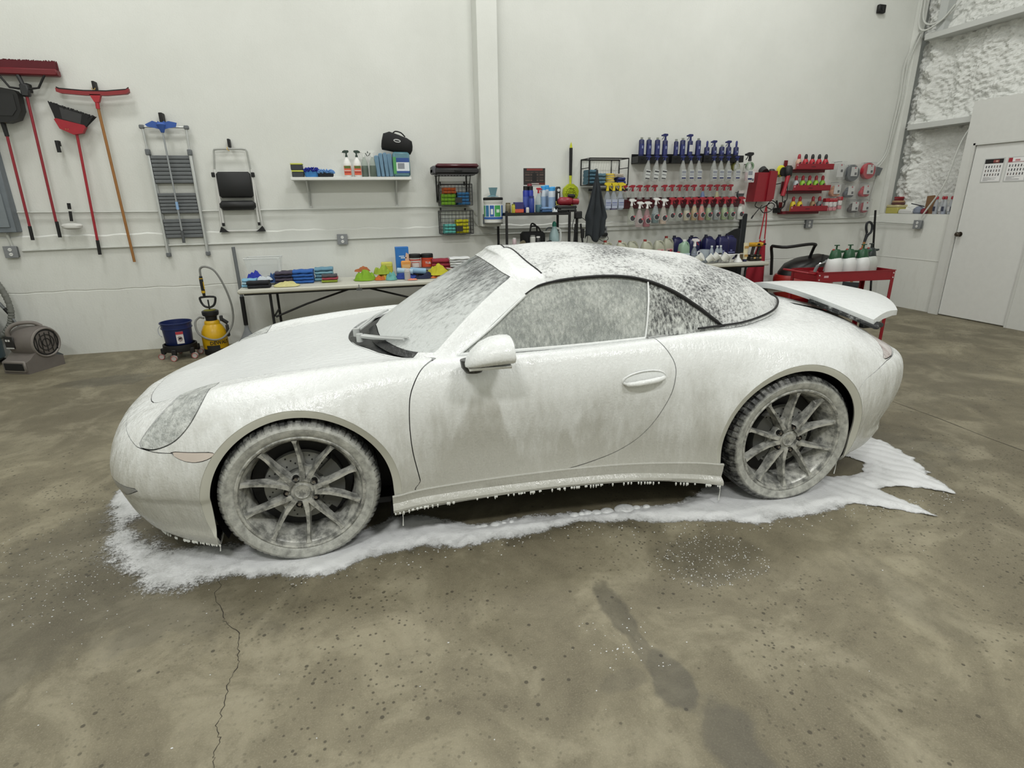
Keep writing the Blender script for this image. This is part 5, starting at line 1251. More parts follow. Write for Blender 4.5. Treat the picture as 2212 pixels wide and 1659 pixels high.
MB().box(-.028, .028, -.02, .02, 0, .215, .01).obj('body', C('161718'), t); MB().lathe([(.018, -.002), (0, -.003)], (0, -.021, .175), 16, axis='y').box(-.008, .008, -.023, -.019, .075, .14).obj('dial', C('d4d6d4'), t); MB().tube([(-.03, -.024, .05), (-.025, -.024, .01), (.02, -.024, .01), (.028, -.024, .06)], .006, 6).obj('clip', C('d8c862'), t)
t = thing('equipment_case', 'flat black case at the right end of the shelving unit top', 'case', (2.79, 4.27, RZ)); MB().box(-.13, .11, -.08, .10, 0, .035, .008).box(-.13, .11, -.08, .10, .036, .072, .008).obj('case', C('161819'), t); MB().box(-.09, .08, -.084, -.080, .030, .036).obj('seam', C('8a8c88'), t)
t = thing('power_tool', 'red cordless tool body lying on the flat black case', 'tool', (2.81, 4.26, RZ+.075)); MB().box(-.13, .06, -.05, .05, 0, .095, .03).cyl((.05, 0, .045), (.13, 0, .04), .040, .034, 16).obj('tool_body', C('8c2431', .35), t, smooth=60); MB().box(.0, .085, -.035, .035, .085, .13, .015).obj('battery', BLACK, t)
# lower shelf
MZ = 1.063
t = thing('carry_bag', 'black open tool bag with looped handles on the lower shelf', 'bag', (2.40, 4.38, MZ)); MB().box(-.14, .14, -.10, .10, 0, .16, .03).obj('bag_body', C('141516', .8), t); MB().tube([(-.05, -.05, .15), (-.03, -.05, .22), (.05, -.05, .215), (.09, -.05, .16)], .010, 6, sub=4).tube([(-.02, .04, .15), (0, .04, .25), (.06, .04, .22), (.07, .04, .15)], .010, 6, sub=4).obj('handles', BLACK, t)
can((2.13, 4.24, MZ), .024, .10, 'c9b4b8', 'e1e1de', 'small pink bottle with a white cap on the lower shelf'); can((2.36, 4.24, MZ), .034, .125, 'cfd0cc', '8b8c8a', 'grey and white tin on the lower shelf'); can((2.425, 4.23, MZ), .027, .11, '2b2c2d', 'e4e4e1', 'black bottle with a white cap on the lower shelf')
crumple((2.24, 4.25, MZ), .12, .10, .07, '77705a', 'khaki cloth bundle on the lower shelf', seed=8)
t = thing('steam_cleaner', 'white and green handled bottle sprayer on the lower shelf', 'sprayer', (2.66, 4.32, MZ)); MB().lathe([(.06, 0), (.065, .02), (.06, .12), (.035, .19), (.022, .22)], n=18).obj('tank', C('a9c4c6', .35), t); MB().lathe([(.024, .215), (.026, .25), (.012, .275), (0, .275)], n=14).obj('cap', C('1f7a66'), t); MB().tube([(.02, -.02, .20), (.07, -.02, .17), (.075, -.02, .06), (.055, -.02, .02)], .012, 8, sub=4).obj('handle', C('e2e5e2'), t)
MB().tube([(-.03, 0, .20), (-.08, 0, .20), (-.11, 0, .17)], .009, 6, sub=3).obj('spout', C('4f5558'), t)
crumple((2.55, 4.22, MZ), .17, .10, .07, '1d1f20', 'black cloth heap on the lower shelf in front of the sprayer', seed=9)
# tripod light stand beside the rack
t = thing('tripod', 'black folded tripod light stand right of the shelving unit', 'tripod', (3.00, 4.44, 0))
MB().cyl((0, 0, .2), (0, 0, 1.38), .018, n=10).obj('column', BLACK, t); MB().box(-.035, .06, -.03, .03, 1.36, 1.45, .01).obj('head', C('17181a'), t)
for dx, dy in ((-.05, -.05), (.07, -.04), (.02, .06)): MB().tube([(dx*.6, dy*.6, 1.30), (dx, dy, 1.05), (dx*1.3, dy*1.3, .0)], .013, 8).obj('leg', BLACK, t)
MB().box(.06, .10, -.02, .02, 1.12, 1.24, .008).obj('clamp', BLACK, t)
MB().tube([(.05, -.02, 1.38), (.14, 0, 1.30), (.16, .03, 1.1), (.13, .05, .9), (.19, .1, .6)], .004, 5, sub=4).tube([(-.03, 0, 1.38), (-.06, 0, 1.25), (.02, -.02, 1.19), (.10, 0, 1.21)], .004, 5, sub=4).obj('cord', BLACK, t)
# ------------------------------------------------------------------ black wall rack with towels, yellow triggers, hanging towel
t = thing('wall_rack', 'black open-framed wall rack stacked with towels and pads', 'rack', (3.17, 4.50, 1.76))
f = MB()
for x in (0, .53):
    f.tube([(x, 0, 0), (x, 0, .31), (x, .27, .31), (x, .27, 0)], .008, 6, True); f.cyl((x, .27, .20), (x, 0, .20), .005, n=6)
f.cyl((0, 0, .31), (.53, 0, .31), .008, n=6).cyl((0, 0, 0), (.53, 0, 0), .008, n=6).cyl((0, .27, .31), (.53, .27, .31), .008, n=6).cyl((.12, .27, 0), (.12, .27, .31), .006, n=6).cyl((.42, .27, 0), (.42, .27, .31), .006, n=6)
f.obj('frame', BLACK, t); MB().box(0, .53, 0, .27, -.004, .004).obj('tray', BLACK, t, smooth=0)
vw = MB()
for k in range(15): vw.tube([(.02+.035*k, .26, .02), (.035+.035*k, .262, .10), (.02+.035*k, .26, .18), (.035+.035*k, .262, .29)], .0015, 4, sub=3)
vw.obj('wire_back', C('a8aaa6'), t); MB().box(.0, .53, -.01, .01, -.075, -.045).obj('lower_bar', BLACK, t)
towel((3.235, 4.61, 1.768), .13, .17, 4, ['4a6a7a'], 'tall stack of slate blue towels at the left of the wall rack', group='towels in the wall rack', lay_h=.043)
towel((3.355, 4.61, 1.768), .11, .17, 3, ['55727f'], 'lower stack of slate blue towels in the wall rack', group='towels in the wall rack', lay_h=.043)
for k in range(5):
    t = thing('foam_pad', ('bottom', 'second', 'middle', 'fourth', 'top')[k]+' round yellow foam pad stacked in the wall rack', 'pad', (3.485+.01*(k % 2), 4.60, 1.768+.026*k), group='yellow pads in the wall rack', rot=(0, .03*(k % 2), 0)); MB().lathe([(.058, 0), (.066, .006), (.066, .018), (.058, .024), (0, .024)], n=24).obj('pad', M('pad_yellow', 'd3b94a', .9), t); MB().lathe([(.064, .0), (.064, .004)], n=24).obj('backing', C('e1dfd6'), t)
towel((3.625, 4.60, 1.768), .11, .16, 2, ['27326b'], 'navy folded towels at the right of the wall rack', group='towels in the wall rack', lay_h=.04)
towel((3.60, 4.60, 1.855), .12, .12, 2, ['c9bfae'], 'cream folded cloths on the navy towels in the wall rack', group='towels in the wall rack', lay_h=.018, rotz=.3)
for k, (x, lq) in enumerate(((3.40, 'a9b6c9'), (3.485, '5a3f86'), (3.575, 'b9c3cf'))):
    spray_bottle((x, 4.44, 1.455), ('left', 'middle', 'right')[k]+' of three frosted spray bottles with yellow triggers under the wall rack'+(' holding purple liquid' if k == 1 else ''), 'b4bdc8', lq, 'd9c32a', .235, .044, level=.30 if k == 1 else .25, group='yellow trigger spray bottles', face=1, lab=('aab2c4', (('6d76a0', .35, .40), ('6d76a0', .25, .28))), ts=1.25, shoulder=.60)
# long towel hanging
t = thing('hanging_towel', 'long dark grey microfibre towel hanging from the wall rack', 'towel', (3.245, 4.45, 1.93))
vs_ = []; fs = []; nu, nv = 22, 26
for j in range(nv+1):
    v = j/nv; hw = .012+.125*min(1, v*1.5)**1.2*(1-.12*(v > .72)); z = -.82*v
    for i in range(nu+1):
        u = -1+2*i/nu; zz = z*(1+ (.06*math.sin(u*4+1) if v > .6 else 0)*(v-.6)*2.2)
        vs_.append((u*hw-.02*v+.05*v*max(0, .5-abs(v-.62))*(u > 0), -.02-.035*abs(math.sin(u*4.3+v*.8))*min(1, v*2)-.012*mn.noise(Vector((u*2, v*5, 1))), zz))
for j in range(nv):
    for i in range(nu): fs.append((j*(nu+1)+i, j*(nu+1)+i+1, (j+1)*(nu+1)+i+1, (j+1)*(nu+1)+i))
ob = MB().add(vs_, fs).obj('towel_cloth', M('towel_grey', '2d3236', .95, grain=70), t, smooth=70, fix=False); so_ = ob.modifiers.new('thick', 'SOLIDIFY'); so_.thickness = .008
MB().tube([(0, .05, .01), (0, -.02, .012), (0, -.03, -.01)], .005, 6).obj('hook', BLACK, t)
t = thing('timer_outlet', 'grey outlet with a black plug and dangling cord right of the hanging towel', 'outlet', (3.48, YB-.02, 1.175)); MB().box(-.055, .055, -.055, 0, -.075, .07, .006).obj('box', GREY, t); MB().box(-.03, .035, -.062, -.054, .02, .05, .003).obj('display', C('26292b'), t); MB().box(-.02, .05, -.10, -.055, -.05, -.01, .008).obj('plug', BLACK, t); MB().tube([(.03, -.09, -.03), (.06, -.09, -.09), (.0, -.08, -.12), (-.06, -.06, -.09)], .004, 5, sub=4).obj('cord', BLACK, t)
t = thing('wall_thermostat', 'small cream control plate on the wall left of the hanging towel', 'switch', (3.19+.13, YB, 1.61)); MB().box(-.03, .03, -.03, 0, -.07, .07, .005).obj('plate', C('b9b5a8'), t); MB().box(-.012, .012, -.035, -.03, .02, .05).obj('button', C('7a3b34'), t)
# ------------------------------------------------------------------ black bottle racks and the blue bottles
ORD = ['leftmost', 'second', 'third', 'fourth', 'fifth', 'sixth', 'seventh', 'eighth', 'ninth', 'tenth', 'eleventh', 'twelfth', 'thirteenth', 'fourteenth', 'fifteenth']
for k, (x0, x1, z) in enumerate(((3.87, 4.305, 2.02), (4.345, 4.795, 2.025), (4.81, 5.42, 2.035))):
    t = thing('bottle_rack', ('left', 'middle', 'right')[k]+' of three black wall racks holding blue bottles'+(' and dark red clips' if k == 2 else ''), 'rack', (x0, 4.58, z), group='black bottle racks')
    w_ = x1-x0; MB().box(0, w_, 0, .006, 0, .085, .002).box(0, w_, 0, .19, 0, .005).box(0, w_, .184, .195, 0, .12).box(0, .005, 0, .19, 0, .085).box(w_-.005, w_, 0, .19, 0, .085).obj('tray', C('111214', .4), t, smooth=0)
    for q in range(4 if k < 2 else 5): MB().tube([(.05+w_*q/(4.3 if k < 2 else 5.2), -.004, .05), (.05+w_*q/(4.3 if k < 2 else 5.2), -.045, .045), (.05+w_*q/(4.3 if k < 2 else 5.2), -.05, .065)], .004, 5).obj('hook', BLACK, t)
BL = 'cap cap cap trig thin cap trigw cap finger trig capshort trig finger'.split()
for k, (x, zt) in enumerate(((3.945,2.33),(4.05,2.33),(4.17,2.33),(4.28,2.385),(4.44,2.315),(4.535,2.33),(4.645,2.385),(4.765,2.33),(4.90,2.305),(5.01,2.315),(5.126,2.256),(5.23,2.315),(5.345,2.31))):
    kd = BL[k]; z0 = 2.027 if k < 8 else 2.042
    desc = {'cap': 'with a grey cap', 'trig': 'with a blue trigger', 'thin': 'slimmer, with a grey cap', 'trigw': 'blue trigger, white label', 'finger': 'upright spray top', 'capshort': 'short, with a grey cap'}[kd]
    t = thing('blue_bottle', '%s dark blue bottle from the left in the black racks, %s' % (ORD[k] if k else 'first', desc), 'bottle', (x, 4.66, z0), group='blue bottles in the black racks')
    tall = zt-z0; hb_ = {'cap': tall-.025, 'thin': tall-.025, 'trig': tall-.085, 'trigw': tall-.085, 'finger': tall-.08, 'capshort': tall-.025}[kd]; r = .028 if kd == 'thin' else .034
    MB().lathe([(r*.9, 0), (r, .006), (r, hb_-.012), (r*.85, hb_-.002), (r*.45, hb_+.004)], n=20).obj('bottle', NAVY, t)
    wrap(r, -60, 60, .10, hb_-.05, C('262d6a', .35), 'label', t); wrap(r, -14, 14, hb_*.62, hb_*.74, C('8b93b8'), 'label_mark', t, .002)
    if kd in ('cap', 'thin', 'capshort'): MB().lathe([(.016, hb_), (.016, hb_+.026), (0, hb_+.026)], n=14).obj('cap', C('8c9288'), t)
    elif kd == 'finger': MB().lathe([(.012, hb_), (.014, hb_+.03), (.014, hb_+.065), (.006, hb_+.078), (0, hb_+.078)], n=12).obj('spray_top', C('2b3170'), t)
    else: trig_head(t, hb_, '20255f', None, 1.0, -1)
    if kd == 'trigw': MB().box(-.026, .026, -r-.003, -r+.004, .14, .22).obj('white_label', C('c9c9cc'), t, smooth=0)
# white bottles hanging below the racks by their triggers
for k, x in enumerate((3.975, 4.095, 4.205, 4.468, 4.583, 4.698, 4.924, 5.028, 5.139, 5.273)):
    tl = math.radians(-7) if k < 3 else 0
    prn = (('2b2b30', .44, .50), ('55575c', .30, .33), ('2b2b30', .12, .17)) if k < 3 else (('8a8e98', .38, .50), ('9da0a8', .26, .34), ('2b2f5c', .12, .19))
    spray_bottle((x-(.03 if k < 3 else 0), 4.50, 1.795), '%s empty frosted spray bottle hanging under the black racks, %s' % (ORD[k] if k else 'first', 'tilted with black marks' if k < 3 else 'upright with a printed label'), 'c9ccc9', None, '232b66', .255, .040, group='frosted bottles under the black racks', face=-1, lab=('c2c5c3', prn), ts=.75, tilt=-tl, shoulder=.60)
spray_bottle((5.415, 4.44, 1.775), 'frosted spray bottle with a large black trigger at the right end of the black racks', 'd3d5d2', None, '17181b', .27, .043, face=-1, lab=('cfd1cf', (('8a8e98', .34, .52), ('2b2f5c', .12, .2))), ts=1.35, group=None)
# tape rolls and refill packs near the red box
for k, (x, z, c_) in enumerate(((5.36, 1.985, '9a9c50'), (5.585, 1.99, '7f9a7c'))):
    t = thing('tape_roll', ('yellow' if k == 0 else 'green')+' roll of masking tape hung on the wall by the red charger box', 'tape', (x, 4.66, z), group='tape rolls'); MB().lathe([(.036, -.025), (.055, -.025), (.055, .02), (.036, .02), (.036, -.025)], n=28, axis='y', caps=False).obj('roll', C(c_, .6), t); MB().cyl((0, .02, .03), (0, .115, .03), .006, n=8).obj('peg', BLACK, t)
t = thing('refill_pack', 'white tagged pack hung below the green tape roll', 'pack', (5.575, 4.60, 1.78)); MB().box(-.05, .055, -.012, .012, 0, .14, .004).obj('pack', C('d9d6d6'), t); MB().box(.015, .045, -.0135, -.012, .02, .05).obj('printed_square', C('6a6a6c'), t); MB().box(-.09, -.04, -.008, .012, .02, .13, .004).obj('side_pack', C('c79aa0'), t); MB().cyl((0, .01, .13), (0, .175, .135), .004, n=6).obj('peg', BLACK, t)
for k, (x, z) in enumerate(((5.49, 1.63), (5.515, 1.50))):
    t = thing('polishing_pad', ('upper' if k == 0 else 'lower')+' bagged dark polishing pad left of the red charger box', 'pad', (x, 4.68, z), group='bagged pads by the red box'); MB().lathe([(.052, 0), (.052, -.03), (0, -.03)], n=24, axis='y').obj('pad', C('4b4d50' if k == 0 else '6d3038', .8), t); MB().box(-.04, .04, -.036, -.031, -.05 if k else .01, -.005 if k else .05).obj('card', C('d2c9c6'), t); MB().cyl((0, 0, .02), (0, .095, .025), .004, n=6).obj('peg', BLACK, t)
# ------------------------------------------------------------------ red bottle rack
t = thing('bottle_rack', 'long dark red wall rack of spray bottles, red clips along its front', 'rack', (3.71, 4.60, 1.465))
MB().box(0, 1.77, 0, .006, 0, .115, .002).box(0, 1.77, 0, .17, 0, .005).box(0, 1.77, .165, .175, 0, .14).obj('tray', C('47101a', .4), t, smooth=0)
for q in range(15): MB().tube([(.05+.118*q, -.002, .09), (.05+.118*q, -.05, .085), (.05+.118*q, -.058, .10)], .006, 6).obj('hook', C('7d1a27', .4), t)
LQ = [None, '77706c', None, None, None, None, None, 'cfc9ae', None, '6b4a26', '2f6fc9', None, 'd5cd8e', None, None]
for k, x in enumerate((3.755, 3.865, 3.97, 4.08, 4.19, 4.335, 4.445, 4.555, 4.665, 4.775, 4.91, 5.02, 5.13, 5.24, 5.34)):
    nm = {None: 'near empty clear', '77706c': 'grey-brown', 'cfc9ae': 'cream', '6b4a26': 'brown', '2f6fc9': 'bright blue', 'd5cd8e': 'pale yellow'}[LQ[k]]
    full = LQ[k] in ('2f6fc9', 'd5cd8e')
    spray_bottle((x, 4.68, 1.475), '%s bottle in the upper row of the red rack, red trigger, %s contents' % (ORD[k] if k else 'first', nm), 'b4b8b2', LQ[k], 'a02433', .21, .040, level=.92 if full else .55, group='upper row of the red bottle rack', face=-1, lever='8c1e2b', shoulder=.45)
LH = [('c9cabb', 0), ('c9b4b4', 0), ('a5656f', .62), ('1f5a58', .5), ('d8c3b0', .25), (None, 0), (None, 0), ('cfc0a2', .6), ('b58a2e', .86), ('c9402c', .86), ('7d9a45', .75), ('8e959a', .6), ('8fa860', .75), ('6f8f58', .7), ('e2e3de', .8)]
for k, x in enumerate((3.765, 3.88, 3.99, 4.11, 4.225, 4.34, 4.45, 4.57, 4.68, 4.79, 4.90, 5.02, 5.14, 5.25, 5.385)):
    c_, lv_ = LH[k]; wt = k < 5; nm = ['cloudy white', 'clear pinkish', 'rose pink', 'dark teal', 'clear over peach', 'clear', 'clear', 'tan', 'amber', 'red-orange', 'olive green', 'grey', 'light green', 'green', 'milky white'][k]
    z0 = (1.27, 1.235, 1.235, 1.28, 1.265)[k] if wt else 1.30
    spray_bottle((x, 4.49, z0), '%s bottle in the lower row of the red rack, %s, %s trigger' % (ORD[k] if k else 'first', nm, 'white' if wt else 'red'), ('c4cabc', 'd3bfc0', 'b98d93', 'bcc8ca', 'cfc8c0')[k] if wt else 'bcc2ba', c_ if lv_ else None, 'e6e6e4' if wt else 'a32533', .235 if wt else .215, .048 if wt else .044, level=lv_, group='lower row of the red bottle rack', face=1, lever=None if wt else 'b0303e', disc=True, shoulder=.50, ts=1.1)
# ------------------------------------------------------------------ red charger box, polisher, hook, apron
t = thing('charger_box', 'red wall-mounted metal charger box with a black round battery and dangling cord', 'box', (5.82, 4.66, 1.53))
MB().prism([(-.15, 0), (-.12, .38), (.16, .38), (.145, 0)], -.06, .12).obj('case', REDM, t); MB().prism([(.03, .0), (.05, .40), (.165, .395), (.15, .03)], -.085, -.055).obj('front_cover', C('8c1c28', .35), t)
MB().cyl((.02, 0, .38), (.02, .06, .42), .055, n=18).lathe([(.05, 0), (.055, .02), (.03, .05), (0, .055)], (.13, 0, .375), 14).obj('battery', C('232526'), t)
MB().tube([(-.08, -.03, 0), (-.10, -.04, -.06), (-.02, -.05, -.09), (.06, -.05, -.06), (.14, -.06, -.02), (.20, -.06, -.06), (.14, -.06, -.13), (.04, -.05, -.15), (-.02, -.05, -.10)], .006, 6, sub=5).tube([(.0, -.05, -.05), (-.08, -.06, -.13), (-.14, -.06, -.20)], .006, 6, sub=4).cyl((-.13, -.06, -.185), (-.155, -.06, -.225), .010, n=8).obj('cord', BLACK, t)
t = thing('hose_hook', 'black forked wall hook right of the red charger box', 'hook', (6.17, 4.72, 1.44)); MB().tube([(-.07, -.05, .10), (-.05, -.06, .02), (0, -.04, -.02), (.05, -.06, .02), (.075, -.05, .10)], .012, 8, sub=3).box(-.03, .03, -.05, .06, -.07, 0, .01).obj('fork', BLACK, t); MB().tube([(-.05, -.05, .05), (-.16, -.06, .10), (-.22, -.05, .02), (-.14, -.05, -.02)], .006, 6, sub=4).obj('cord', BLACK, t)
t = thing('polisher', 'red and black orbital polisher with a yellow pad hung on the wall', 'polisher', (6.16, 4.64, 1.90))
MB().lathe([(0, -.02), (.06, -.02), (.075, -.01), (.078, .02), (.06, .03)], (-.05, .03, .03), 28, axis='y', sx=.8).obj('pad', M('pad_lemon', 'd6cf3c', .9), t); MB().lathe([(.055, -.03), (.060, -.02), (.060, -.01)], (-.04, .015, .02), 24, axis='y', sx=.8).obj('backing_plate', BLACK, t)
MB().box(-.02, .09, -.06, .03, -.06, .10, .03).obj('gear_head', C('1a1b1c'), t, smooth=60); MB().tube([(.03, -.03, -.02), (.0, -.04, -.15), (-.03, -.04, -.30)], [.030, .026, .030], 10, sub=3).obj('grip', C('a3222f', .4), t)
MB().tube([(-.03, -.04, -.30), (-.01, -.04, -.38), (.06, -.03, -.34), (.06, 0, -.15)], .006, 6, sub=5).tube([(-.06, 0, .0), (-.16, 0, -.08), (-.14, 0, -.14), (-.05, 0, -.13)], .006, 6, sub=5).obj('cord', BLACK, t); MB().cyl((0, .03, .06), (0, .135, .06), .012, n=8).obj('peg', BLACK, t)
t = thing('apron', 'long red apron hanging by its neck loop below the charger box', 'apron', (5.90, 4.62, 1.47))
MB().tube([(-.045, .0, -.45), (-.02, 0, -.2), (.0, 0, 0), (.03, 0, -.2), (.04, 0, -.45)], .009, 6, sub=3).obj('neck_loop', C('b02230'), t)
vs_ = []; fs = []; nu, nv = 14, 20
for j in range(nv+1):
    v = j/nv; hw0 = -.05-.26*min(1, v*1.25)**1.3; hw1 = .045+.05*v
    for i in range(nu+1):
        u = i/nu; vs_.append((hw0+(hw1-hw0)*u, .012*math.sin(u*11+v*2)*min(1, v*3)-.01-.02*v, -.45-.78*v-(.03*(math.cos((u-.5)*PI)) if j == 0 else 0)))
for j in range(nv):
    for i in range(nu): fs.append((j*(nu+1)+i, j*(nu+1)+i+1, (j+1)*(nu+1)+i+1, (j+1)*(nu+1)+i))
ob = MB().add(vs_, fs).obj('apron_cloth', M('apron_red', '98182a', .8, grain=50), t, smooth=70, fix=False); so_ = ob.modifiers.new('thick', 'SOLIDIFY'); so_.thickness = .004
# ------------------------------------------------------------------ three red shelves of compounds, pads on pegs
CMP = [['c9a08c', 'b5222f', 'b5222f', 'b5222f', 'b5222f'], ['b9bfc2', '8fc03a', '8fc03a', '8fc03a', '7fb53a'], ['d8c02c', 'd8c02c', None, '9a7d5a', '77787a']]
CCP = [['a02433', '17181a', '17181a', '17181a', '17181a'], ['a02433']*5, ['a02433']*5]
nmc = {'c9a08c': 'peach', 'b5222f': 'red', 'b9bfc2': 'pale grey', '8fc03a': 'lime green', '7fb53a': 'green', 'd8c02c': 'yellow', '9a7d5a': 'tan', '77787a': 'grey'}
for s, (zz, x0) in enumerate(((1.945, 6.27), (1.665, 6.27), (1.385, 6.27))):
    t = thing('compound_shelf', ('top', 'middle', 'bottom')[s]+' of three red metal shelves of compound bottles', 'shelf', (x0, 4.56, zz), group='red compound shelves')
    MB().box(-.01, .62, .0, .006, 0, .075, .002).box(-.01, .62, 0, .20, 0, .006).obj('tray', REDM, t, smooth=0); MB().box(-.05, .57, .10, .215, -.035, .0, .003).box(-.05, .0, .19, .205, 0, .13).obj('base_rail', C('6f1822', .4), t, smooth=0)
    MB().box(.0, .018, -.002, .0, .045, .065).obj('printed_square', C('d29aa0'), t, smooth=0); MB().box(.24, .31, -.002, 0, .030, .042).obj('printed_word', C('5c141d'), t, smooth=0)
    for k in range(5):
        c_ = CMP[s][k]
        if c_ is None: continue
        b = thing('compound_bottle', '%s compound bottle with a %s cap, %s on the %s red shelf' % (nmc[c_], 'black' if CCP[s][k] == '17181a' else 'red', ORD[k] if k else 'first', ('top', 'middle', 'bottom')[s]), 'bottle', (x0+.085+.112*k, 4.64, zz+.007), group='compound bottles')
        MB().lathe([(.034, 0), (.038, .006), (.038, .095), (.033, .115), (.020, .132), (.018, .14)], n=18).obj('bottle', C(c_, .35), b); MB().lathe([(.021, .135), (.022, .165), (.017, .188), (.007, .198), (0, .198)], n=14).obj('cap', C(CCP[s][k], .4), b)
        MB().lathe([(.027, -.001), (0, -.001)], (0, -.040, .065), 18, axis='y').obj('round_label', C('2e2c2e'), b); MB().lathe([(.012, -.003), (0, -.003)], (.014, -.040, .080), 10, axis='y').obj('label_dot', C('c9656c'), b)
PD = [(7.09,1.94,'d7d3cf','white square', 0),(7.34,1.90,'53575c','dark grey', .115),(7.62,1.93,'b62a3a','red', .115),(7.09,1.66,'c98a66','orange', .085),(7.34,1.64,'50565f','slate, three-lobed', .08),(7.62,1.65,'b62a3a','red, three-lobed', .085),(7.46,1.42,'3b3234','dark bagged', .075),(7.66,1.42,'a83040','small red', .075)]
for k, (x, z, c_, nm, r) in enumerate(PD):
    t = thing('boxed_pad', nm.replace(',', '')+' polishing pad with a white card, '+('top' if k < 3 else 'middle' if k < 6 else 'bottom')+' row right of red shelves', 'pad', (x, 4.69, z), group='packed pads on the wall')
    if r:
        m = MB()
        if 'lobed' in nm or nm == 'orange' or 'bagged' in nm:
            for a in (90, 210, 330): m.lathe([(r*.55, .03), (r*.58, -.02), (r*.5, -.03), (0, -.03)], (r*.42*math.cos(math.radians(a)), 0, r*.42*math.sin(math.radians(a))-.01), 20, axis='y')
        else: m.lathe([(r*.95, .03), (r, .0), (r*.93, -.03), (0, -.03)], n=30, axis='y')
        m.obj('pad', M('pad_'+c_, c_, .9), t)
    MB().box(-.05, .06, -.042, -.036, -.04 if r else -.09, .085).obj('card', C('cfcfcd'), t); MB().box(.01, .045, -.0435, -.042, -.025, .01).obj('printed_square', C('4c4b50'), t, smooth=0); MB().lathe([(.012, -.001), (0, -.001)], (.012, -.043, .07), 10, axis='y').obj('label_dot', C('b94a58'), t)
    MB().box(-.105, .105, -.05, .045, -.13, .12, .01).obj('clear_sleeve', clear('clear_sleeve', 'c9cbc8', .16, .1), t)
    MB().cyl((0, -.05, .115), (0, .09, .115), .004, n=6).obj('peg', GREY, t)
for k, x in enumerate((6.96, 7.03, 7.10, 7.19)):
    t = thing('clay_box', ('leftmost', 'second', 'third', 'rightmost')[k]+' of four small white and red packs beside the bottom red shelf', 'pack', (x, 4.68, 1.385+.02*(k == 3)), group='small white and red packs'); MB().box(-.031, .031, -.03, .03, .05, .13, .01).obj('pack', C('d9d6d4'), t); MB().box(-.035, .035, -.033, .033, .125, .175, .006).obj('pack_top', C('b52431'), t); MB().box(-.03, .03, -.032, .03, 0, .05, .006).obj('pack_foot', C('c98b90'), t); MB().cyl((0, .02, .15), (0, .10, .15), .004, n=6).obj('peg', GREY, t)
# snow shovel and black pole standing in the corner
t = thing('shovel', 'shovel with a black D-grip and wooden shaft leaning in the corner behind the red cart', 'shovel', (7.63, 4.55, 0))
MB().tube([(.03, 0, 1.06), (-.0, 0, 1.13), (.0, 0, 1.20), (.05, 0, 1.215), (.10, 0, 1.17), (.105, 0, 1.08), (.06, 0, 1.035), (.035, 0, 1.0)], .017, 8, sub=3).cyl((.04, 0, 1.05), (.01, 0, .92), .024, .018, 10).obj('grip', C('1f2328'), t); MB().cyl((.012, 0, .93), (-.12, -.02, .33), .018, n=12).obj('shaft', WOOD, t)
MB().prism([(-.28, .36), (.02, .33), (.0, .0), (-.30, .02)], -.05, -.02).obj('blade', C('2e3338'), t)
t = thing('pole', 'thin black pole standing upright in the corner', 'pole', (7.96, 4.55, 0), rot=(0, math.radians(-9), 0)); MB().cyl((0, 0, 0), (0, 0, 1.40), .015, n=10).obj('shaft', BLACK, t); MB().cyl((0, 0, 0), (0, 0, .03), .02, n=10).obj('foot', BLACK, t)
bpy.data.objects['pole'].location = (7.88, 4.60, 0); bpy.data.objects['pole'].rotation_euler = (0, math.radians(-5), 0)
# black roller board and dark panel
t = thing('creeper_board', 'tall black board with a narrow upright standing on end behind the second table', 'board', (5.62, 4.71, 0)); MB().box(-.045, .045, -.03, .03, 0, 1.37, .01).obj('upright', C('1b2024', .6), t); MB().prism([(-.34, 0), (-.045, 0), (-.045, 1.17), (-.12, 1.16), (-.24, 1.10), (-.31, 1.0), (-.33, .85)], -.02, .02).obj('panel', C('16191c', .7), t)
# ================================================================== folding table with towels, left
TT = C('c6c5b8', .5)
def folding_table(loc, L, W_, label, lx, top=.74, rotz=0):
    t = thing('folding_table', label, 'table', loc, rotz)
    MB().box(0, L, 0, W_, top-.045, top, .012).obj('table_top', TT, t)
    MB().box(.05, L-.05, .05, .07, top-.065, top-.044).box(.05, L-.05, W_-.07, W_-.05, top-.065, top-.044).obj('rail', BLACK, t)
    for s, x in ((1, lx), (-1, L-lx)):
        for q in (0,):
            l = MB()
            for y in (.08, W_-.08): l.cyl((x+q*s, y, top-.05), (x+q*s*.6, y, 0), .014, n=10)
            l.cyl((x+q*s, .08, .12), (x+q*s, W_-.08, .12), .011, n=8).obj('leg', BLACK, t)
        MB().cyl((x, .10, .42), (x, W_-.10, .42), .010, n=8).tube([(x+.02*s, .12, .42), (x+.35*s, .2, .53), (x+.92*s, .3, top-.055)], .011, 8).obj('brace', BLACK, t)
    MB().box(L/2-.004, L/2+.004, -.002, .006, top-.055, top-.002).box(L/2-.03, L/2+.03, .02, .06, top-.07, top-.045).obj('centre_hinge', GREYD, t)
    return t
folding_table((-.93, 3.92, 0), 2.44, .72, 'long off-white folding table with black legs, strewn with folded towels, left of the column', .30, rotz=math.radians(1))
TZ = .742
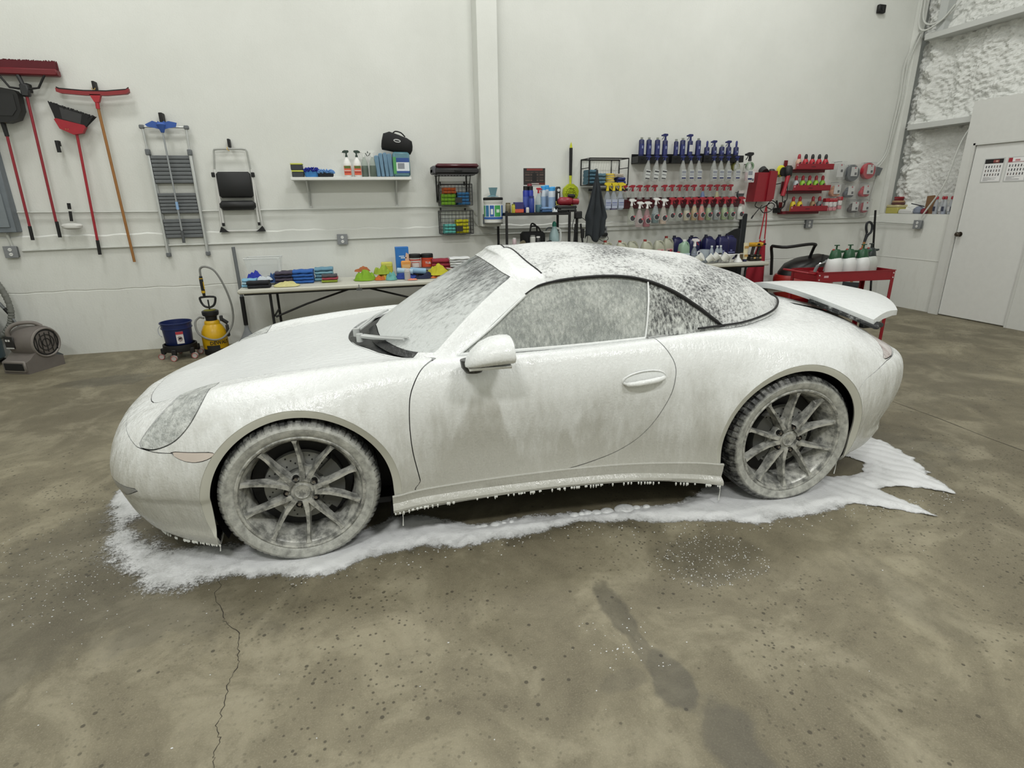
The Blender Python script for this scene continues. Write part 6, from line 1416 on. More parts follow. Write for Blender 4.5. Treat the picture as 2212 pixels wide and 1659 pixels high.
# clear tote
t = thing('clear_tote', 'clear open acrylic tote behind the towels at the left end of the table', 'tote', (-.70, 4.42, TZ))
CL = clear('clear_acrylic', 'dfe4e2', .20, .08); CLE = clear('clear_edge', 'e8ecea', .65, .1)
for y_ in (-.14, .137): MB().prism([(-.13, 0), (.13, 0), (.17, .28), (-.19, .28)], y_, y_+.003).obj('wall', CL, t, smooth=0)
for x_, x2 in ((-.13, -.19), (.13, .17)): MB().prism([(x_, 0), (x_+.003, 0), (x2+.003, .28), (x2, .28)], -.137, .137).obj('wall', CL, t, smooth=0)
MB().box(-.13, .13, -.137, .137, 0, .003).obj('floor_panel', CL, t, smooth=0)
MB().tube([(-.19, -.14, .28), (.17, -.14, .28), (.17, .14, .28), (-.19, .14, .28)], .006, 6, True).box(.150, .175, -.145, -.13, .02, .28).obj('rim', CLE, t)
G1 = 'towels on the left table'
towel((-.835, 4.17, TZ), .15, .15, 3, ['7fb0c9', 'a9c9d6'], 'stack of light blue towels at the left corner of the table', group=G1, lay_h=.028)
crumple((-.80, 4.26, TZ+.06), .17, .13, .10, '27359b', 'bright blue cloth bunched on top by the clear tote', seed=3, group=G1)
crumple((-.72, 4.24, TZ+.05), .20, .14, .06, 'c3cbd0', 'white and grey cloth lying between the blue cloths in front of the tote', seed=12, group=G1)
crumple((-.62, 4.28, TZ+.02), .15, .12, .11, '2f4f80', 'mid blue cloth bunched at the right side of the clear tote', seed=14, group=G1)
towel((-.735, 4.06, TZ), .22, .15, 2, ['1b1d22'], 'black folded towel at the front left of the table', group=G1, lay_h=.035)
towel((-.50, 4.30, TZ), .18, .20, 4, ['2a2b40', '46404f'], 'stack of dark navy towels right of the clear tote', group=G1, lay_h=.034)
towel((-.30, 4.32, TZ), .22, .22, 4, ['2d5fa8'], 'stack of royal blue towels in the left half of the table', group=G1, lay_h=.035)
crumple((-.46, 4.05, TZ), .28, .17, .055, 'c9c48a', 'pale yellow cloth laid flat in front of the navy and blue stacks', seed=4, group=G1)
towel((-.09, 4.45, TZ), .20, .20, 4, ['82aebb', '6a94a8'], 'stack of pale blue towels at the back of the table', group=G1, lay_h=.036)
towel((-.02, 4.26, TZ), .17, .15, 3, ['8a9a33', '9c4450', '4c4c50'], 'small stack of green, red and grey cloths near the middle of the table', group=G1, lay_h=.028)
crumple((.36, 4.28, TZ), .25, .24, .13, '7ba428', 'lime green cloth heap at the middle of the table', seed=6, group=G1)
crumple((.34, 4.34, TZ+.09), .18, .14, .06, 'a5623a', 'rust-orange cloth on top of the lime green heap', seed=7, group=G1)
crumple((.58, 4.28, TZ), .22, .22, .08, 'b9962d', 'ochre cloth heap under the lime and teal cloths', seed=8, group=G1)
crumple((.565, 4.33, TZ+.055), .20, .20, .12, '93a836', 'yellow-green cloth draped over the ochre heap', seed=9, group=G1)
crumple((.65, 4.22, TZ), .14, .22, .09, '66a39d', 'teal cloth trailing down right of the yellow-green one', seed=10, group=G1)
crumple((.53, 4.22, TZ), .13, .13, .06, 'b8632c', 'orange cloth at the foot of the yellow-green heap', seed=21, group=G1)
t = thing('box', 'small yellow box at the back of the table beside the tall blue carton', 'box', (.63, 4.48, TZ)); MB().box(-.07, .06, -.05, .05, 0, .17, .008).obj('carton', C('c9c33a'), t); MB().box(-.07, .06, -.052, .052, .12, .172, .008).obj('lid', C('d3cf62'), t)
t = thing('carton', 'tall bright blue glove carton with white script standing on the table', 'carton', (.81, 4.46, TZ)); MB().box(-.078, .075, -.05, .05, 0, .345, .003).obj('carton_body', C('2a74c0', .4), t, smooth=0)
pr = MB().mat(C('c9ddee')).box(-.04, .02, -.0515, -.050, .235, .245).box(-.02, .045, -.0515, -.050, .215, .228).mat(C('d9b8a0')).prism([(.02, .06), (.075, .06), (.075, .26), (.045, .28), (.03, .22)], -.0515, -.050); pr.obj('carton_print', None, t, smooth=0)
t = thing('sponge_pack', 'orange sponge pack leaning on the blue carton', 'sponge', (.84, 4.36, TZ+.08)); MB().box(-.055, .055, -.03, .03, 0, .11, .01).obj('pack', C('e09a4c', .6), t); MB().box(-.045, .045, -.032, -.029, .03, .07).obj('label', C('e8b878'), t); MB().box(-.055, .055, -.03, .03, -.08, 0, .006).obj('lower_pack', C('4a3a34'), t)
for k, (x, c1) in enumerate(((.955, 'd5cfca'), (1.10, 'd4502a'))):
    t = thing('wipes_tub', ('white-labelled' if k == 0 else 'orange-labelled')+' round tub with a black lid on the table', 'tub', (x, 4.44, TZ), group='hand wipe tubs')
    MB().lathe([(.068, 0), (.072, .01), (.070, .215)], n=28).obj('tub', C('c9c2bd' if k == 0 else 'd1492a'), t); MB().lathe([(.073, .215), (.073, .25), (.066, .258), (0, .258)], n=28).obj('lid', BLACK, t)
    wrap(.0705, -75, 75, .05, .20, C(c1), 'label', t); wrap(.0705, -70, 70, .185, .20, C('b5402f'), 'label_band', t, .002)
    if k: lettering('TUB', .035, C('e8ded8'), t, (.0, -.0735, .155), bold=True)
    else: wrap(.0705, -40, 40, .09, .17, C('b9584a'), 'label_block', t, .002); wrap(.0705, -34, 34, .10, .16, C('d9d3ce'), 'label_block', t, .003)
t = thing('parts_box', 'low dark box with a white printed label in front of the two tubs', 'box', (1.03, 4.33, TZ)); MB().box(-.14, .13, -.06, .05, .0, .11, .006).obj('box_body', C('4a3b38'), t); MB().box(-.13, .11, -.062, -.059, .055, .10).obj('label', C('b9b2ac'), t, smooth=0)
pm = MB().mat(C('4a4240'))
for q in range(10): pm.box(-.118+.022*q, -.104+.022*q+.003*(q % 3), -.0632, -.062, .066+.003*(q % 2), .088)
pm.obj('label_print', None, t, smooth=0)
for k, (x, y, c_, a) in enumerate(((.82, 4.26, 'a9c3d3', -.2), (.97, 4.24, '8fb2cc', -.25))):
    t = thing('rolled_towel', ('left' if k == 0 else 'right')+' of two pale blue rolled towels lying across the heap', 'towel', (x, y, TZ+.09), a, group='rolled towels'); MB().cyl((-.09, 0, 0), (.09, 0, -.015), .034, n=14).obj('roll', M('cloth_'+c_, c_, .9), t); MB().cyl((-.092, 0, 0), (-.088, 0, 0), .018, n=10).obj('roll_end', C('dfe6ea'), t)
crumple((.83, 4.25, TZ), .26, .18, .09, '2a3f8a', 'deep blue cloth heap under the rolled towels', seed=15, group=G1)
crumple((1.03, 4.20, TZ), .26, .16, .075, '1d2440', 'midnight blue cloth heap right of the can', seed=16, group=G1)
can((.83, 4.10, TZ), .034, .125, 'b9b6b4', 'd3d1cf', 'small grey can at the front edge of the towel table', group=None)
crumple((.88, 4.07, TZ), .12, .06, .02, 'd98a72', 'small salmon cloth by the grey can', seed=17, group=G1)
crumple((1.17, 4.20, TZ), .20, .16, .06, 'c46a35', 'burnt orange cloth under the yellow one', seed=18, group=G1)
crumple((1.20, 4.24, TZ+.03), .28, .22, .13, 'b9b32c', 'bright yellow cloth heap toward the right end of the table', seed=19, group=G1)
crumple((1.27, 4.12, TZ), .22, .14, .06, '7f9a78', 'sage grey cloth at the front right of the table', seed=20, group=G1)
towel((1.27, 4.42, TZ+.06), .25, .20, 3, ['8e2b3a'], 'maroon towels stacked at the right of the table', group=G1, lay_h=.045)
towel((1.27, 4.42, TZ), .26, .20, 2, ['6b2632'], 'dark red towels under the maroon stack', group=G1, lay_h=.03)
towel((1.47, 4.36, TZ+.10), .24, .2, 4, ['c3c5c4', 'dcdedd'], 'white and grey cloths stacked at the right end of the table', group=G1, lay_h=.028)
t = thing('dish_stack', 'white bowl holding the stacked cloths at the table end', 'bowl', (1.44, 4.34, TZ)); MB().lathe([(.07, 0), (.10, .04), (.135, .09), (.13, .095), (.09, .04), (0, .02)], n=28).obj('bowl', WHITE, t); MB().lathe([(.072, 0), (.072, .012)], n=24).obj('foot_ring', GREY, t)
# ================================================================== second table, right, with jugs
folding_table((3.22, 4.00, 0), 2.32, .66, 'white folding table crowded with jugs and bottles behind the car roof', .30, top=.775, rotz=math.radians(-1))
Z2 = .778
def jug(loc, label, col, cap, h=.30, w=.155, d=.12, group=None, op=True, lab=None, rotz=0, capx=-.03, boxy=False):
    t = thing('jug', label, 'jug', loc, rotz, group)
    m = C(col, .35) if op else clear('jug_'+col, col, .72, .25)
    b = MB(); rings = []
    for z, fx, fy, ox in ((0, .96, .96, 0), (.01, 1, 1, 0), (h*.55, 1, 1, 0), (h*.72, 1, 1, 0), (h*.80, .90, .92, .0), (h*.88, .50, .6, capx*.5), (h*.92, .26, .30, capx)) if boxy else ((0, .92, .92, 0), (.01, 1, 1, 0), (h*.55, 1, 1, 0), (h*.68, .92, .95, -.005), (h*.80, .62, .80, -.018), (h*.88, .34, .45, capx), (h*.93, .22, .26, capx)):
        rings += [(ox+math.copysign(abs(math.cos(a))**(.35 if boxy else .6), math.cos(a))*w/2*fx, math.copysign(abs(math.sin(a))**(.35 if boxy else .6), math.sin(a))*d/2*fy, z) for a in [2*PI*k/16 for k in range(16)]]
    b.add(rings, [(i*16+q, i*16+(q+1) % 16, (i+1)*16+(q+1) % 16, (i+1)*16+q) for i in range(6) for q in range(16)]+[tuple(range(16))[::-1], tuple(range(96, 112))]).obj('jug_body', m, t)
    b2 = MB().tube([(w*.46, 0, h*.50), (w*.50, 0, h*.66), (w*.34, 0, h*.84), (w*.08, 0, h*.90), (capx, 0, h*.86)], .014, 8, sub=3); b2.obj('handle', m, t)
    if cap: MB().cyl((capx, 0, h*.92), (capx, 0, h), .021, n=16).obj('cap', C(cap, .4), t)
    if lab:
        lb = MB()
        for c_, x0, x1, z0, z1 in lab: lb.mat(C(c_)).box(x0, x1, -d/2-.003-.0006*len(lb.v)/8, -d/2+.002, z0, z1)
        lb.obj('label', None, t, smooth=0)
    return t
JC = 'jugs on the second table'
for k, (x, y, cp, nm) in enumerate(((3.46, 4.52, 'a1362f', 'cloudy jug with a red cap, first from the left behind the roof'), (3.63, 4.44, 'a1362f', 'cloudy jug with a red cap, second from the left, set slightly forward'), (3.83, 4.54, None, 'cloudy jug whose cap is off, third from the left'), (4.00, 4.46, '8f2d2a', 'large cloudy jug with a dark red cap, in the middle of the row'), (4.20, 4.50, None, 'cloudy jug without a cap, left of the tall one'), (4.355, 4.54, '8f2d2a', 'tall cloudy jug with a dark red cap beside the navy jugs'))):
    jug((x, y, Z2), nm, 'bcbda9', cp, .33 if k == 5 else .30, group=JC, op=False, lab=[('c9a9a4', -.05, .05, .06, .17), ('3a2c2e', -.03, .04, .07, .15), ('b24450', .0, .03, .13, .16)])
for k, (x, y) in enumerate(((4.17, 4.22), (4.32, 4.20))):
    t = thing('refill_bottle', ('left' if k == 0 else 'right')+' of two low bottles with red and black labels before the jugs', 'bottle', (x, y, Z2), group='low bottles before the jugs'); MB().lathe([(.045, 0), (.05, .01), (.048, .09), (.02, .12), (.018, .135)], n=18).obj('bottle', C('c9bfbd'), t); wrap(.05, -70, 70, .02, .09, C('2a2427'), 'label', t); MB().lathe([(.02, .13), (.02, .15), (0, .15)], n=12).obj('cap', C('b03540'), t)
jug((4.42, 4.24, Z2), 'pale green translucent jug with a white cap and printed label', '9fbfa6', 'e6e8e6', .30, .14, .12, op=False, lab=[('b9cbd3', -.055, .055, .05, .13)], capx=0)
spray_bottle((4.55, 4.20, Z2), 'clear spray bottle with a white and red trigger beside the pale green jug', 'aab3b8', '7c8790', 'e3dfe0', .215, .040, level=.4, lever='c23a48', face=1, ts=1.25)
for k, (x, y, tall) in enumerate(((4.515, 4.58, .32), (4.66, 4.42, .31), (4.78, 4.58, .315), (4.90, 4.42, .315), (5.00, 4.58, .32), (5.11, 4.43, .325), (5.28, 4.50, .33))):
    jug((x, y, Z2), 'navy blue chemical jug, %s of seven standing together on the second table' % ORD[k], '1d1e4c', '14152f', tall+.01, .165, .13, 'navy jugs on the second table', boxy=True, capx=-.045, lab=[('7d82b0', -.02, .01, .11, .13), ('7d82b0', -.05, .05, .085, .10), ('8d93bd', -.06, .06, .03, .036)])
t = thing('measuring_jug', 'frosted measuring jug with a side handle on the second table', 'jug', (4.70, 4.20, Z2)); MB().lathe([(.052, 0), (.056, .01), (.064, .165), (.060, .165), (.052, .012), (0, .01)], n=24).obj('jug_body', clear('frost', 'bcc6cf', .62, .3), t); MB().tube([(-.055, 0, .14), (-.095, 0, .14), (-.095, 0, .05), (-.055, 0, .035)], .008, 6, sub=3).obj('handle', C('dde1e3'), t)
for k, x in enumerate((4.82, 4.89, 4.955)):
    t = thing('water_bottle', ('left', 'middle', 'right')[k]+' of three small clear water bottles on the second table', 'bottle', (x, 4.22-.02*(k == 1), Z2), group='water bottles'); MB().lathe([(.028, 0), (.031, .01), (.031, .12), (.026, .15), (.012, .185), (.012, .195)], n=16).obj('bottle', clear('water_clear', 'c3ced6', .45, .1), t); wrap(.031, -80, 80, .06, .11, C('93a3b8'), 'label', t); MB().lathe([(.014, .192), (.014, .21), (0, .21)], n=12).obj('cap', C('e3e6e8'), t)
can((4.90, 4.14, Z2), .024, .12, 'd5d6d6', '1b1c1d', 'small white bottle with a black cap before the water bottles', group=None)
for k, (x, y, r, a) in enumerate(((4.58, 4.12, .055, .9), (4.70, 4.06, .05, .6), (4.81, 4.11, .055, .4), (4.92, 4.06, .055, 0))):
    t = thing('plastic_cup', ('leftmost', 'second', 'third', 'rightmost')[k]+' of four white tipped cups in front of the navy jugs', 'cup', (x, y, Z2+r*.85+.02), group='white cups', rot=(.7, a, .4*k)); MB().lathe([(r*.6, -.045), (r, .045), (r*.96, .045), (r*.57, -.04), (0, -.038)], n=20).obj('cup', C('dfe0da', .4), t); MB().lathe([(r*1.0, .040), (r*1.06, .045), (r*1.0, .05)], n=20).obj('rim', C('e7e8e3', .4), t)
for k, (x, up) in enumerate(((5.03, 1), (5.15, 0))):
    t = thing('funnel', 'white funnel standing '+('mouth up between the cups and the tube' if up else 'mouth down left of the cream tube'), 'funnel', (x, 4.10, Z2), group='white funnels')
    P_ = [(.016, 0), (.018, .035), (.022, .045), (.06, .095), (.062, .10)]
    if not up: P_ = [(.060, 0), (.058, .008), (.022, .055), (.017, .075), (.016, .10)]
    MB().lathe(P_, n=22).obj('cone', C('e4e5e2', .4), t); MB().box(-.075, .075, -.010, .010, .095 if up else .098, .103 if up else .104, .002).obj('rim', C('e4e5e2', .4), t)
t = thing('cream_tube', 'cream printed squeeze tube standing on its navy cap', 'tube', (5.27, 4.12, Z2)); MB().lathe([(.026, 0), (.027, .03)], n=18).lathe([(0, 0), (.026, 0)], n=18).obj('cap', C('1e2548'), t)
MB().add([(x, y, z) for z, w_, d_ in ((.03, .027, .024), (.12, .033, .018), (.24, .042, .003)) for x, y in [(w_*math.cos(a), d_*math.sin(a)) for a in [2*PI*k/14 for k in range(14)]]], [(i*14+q, i*14+(q+1) % 14, (i+1)*14+(q+1) % 14, (i+1)*14+q) for i in range(2) for q in range(14)]+[tuple(range(28, 42))]).obj('tube_body', C('d8cfae'), t)
MB().box(-.026, .026, -.022, -.019, .06, .09).box(-.030, .030, -.016, -.012, .17, .20).obj('tube_print', C('b98f4c'), t, smooth=0)
for k, x in enumerate((5.40, 5.49)):
    t = thing('cordless_drill', ('left' if k == 0 else 'right')+' of two yellow and black cordless drills standing in their chargers', 'drill', (x, 4.16, Z2), group='cordless drills')
    MB().box(-.045, .042, -.05, .05, 0, .055, .012).box(-.035, .035, -.045, .045, .055, .08, .01).obj('charger', C('231f17'), t); MB().box(.0, .03, -.052, -.049, .03, .05).obj('charger_label', C('c9a56a'), t, smooth=0)
    MB().tube([(.0, 0, .07), (.005, 0, .13), (.015, -.005, .19)], [.022, .019, .022], 10).obj('grip', C('2a2520'), t); MB().cyl((-.018, .05, .205), (.014, -.05, .215), .030, .027, 14).cyl((.012, -.045, .214), (.022, -.075, .217), .018, .012, 12).obj('motor_housing', C('c99a2c', .4), t); MB().cyl((.022, -.074, .217), (.028, -.10, .219), .012, n=10).obj('chuck', BLACK, t)
t = thing('pad_roll', 'tan felt disc standing by the drills', 'disc', (5.335, 4.26, Z2)); MB().cyl((0, -.02, .05), (0, .02, .05), .05, n=22).obj('disc', M('felt_tan', '6f6047', .9), t); MB().cyl((0, -.022, .05), (0, -.019, .05), .012, n=12).obj('disc_hole', BLACK, t)
# ================================================================== red and black push machine, red cart with pump sprayers
t = thing('push_mower', 'red and black push machine with a bent black handlebar standing behind the car tail', 'mower', (6.30, 4.18, 0), math.radians(-4))
MB().tube([(-.42, .12, .55), (-.46, .10, .80), (-.52, .05, .94), (-.56, -.10, .955), (-.50, -.24, .955), (-.20, -.26, .985), (-.06, -.22, .975), (.02, -.10, .93), (.06, .02, .74)], .020, 8, sub=3).obj('handlebar', BLACK, t)
sh = MB(); rg = []
for z, a_, b_, ox in ((.12, .30, .22, .05), (.20, .38, .27, .02), (.40, .42, .30, 0), (.52, .42, .30, .0), (.56, .40, .28, .0)):
    rg += [(ox+a_*math.cos(t_), b_*math.sin(t_), z) for t_ in [2*PI*k/26 for k in range(26)]]
sh.add(rg, [(i*26+q, i*26+(q+1) % 26, (i+1)*26+(q+1) % 26, (i+1)*26+q) for i in range(4) for q in range(26)]+[tuple(range(26))[::-1], tuple(range(104, 130))]).obj('shell', C('9a241f', .35), t)
sh = MB(); rg = []
for z, a_, b_, ox in ((.53, .38, .27, .0), (.62, .385, .27, .02), (.72, .34, .25, .05), (.78, .24, .19, .08), (.80, .10, .09, .10)):
    rg += [(ox+a_*math.cos(t_), b_*math.sin(t_), z+.03*math.cos(t_)) for t_ in [2*PI*k/26 for k in range(26)]]
sh.add(rg, [(i*26+q, i*26+(q+1) % 26, (i+1)*26+(q+1) % 26, (i+1)*26+q) for i in range(4) for q in range(26)]+[tuple(range(104, 130))]).obj('hood', C('121212', .4), t)
MB().box(.12, .20, -.28, -.265, .63, .665, .006).obj('latch', C('c9b25c'), t)
for x, y in ((-.40, -.28), (.34, -.28), (-.40, .28), (.34, .28)): MB().cyl((x, y-.03, .11), (x, y+.03, .11), .11, n=22).obj('wheel', BLACK, t)
t = thing('service_cart', 'red steel service cart holding four pump sprayers by the right wall', 'cart', (4.70, 2.235, 0), math.radians(-5.2))
CW, CD, CT = .87, .40, .865
tr = MB()
for z in (CT-.10, .48): tr.box(0, CW, 0, CD, z, z+.004)
for z, h_ in ((CT-.10, .10), (.48, .06)): tr.box(0, CW, 0, .004, z, z+h_).box(0, CW, CD-.004, CD, z, z+h_).box(0, .004, 0, CD, z, z+h_).box(CW-.004, CW, 0, CD, z, z+h_)
tr.box(-.006, CW+.006, -.006, .003, CT-.008, CT).box(-.006, CW+.006, CD-.003, CD+.006, CT-.008, CT).box(-.006, .003, 0, CD, CT-.008, CT).box(CW-.003, CW+.006, 0, CD, CT-.008, CT).obj('tray', M('cart_red', '8d1522', .35), t, smooth=0)
for x, sx in ((0, 1), (CW, -1)):
    for y, sy in ((0, 1), (CD, -1)):
        l = MB().box(min(x, x+sx*.035), max(x, x+sx*.035), min(y-.002*sy, y+.004*sy), max(y-.002*sy, y+.004*sy), .06, CT-.01).box(min(x-.002*sx, x+.004*sx), max(x-.002*sx, x+.004*sx), min(y, y+sy*.035), max(y, y+sy*.035), .06, CT-.01).obj('leg', M('cart_red', '8d1522', .35), t, smooth=0)
        MB().cyl((x+sx*.02, y+sy*.02-.012, .035), (x+sx*.02, y+sy*.02+.012, .035), .035, n=16).obj('caster', BLACK, l)
bo = MB()
for x in (.018, CW-.018):
    for z in (CT-.03, CT-.075): bo.cyl((x, -.003, z), (x, -.008, z), .007, n=8)
bo.obj('bolt', C('d3c5c5', .3), t); MB().box(.07, .12, -.0035, -.002, CT-.055, CT-.035).obj('badge', C('cfa5aa'), t, smooth=0)
MB().tube([(-.005, .03, CT-.02), (-.13, .05, CT+.0), (-.14, .34, CT+.0), (-.005, .36, CT-.02)], .011, 8, sub=3).obj('push_bar', M('cart_red', '8d1522', .35), t)
def cart_pt(x, y, z): a = math.radians(-5.2); return (4.70+x*math.cos(a)-y*math.sin(a), 2.235+x*math.sin(a)+y*math.cos(a), z)
for k, (x, y) in enumerate(((.30, .17), (.455, .17), (.61, .17), (.76, .24))):
    dk = k == 3
    t = thing('pump_sprayer', ('white pump sprayer with a green head, %s of three on the red cart' % ('left', 'middle', 'right')[k]) if not dk else 'white pump sprayer with a black head behind the green ones on the cart', 'sprayer', cart_pt(x, y, CT-.095), group='pump sprayers on the cart')
    hc = C('194a2c' if not dk else '1f2a29', .4)
    MB().lathe([(.074, 0), (.081, .015), (.083, .13), (.078, .175), (.060, .21), (.050, .222)], n=26).obj('tank', C('d3d5d3' if not dk else 'b9bdb6', .4), t)
    if dk: wrap(.078, -70, 40, .03, .14, C('9aa28f'), 'label', t)
    MB().lathe([(.062, .195), (.064, .205), (.056, .24), (.046, .285), (.038, .292), (0, .292)], n=20, sy=.9).box(.02, .085, -.012, .012, .262, .285, .004).box(-.03, .03, -.02, .02, .285, .298, .004).obj('pump_head', hc, t)
    MB().cyl((0, 0, .29), (0, 0, .335), .008, n=8).box(-.028, .028, -.010, .010, .333, .343, .003).obj('plunger', hc, t); MB().cyl((.085, 0, .273), (.10, 0, .275), .010, n=10).obj('nozzle', hc, t)
    MB().cyl((-.035, 0, .29), (-.035, 0, .302), .010, n=8).obj('valve', C('b0453c'), t)
t = thing('foam_gun', 'silver spray lance propped at the left end of the red cart', 'gun', cart_pt(.14, .20, CT-.095)); MB().tube([(-.03, 0, .02), (-.01, 0, .12), (.05, 0, .165), (.17, 0, .17)], .010, 8, sub=3).obj('lance', M('chrome_tube', 'b9bdbd', .2, .8), t); MB().tube([(-.05, 0, .0), (-.02, 0, .10), (0, 0, .14)], .016, 8).obj('grip', GREYD, t); MB().cyl((.04, 0, .165), (.045, 0, .25), .009, n=8).obj('trigger', BLACK, t); MB().tube([(.07, 0, .165), (.10, 0, .19), (.09, 0, .14), (.08, 0, .08)], .006, 6, sub=3).obj('hook', GREY, t)
t = thing('brush', 'small red scrub brush lying in the cart tray beside the lance', 'brush', cart_pt(.10, .26, CT-.094)); MB().box(-.05, .10, -.03, .03, .03, .075, .012).obj('handle', C('b51d2c', .4), t); MB().box(-.045, .095, -.026, .026, 0, .032).obj('bristles', C('2a1a1c', .9), t)
t = thing('supply_box', 'dark box of hoses on the lower tray of the red cart', 'box', cart_pt(.35, .20, .486)); MB().box(-.16, .22, -.12, .14, 0, .17, .01).obj('box_body', C('26261e'), t); MB().tube([(.22, -.10, .20), (.25, -.1, .10), (.24, -.05, .02)], .007, 6, sub=3).tube([(-.1, -.06, .17), (-.05, 0, .22), (.05, .03, .21), (.1, 0, .17)], .010, 6, sub=3).obj('hose', C('8b8a6c'), t)
# ================================================================== on the floor at the left
t = thing('air_mover', 'grey-brown air mover blower with a black round intake on the floor at the left', 'blower', (-2.99, 4.27, 0), math.radians(-24))
AG = M('air_mover_grey', '6c6661', .55)
MB().lathe([(.10, -.145), (.155, -.135), (.168, -.10), (.17, .10), (.158, .14), (.13, .145)], (0, 0, .27), 28, axis='x').obj('housing', AG, t)
MB().lathe([(.132, .147), (.120, .149), (.112, .128), (0, .128)], (0, 0, .27), 28, axis='x', caps=False).obj('intake', BLACK, t)
vg = MB()
for k in range(5): vg.box(.148, .153, -.10+.05*k-.003, -.10+.05*k+.003, .17, .37)
for r in (.04, .08): vg.tube([(.150, r*math.cos(a), .27+r*math.sin(a)) for a in [2*PI*q/20 for q in range(20)]], .004, 5, True)
vg.obj('intake_grille', C('1d1c1b'), t)
MB().lathe([(.128, .138), (.14, .158), (.15, .155), (.158, .130)], (0, 0, .27), 28, axis='x', caps=False).obj('intake_ring', C('807a74', .5), t)
MB().prism([(-.10, .22), (-.20, .14), (-.25, .12), (-.25, .0), (.14, .0), (.14, .10), (.0, .14)], -.145, .145, 'yz').obj('base', AG, t)
MB().box(-.135, .135, -.262, -.235, .012, .135, .015).obj('outlet_frame', C('7b756f', .5), t); MB().box(-.115, .115, -.266, -.255, .035, .112, .01).obj('outlet_mouth', BLACK, t)
MB().tube([(-.10, -.13, .30), (-.10, -.15, .40), (-.05, -.10, .47), (.06, -.02, .475), (.11, .03, .43)], .020, 10, sub=4).obj('handle', C('77716b', .5), t)
MB().box(-.14, -.03, -.175, -.165, .24, .36, .01).obj('label', C('191818'), t); MB().box(-.13, -.04, -.178, -.174, .238, .248).box(-.12, -.10, -.178, -.174, .31, .33).box(-.09, -.07, -.178, -.174, .31, .33).obj('label_print', C('d3d3d0'), t, smooth=0)
t = thing('vacuum_wand', 'grey telescopic vacuum wand leaning from the left edge down behind the blower', 'wand', (-3.55, 4.60, .80)); MB().cyl((-.1, .0, .40), (.24, 0, -.27), .016, n=10).cyl((.22, 0, -.23), (.44, -.04, -.70), .012, n=10).obj('tube', C('6b6f70', .4), t); MB().cyl((.22, 0, -.22), (.25, 0, -.28), .020, n=10).cyl((.14, 0, -.07), (.17, 0, -.13), .022, n=10).obj('collar', BLACK, t)
MB().prism([(.42, -.80), (.62, -.80), (.66, -.74), (.60, -.70), (.40, -.70)], -.20, -.06).obj('floor_head', C('23282d'), t)
t = thing('hose', 'thick grey corrugated vacuum hose hanging at the left edge of the picture', 'hose', (-3.38, 4.60, .34)); hp = [Vector(p) for p in ((-.2, 0, .72), (-.02, 0, .62), (.07, 0, .45), (.10, 0, .25), (.06, 0, .08), (-.05, -.02, -.05), (-.25, -.04, -.10))]; hp = smooth_path(hp, 14)
MB().tube(hp, [.031, .026]*50, 10).obj('corrugated_hose', C('73756f', .6), t); MB().cyl((-.25, -.04, -.10), (-.32, -.05, -.11), .036, n=12).obj('cuff', BLACK, t)
t = thing('shop_vacuum', 'dark blue-grey shop vacuum mostly outside the left edge', 'vacuum', (-3.62, 4.50, 0)); MB().lathe([(.17, .05), (.20, .08), (.21, .40), (.22, .42), (.22, .46)], n=24).obj('tank', C('3a4f58'), t); MB().lathe([(.21, .46), (.19, .56), (.10, .62), (0, .63)], n=24).obj('motor_head', C('23292d'), t)
for a in (30, 150, 270): MB().cyl((.17*math.cos(math.radians(a)), .17*math.sin(math.radians(a))-.012, .03), (.17*math.cos(math.radians(a)), .17*math.sin(math.radians(a))+.012, .03), .03, n=12).obj('caster', BLACK, t)
# blue bucket on its dolly
t = thing('bucket', 'dark blue bucket with a red and white warning label on a wheeled dolly', 'bucket', (-1.66, 4.27, .155))
MB().lathe([(.128, 0), (.132, .005), (.142, .17), (.152, .172), (.152, .182), (.146, .184), (.148, .225), (.158, .227), (.158, .238), (.152, .24), (.148, .238), (.128, .012), (0, .01)], n=36).obj('bucket_body', C('1b2858', .35), t)
wrap(.140, 8, 36, .02, .15, C('d9d6d4'), 'label', t, .002); wrap(.143, 8, 36, .122, .15, C('b23440'), 'label_band', t, .003)
MB().tube([(.052+.023*math.cos(a), -.1370, .075+.023*math.sin(a)) for a in [2*PI*q/20 for q in range(20)]], .0025, 4, True).obj('warning_ring', C('6f2530'), t); MB().prism([(.035, .062), (.07, .07), (.066, .09), (.04, .088)], -.1375, -.136).obj('warning_figure', C('2a2224'), t)
MB().tube([(-.155, 0, .20), (-.175, -.02, .17), (-.165, -.05, .12), (-.13, -.09, .10)], .004, 6, sub=4).obj('bail_handle', C('a9adb5', .3), t)
t = thing('bucket_dolly', 'black wheeled dolly with red-rimmed casters under the blue bucket', 'dolly', (-1.66, 4.27, 0))
MB().lathe([(.10, .085), (.165, .085), (.170, .10), (.165, .155), (.150, .155), (.150, .11), (0, .11)], n=32).obj('dolly_ring', BLACK, t)
for k, a in enumerate((200, 262, 325, 30, 110)):
    c, s = math.cos(math.radians(a)), math.sin(math.radians(a)); w_ = MB().box(c*.165-.022, c*.165+.022, s*.165-.022, s*.165+.022, .055, .12, .006).obj('caster_fork', BLACK, t)
    MB().cyl((c*.19, s*.19-.012, .032), (c*.19, s*.19+.012, .032), .032, n=18).obj('wheel', C('b9b4b0'), w_); MB().tube([(c*.19+.028*math.cos(q_), s*.19-.013, .032+.028*math.sin(q_)) for q_ in [2*PI*z_/14 for z_ in range(14)]], .004, 5, True).obj('wheel_rim', C('a85c56'), w_)
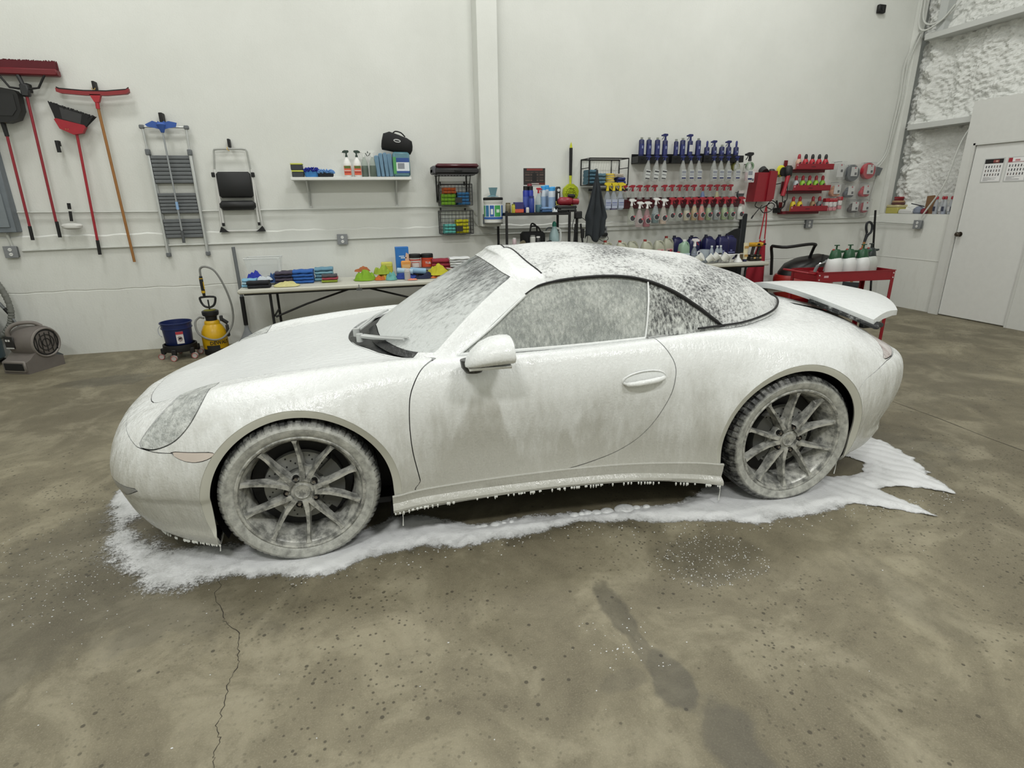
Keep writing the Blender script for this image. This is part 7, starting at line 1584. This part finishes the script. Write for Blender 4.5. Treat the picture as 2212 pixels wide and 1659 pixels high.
# pump sprayer, yellow
t = thing('tank_sprayer', 'yellow and black pressure sprayer with a looping grey hose beside the blue bucket', 'sprayer', (-1.32, 4.33, 0))
YE = C('d0a410', .35)
MB().lathe([(.120, .0), (.126, .01), (.126, .10), (.110, .14)], n=28).obj('foot', C('17181a'), t); MB().lathe([(.118, .06), (.128, .075), (.130, .20), (.122, .26), (.095, .315), (.078, .335), (.078, .36), (.066, .375)], n=30).obj('tank', YE, t)
wrap(.127, -30, 30, .055, .115, C('17181a'), 'foot_notch', t, .004)
MB().lathe([(.052, .355), (.056, .37), (.060, .42), (.080, .432), (.084, .45), (.084, .478), (.070, .485), (0, .485)], n=22).obj('collar', C('17181a'), t); MB().lathe([(.0, .484), (.060, .484), (.060, .492), (0, .494)], n=20).obj('pump_cap', C('7e7a20'), t)
MB().tube([(-.055, 0, .545), (-.075, 0, .60), (-.062, 0, .63), (.062, 0, .63), (.075, 0, .60), (.055, 0, .545), (.02, 0, .52), (-.02, 0, .52)], .012, 8, True, sub=3).cyl((0, 0, .485), (0, 0, .60), .008, n=8).obj('pump_handle', C('17181a'), t)
MB().tube([(-.02, -.03, .64), (-.022, -.03, .70), (-.022, -.03, .82), (-.020, -.03, .86)], [.013, .018, .019, .015], 10).obj('wand_grip', C('17181a'), t)
MB().lathe([(.020, .68), (.020, .705)], (-.022, -.03, 0), 12).lathe([(.020, .83), (.020, .838)], (-.022, -.03, 0), 12).box(-.005, .003, -.052, -.046, .72, .80).obj('wand_band', C('c9a21a'), t)
MB().tube([(-.020, -.03, .86), (-.01, -.03, .94), (.05, -.03, .955), (.13, -.03, .90), (.20, -.03, .72), (.235, -.03, .50), (.21, -.05, .32), (.12, -.12, .20), (0, -.14, .185), (-.12, -.11, .25), (-.155, -.05, .36), (-.12, 0, .41), (-.07, 0, .40)], .011, 8, sub=5).obj('hose', C('7c7d79', .5), t)
MB().box(.085, .115, -.02, .02, .36, .42, .006).cyl((.10, 0, .38), (.15, .02, .33), .02, n=10).box(.13, .16, -.02, .02, .18, .32, .01).obj('valve', C('2a2b2c'), t)
word = text_mesh('DEWALT', .052, True); word.materials.clear(); word.materials.append(C('17181a'))
for v in word.vertices:    # bend the lettering round the tank
    a = v.co.x/.133+math.radians(34); v.co = Vector(((.1325+v.co.z)*math.sin(a), -(.1325+v.co.z)*math.cos(a), v.co.y+.139))
link('lettering', word, t)
# grey pole with black sleeve and a mop head
t = thing('mop_pole', 'grey pole with a long black grip standing against the wall by the table', 'pole', (-1.04, 4.62, 0), rot=(math.radians(-3), 0, 0)); MB().cyl((.0, 0, .55), (-.01, 0, 1.13), .019, n=12).obj('pole', C('6c7072', .4), t); MB().cyl((0, 0, .24), (0, 0, .57), .024, n=12).obj('grip', BLACK, t); MB().lathe([(.018, .25), (.03, .18), (.07, .10), (.12, .02), (.12, 0)], n=14, sy=.5).obj('brush_head', C('8a8f92'), t); MB().prism([(-.22, 0), (.10, 0), (.06, .10), (-.10, .06)], -.06, .0).obj('rubber_foot', C('2c2e30'), t)
# ================================================================== odds and ends on the concrete ledge of the right wall
LX, LZ = XR+.09, 1.331
G2_ = 'stacked pads on the ledge'
for k, (z, h_, r, c_, nm) in enumerate(((.125, .03, .085, '5b3a36', 'dark brown'), (.155, .028, .080, 'a98a68', 'tan'), (.184, .026, .060, '6f1c22', 'dark red'), (.211, .026, .062, '8c2028', 'bright red'))):
    t = thing('polishing_pad', nm+' round pad in the stack on the ledge of the right wall', 'pad', (LX, 4.56, LZ+z), group=G2_); MB().lathe([(r*.94, 0), (r, .005), (r, h_-.006), (r*.94, h_-.001), (0, h_-.001)], n=24).obj('pad', M('pad_'+c_, c_, .9), t)
t = thing('box', 'flat yellow box under the stack of pads on the ledge', 'box', (LX, 4.58, LZ)); MB().box(-.08, .10, -.10, .10, 0, .085, .006).obj('box_body', C('b5ae5c'), t); MB().box(-.082, .102, -.102, .102, .085, .123, .01).obj('lid', C('c3b98c'), t)
t = thing('tray', 'shallow white tray with papers on the ledge beside the yellow box', 'tray', (LX, 4.36, LZ)); MB().box(-.08, .10, -.11, .11, 0, .05, .008).obj('tray_body', C('cfd0cd'), t); MB().box(-.07, .09, -.10, .10, .05, .056).box(-.06, .09, -.08, .10, .057, .062).obj('paper', WHITE, t, smooth=0)
t = thing('clear_bag', 'clear bag of blue-grey cloths on the ledge in front of the brown cardboard', 'bag', (LX, 4.18, LZ)); MB().lathe([(.05, 0), (.07, .02), (.065, .07), (.03, .10), (0, .11)], (0, .03, 0), 14).obj('cloths', C('7d8594', .8), t); MB().lathe([(.03, 0), (.045, .02), (.04, .06), (0, .08)], (-.02, -.07, 0), 12).obj('red_cloth', C('7a2a34', .8), t); MB().cyl((-.03, .14, .14), (-.02, -.06, .10), .007, n=8).obj('stick', C('22262f'), t)
t = thing('cardboard', 'brown cardboard flap standing on the ledge left of the red-capped bottles', 'cardboard', (LX+.02, 4.06, LZ)); MB().prism([(-.09, 0), (.08, 0), (.08, .24), (-.03, .25), (-.10, .16)], -.003, .003, 'yz').prism([(-.085, 0), (.075, 0), (.075, .20), (-.085, .13)], .010, .014, 'yz').obj('flap', M('cardboard_brown', '7d5f42', .9), t)
for k in range(5):
    y = 3.96-.062*k
    t = thing('capped_bottle', '%s red-capped clear bottle in the row on the right wall ledge' % ('leftmost', 'second', 'middle', 'fourth', 'rightmost')[k], 'bottle', (LX-.01+.03*(k % 2), y, LZ), group='red-capped bottles on the ledge')
    MB().lathe([(.026, 0), (.029, .008), (.029, .12), (.022, .155), (.013, .185), (.012, .20)], n=16).obj('bottle', clear('ledge_clear', 'c6cbd0', .55, .15), t); MB().lathe([(.025, .003), (.026, .06), (0, .06)], n=14).obj('contents', C(('9aa2ad', 'b9a0a4', '3f5f9c', 'c3c4c6', '7d8aa5')[k]), t)
    MB().lathe([(.016, .195), (.016, .225), (.010, .235), (0, .235)], n=12).obj('cap', C('a52a36', .4), t); MB().box(-.032, -.026, -.016, .016, .04, .10).obj('label', C('3c4152' if k % 2 == 0 else 'c9cacb'), t, smooth=0)
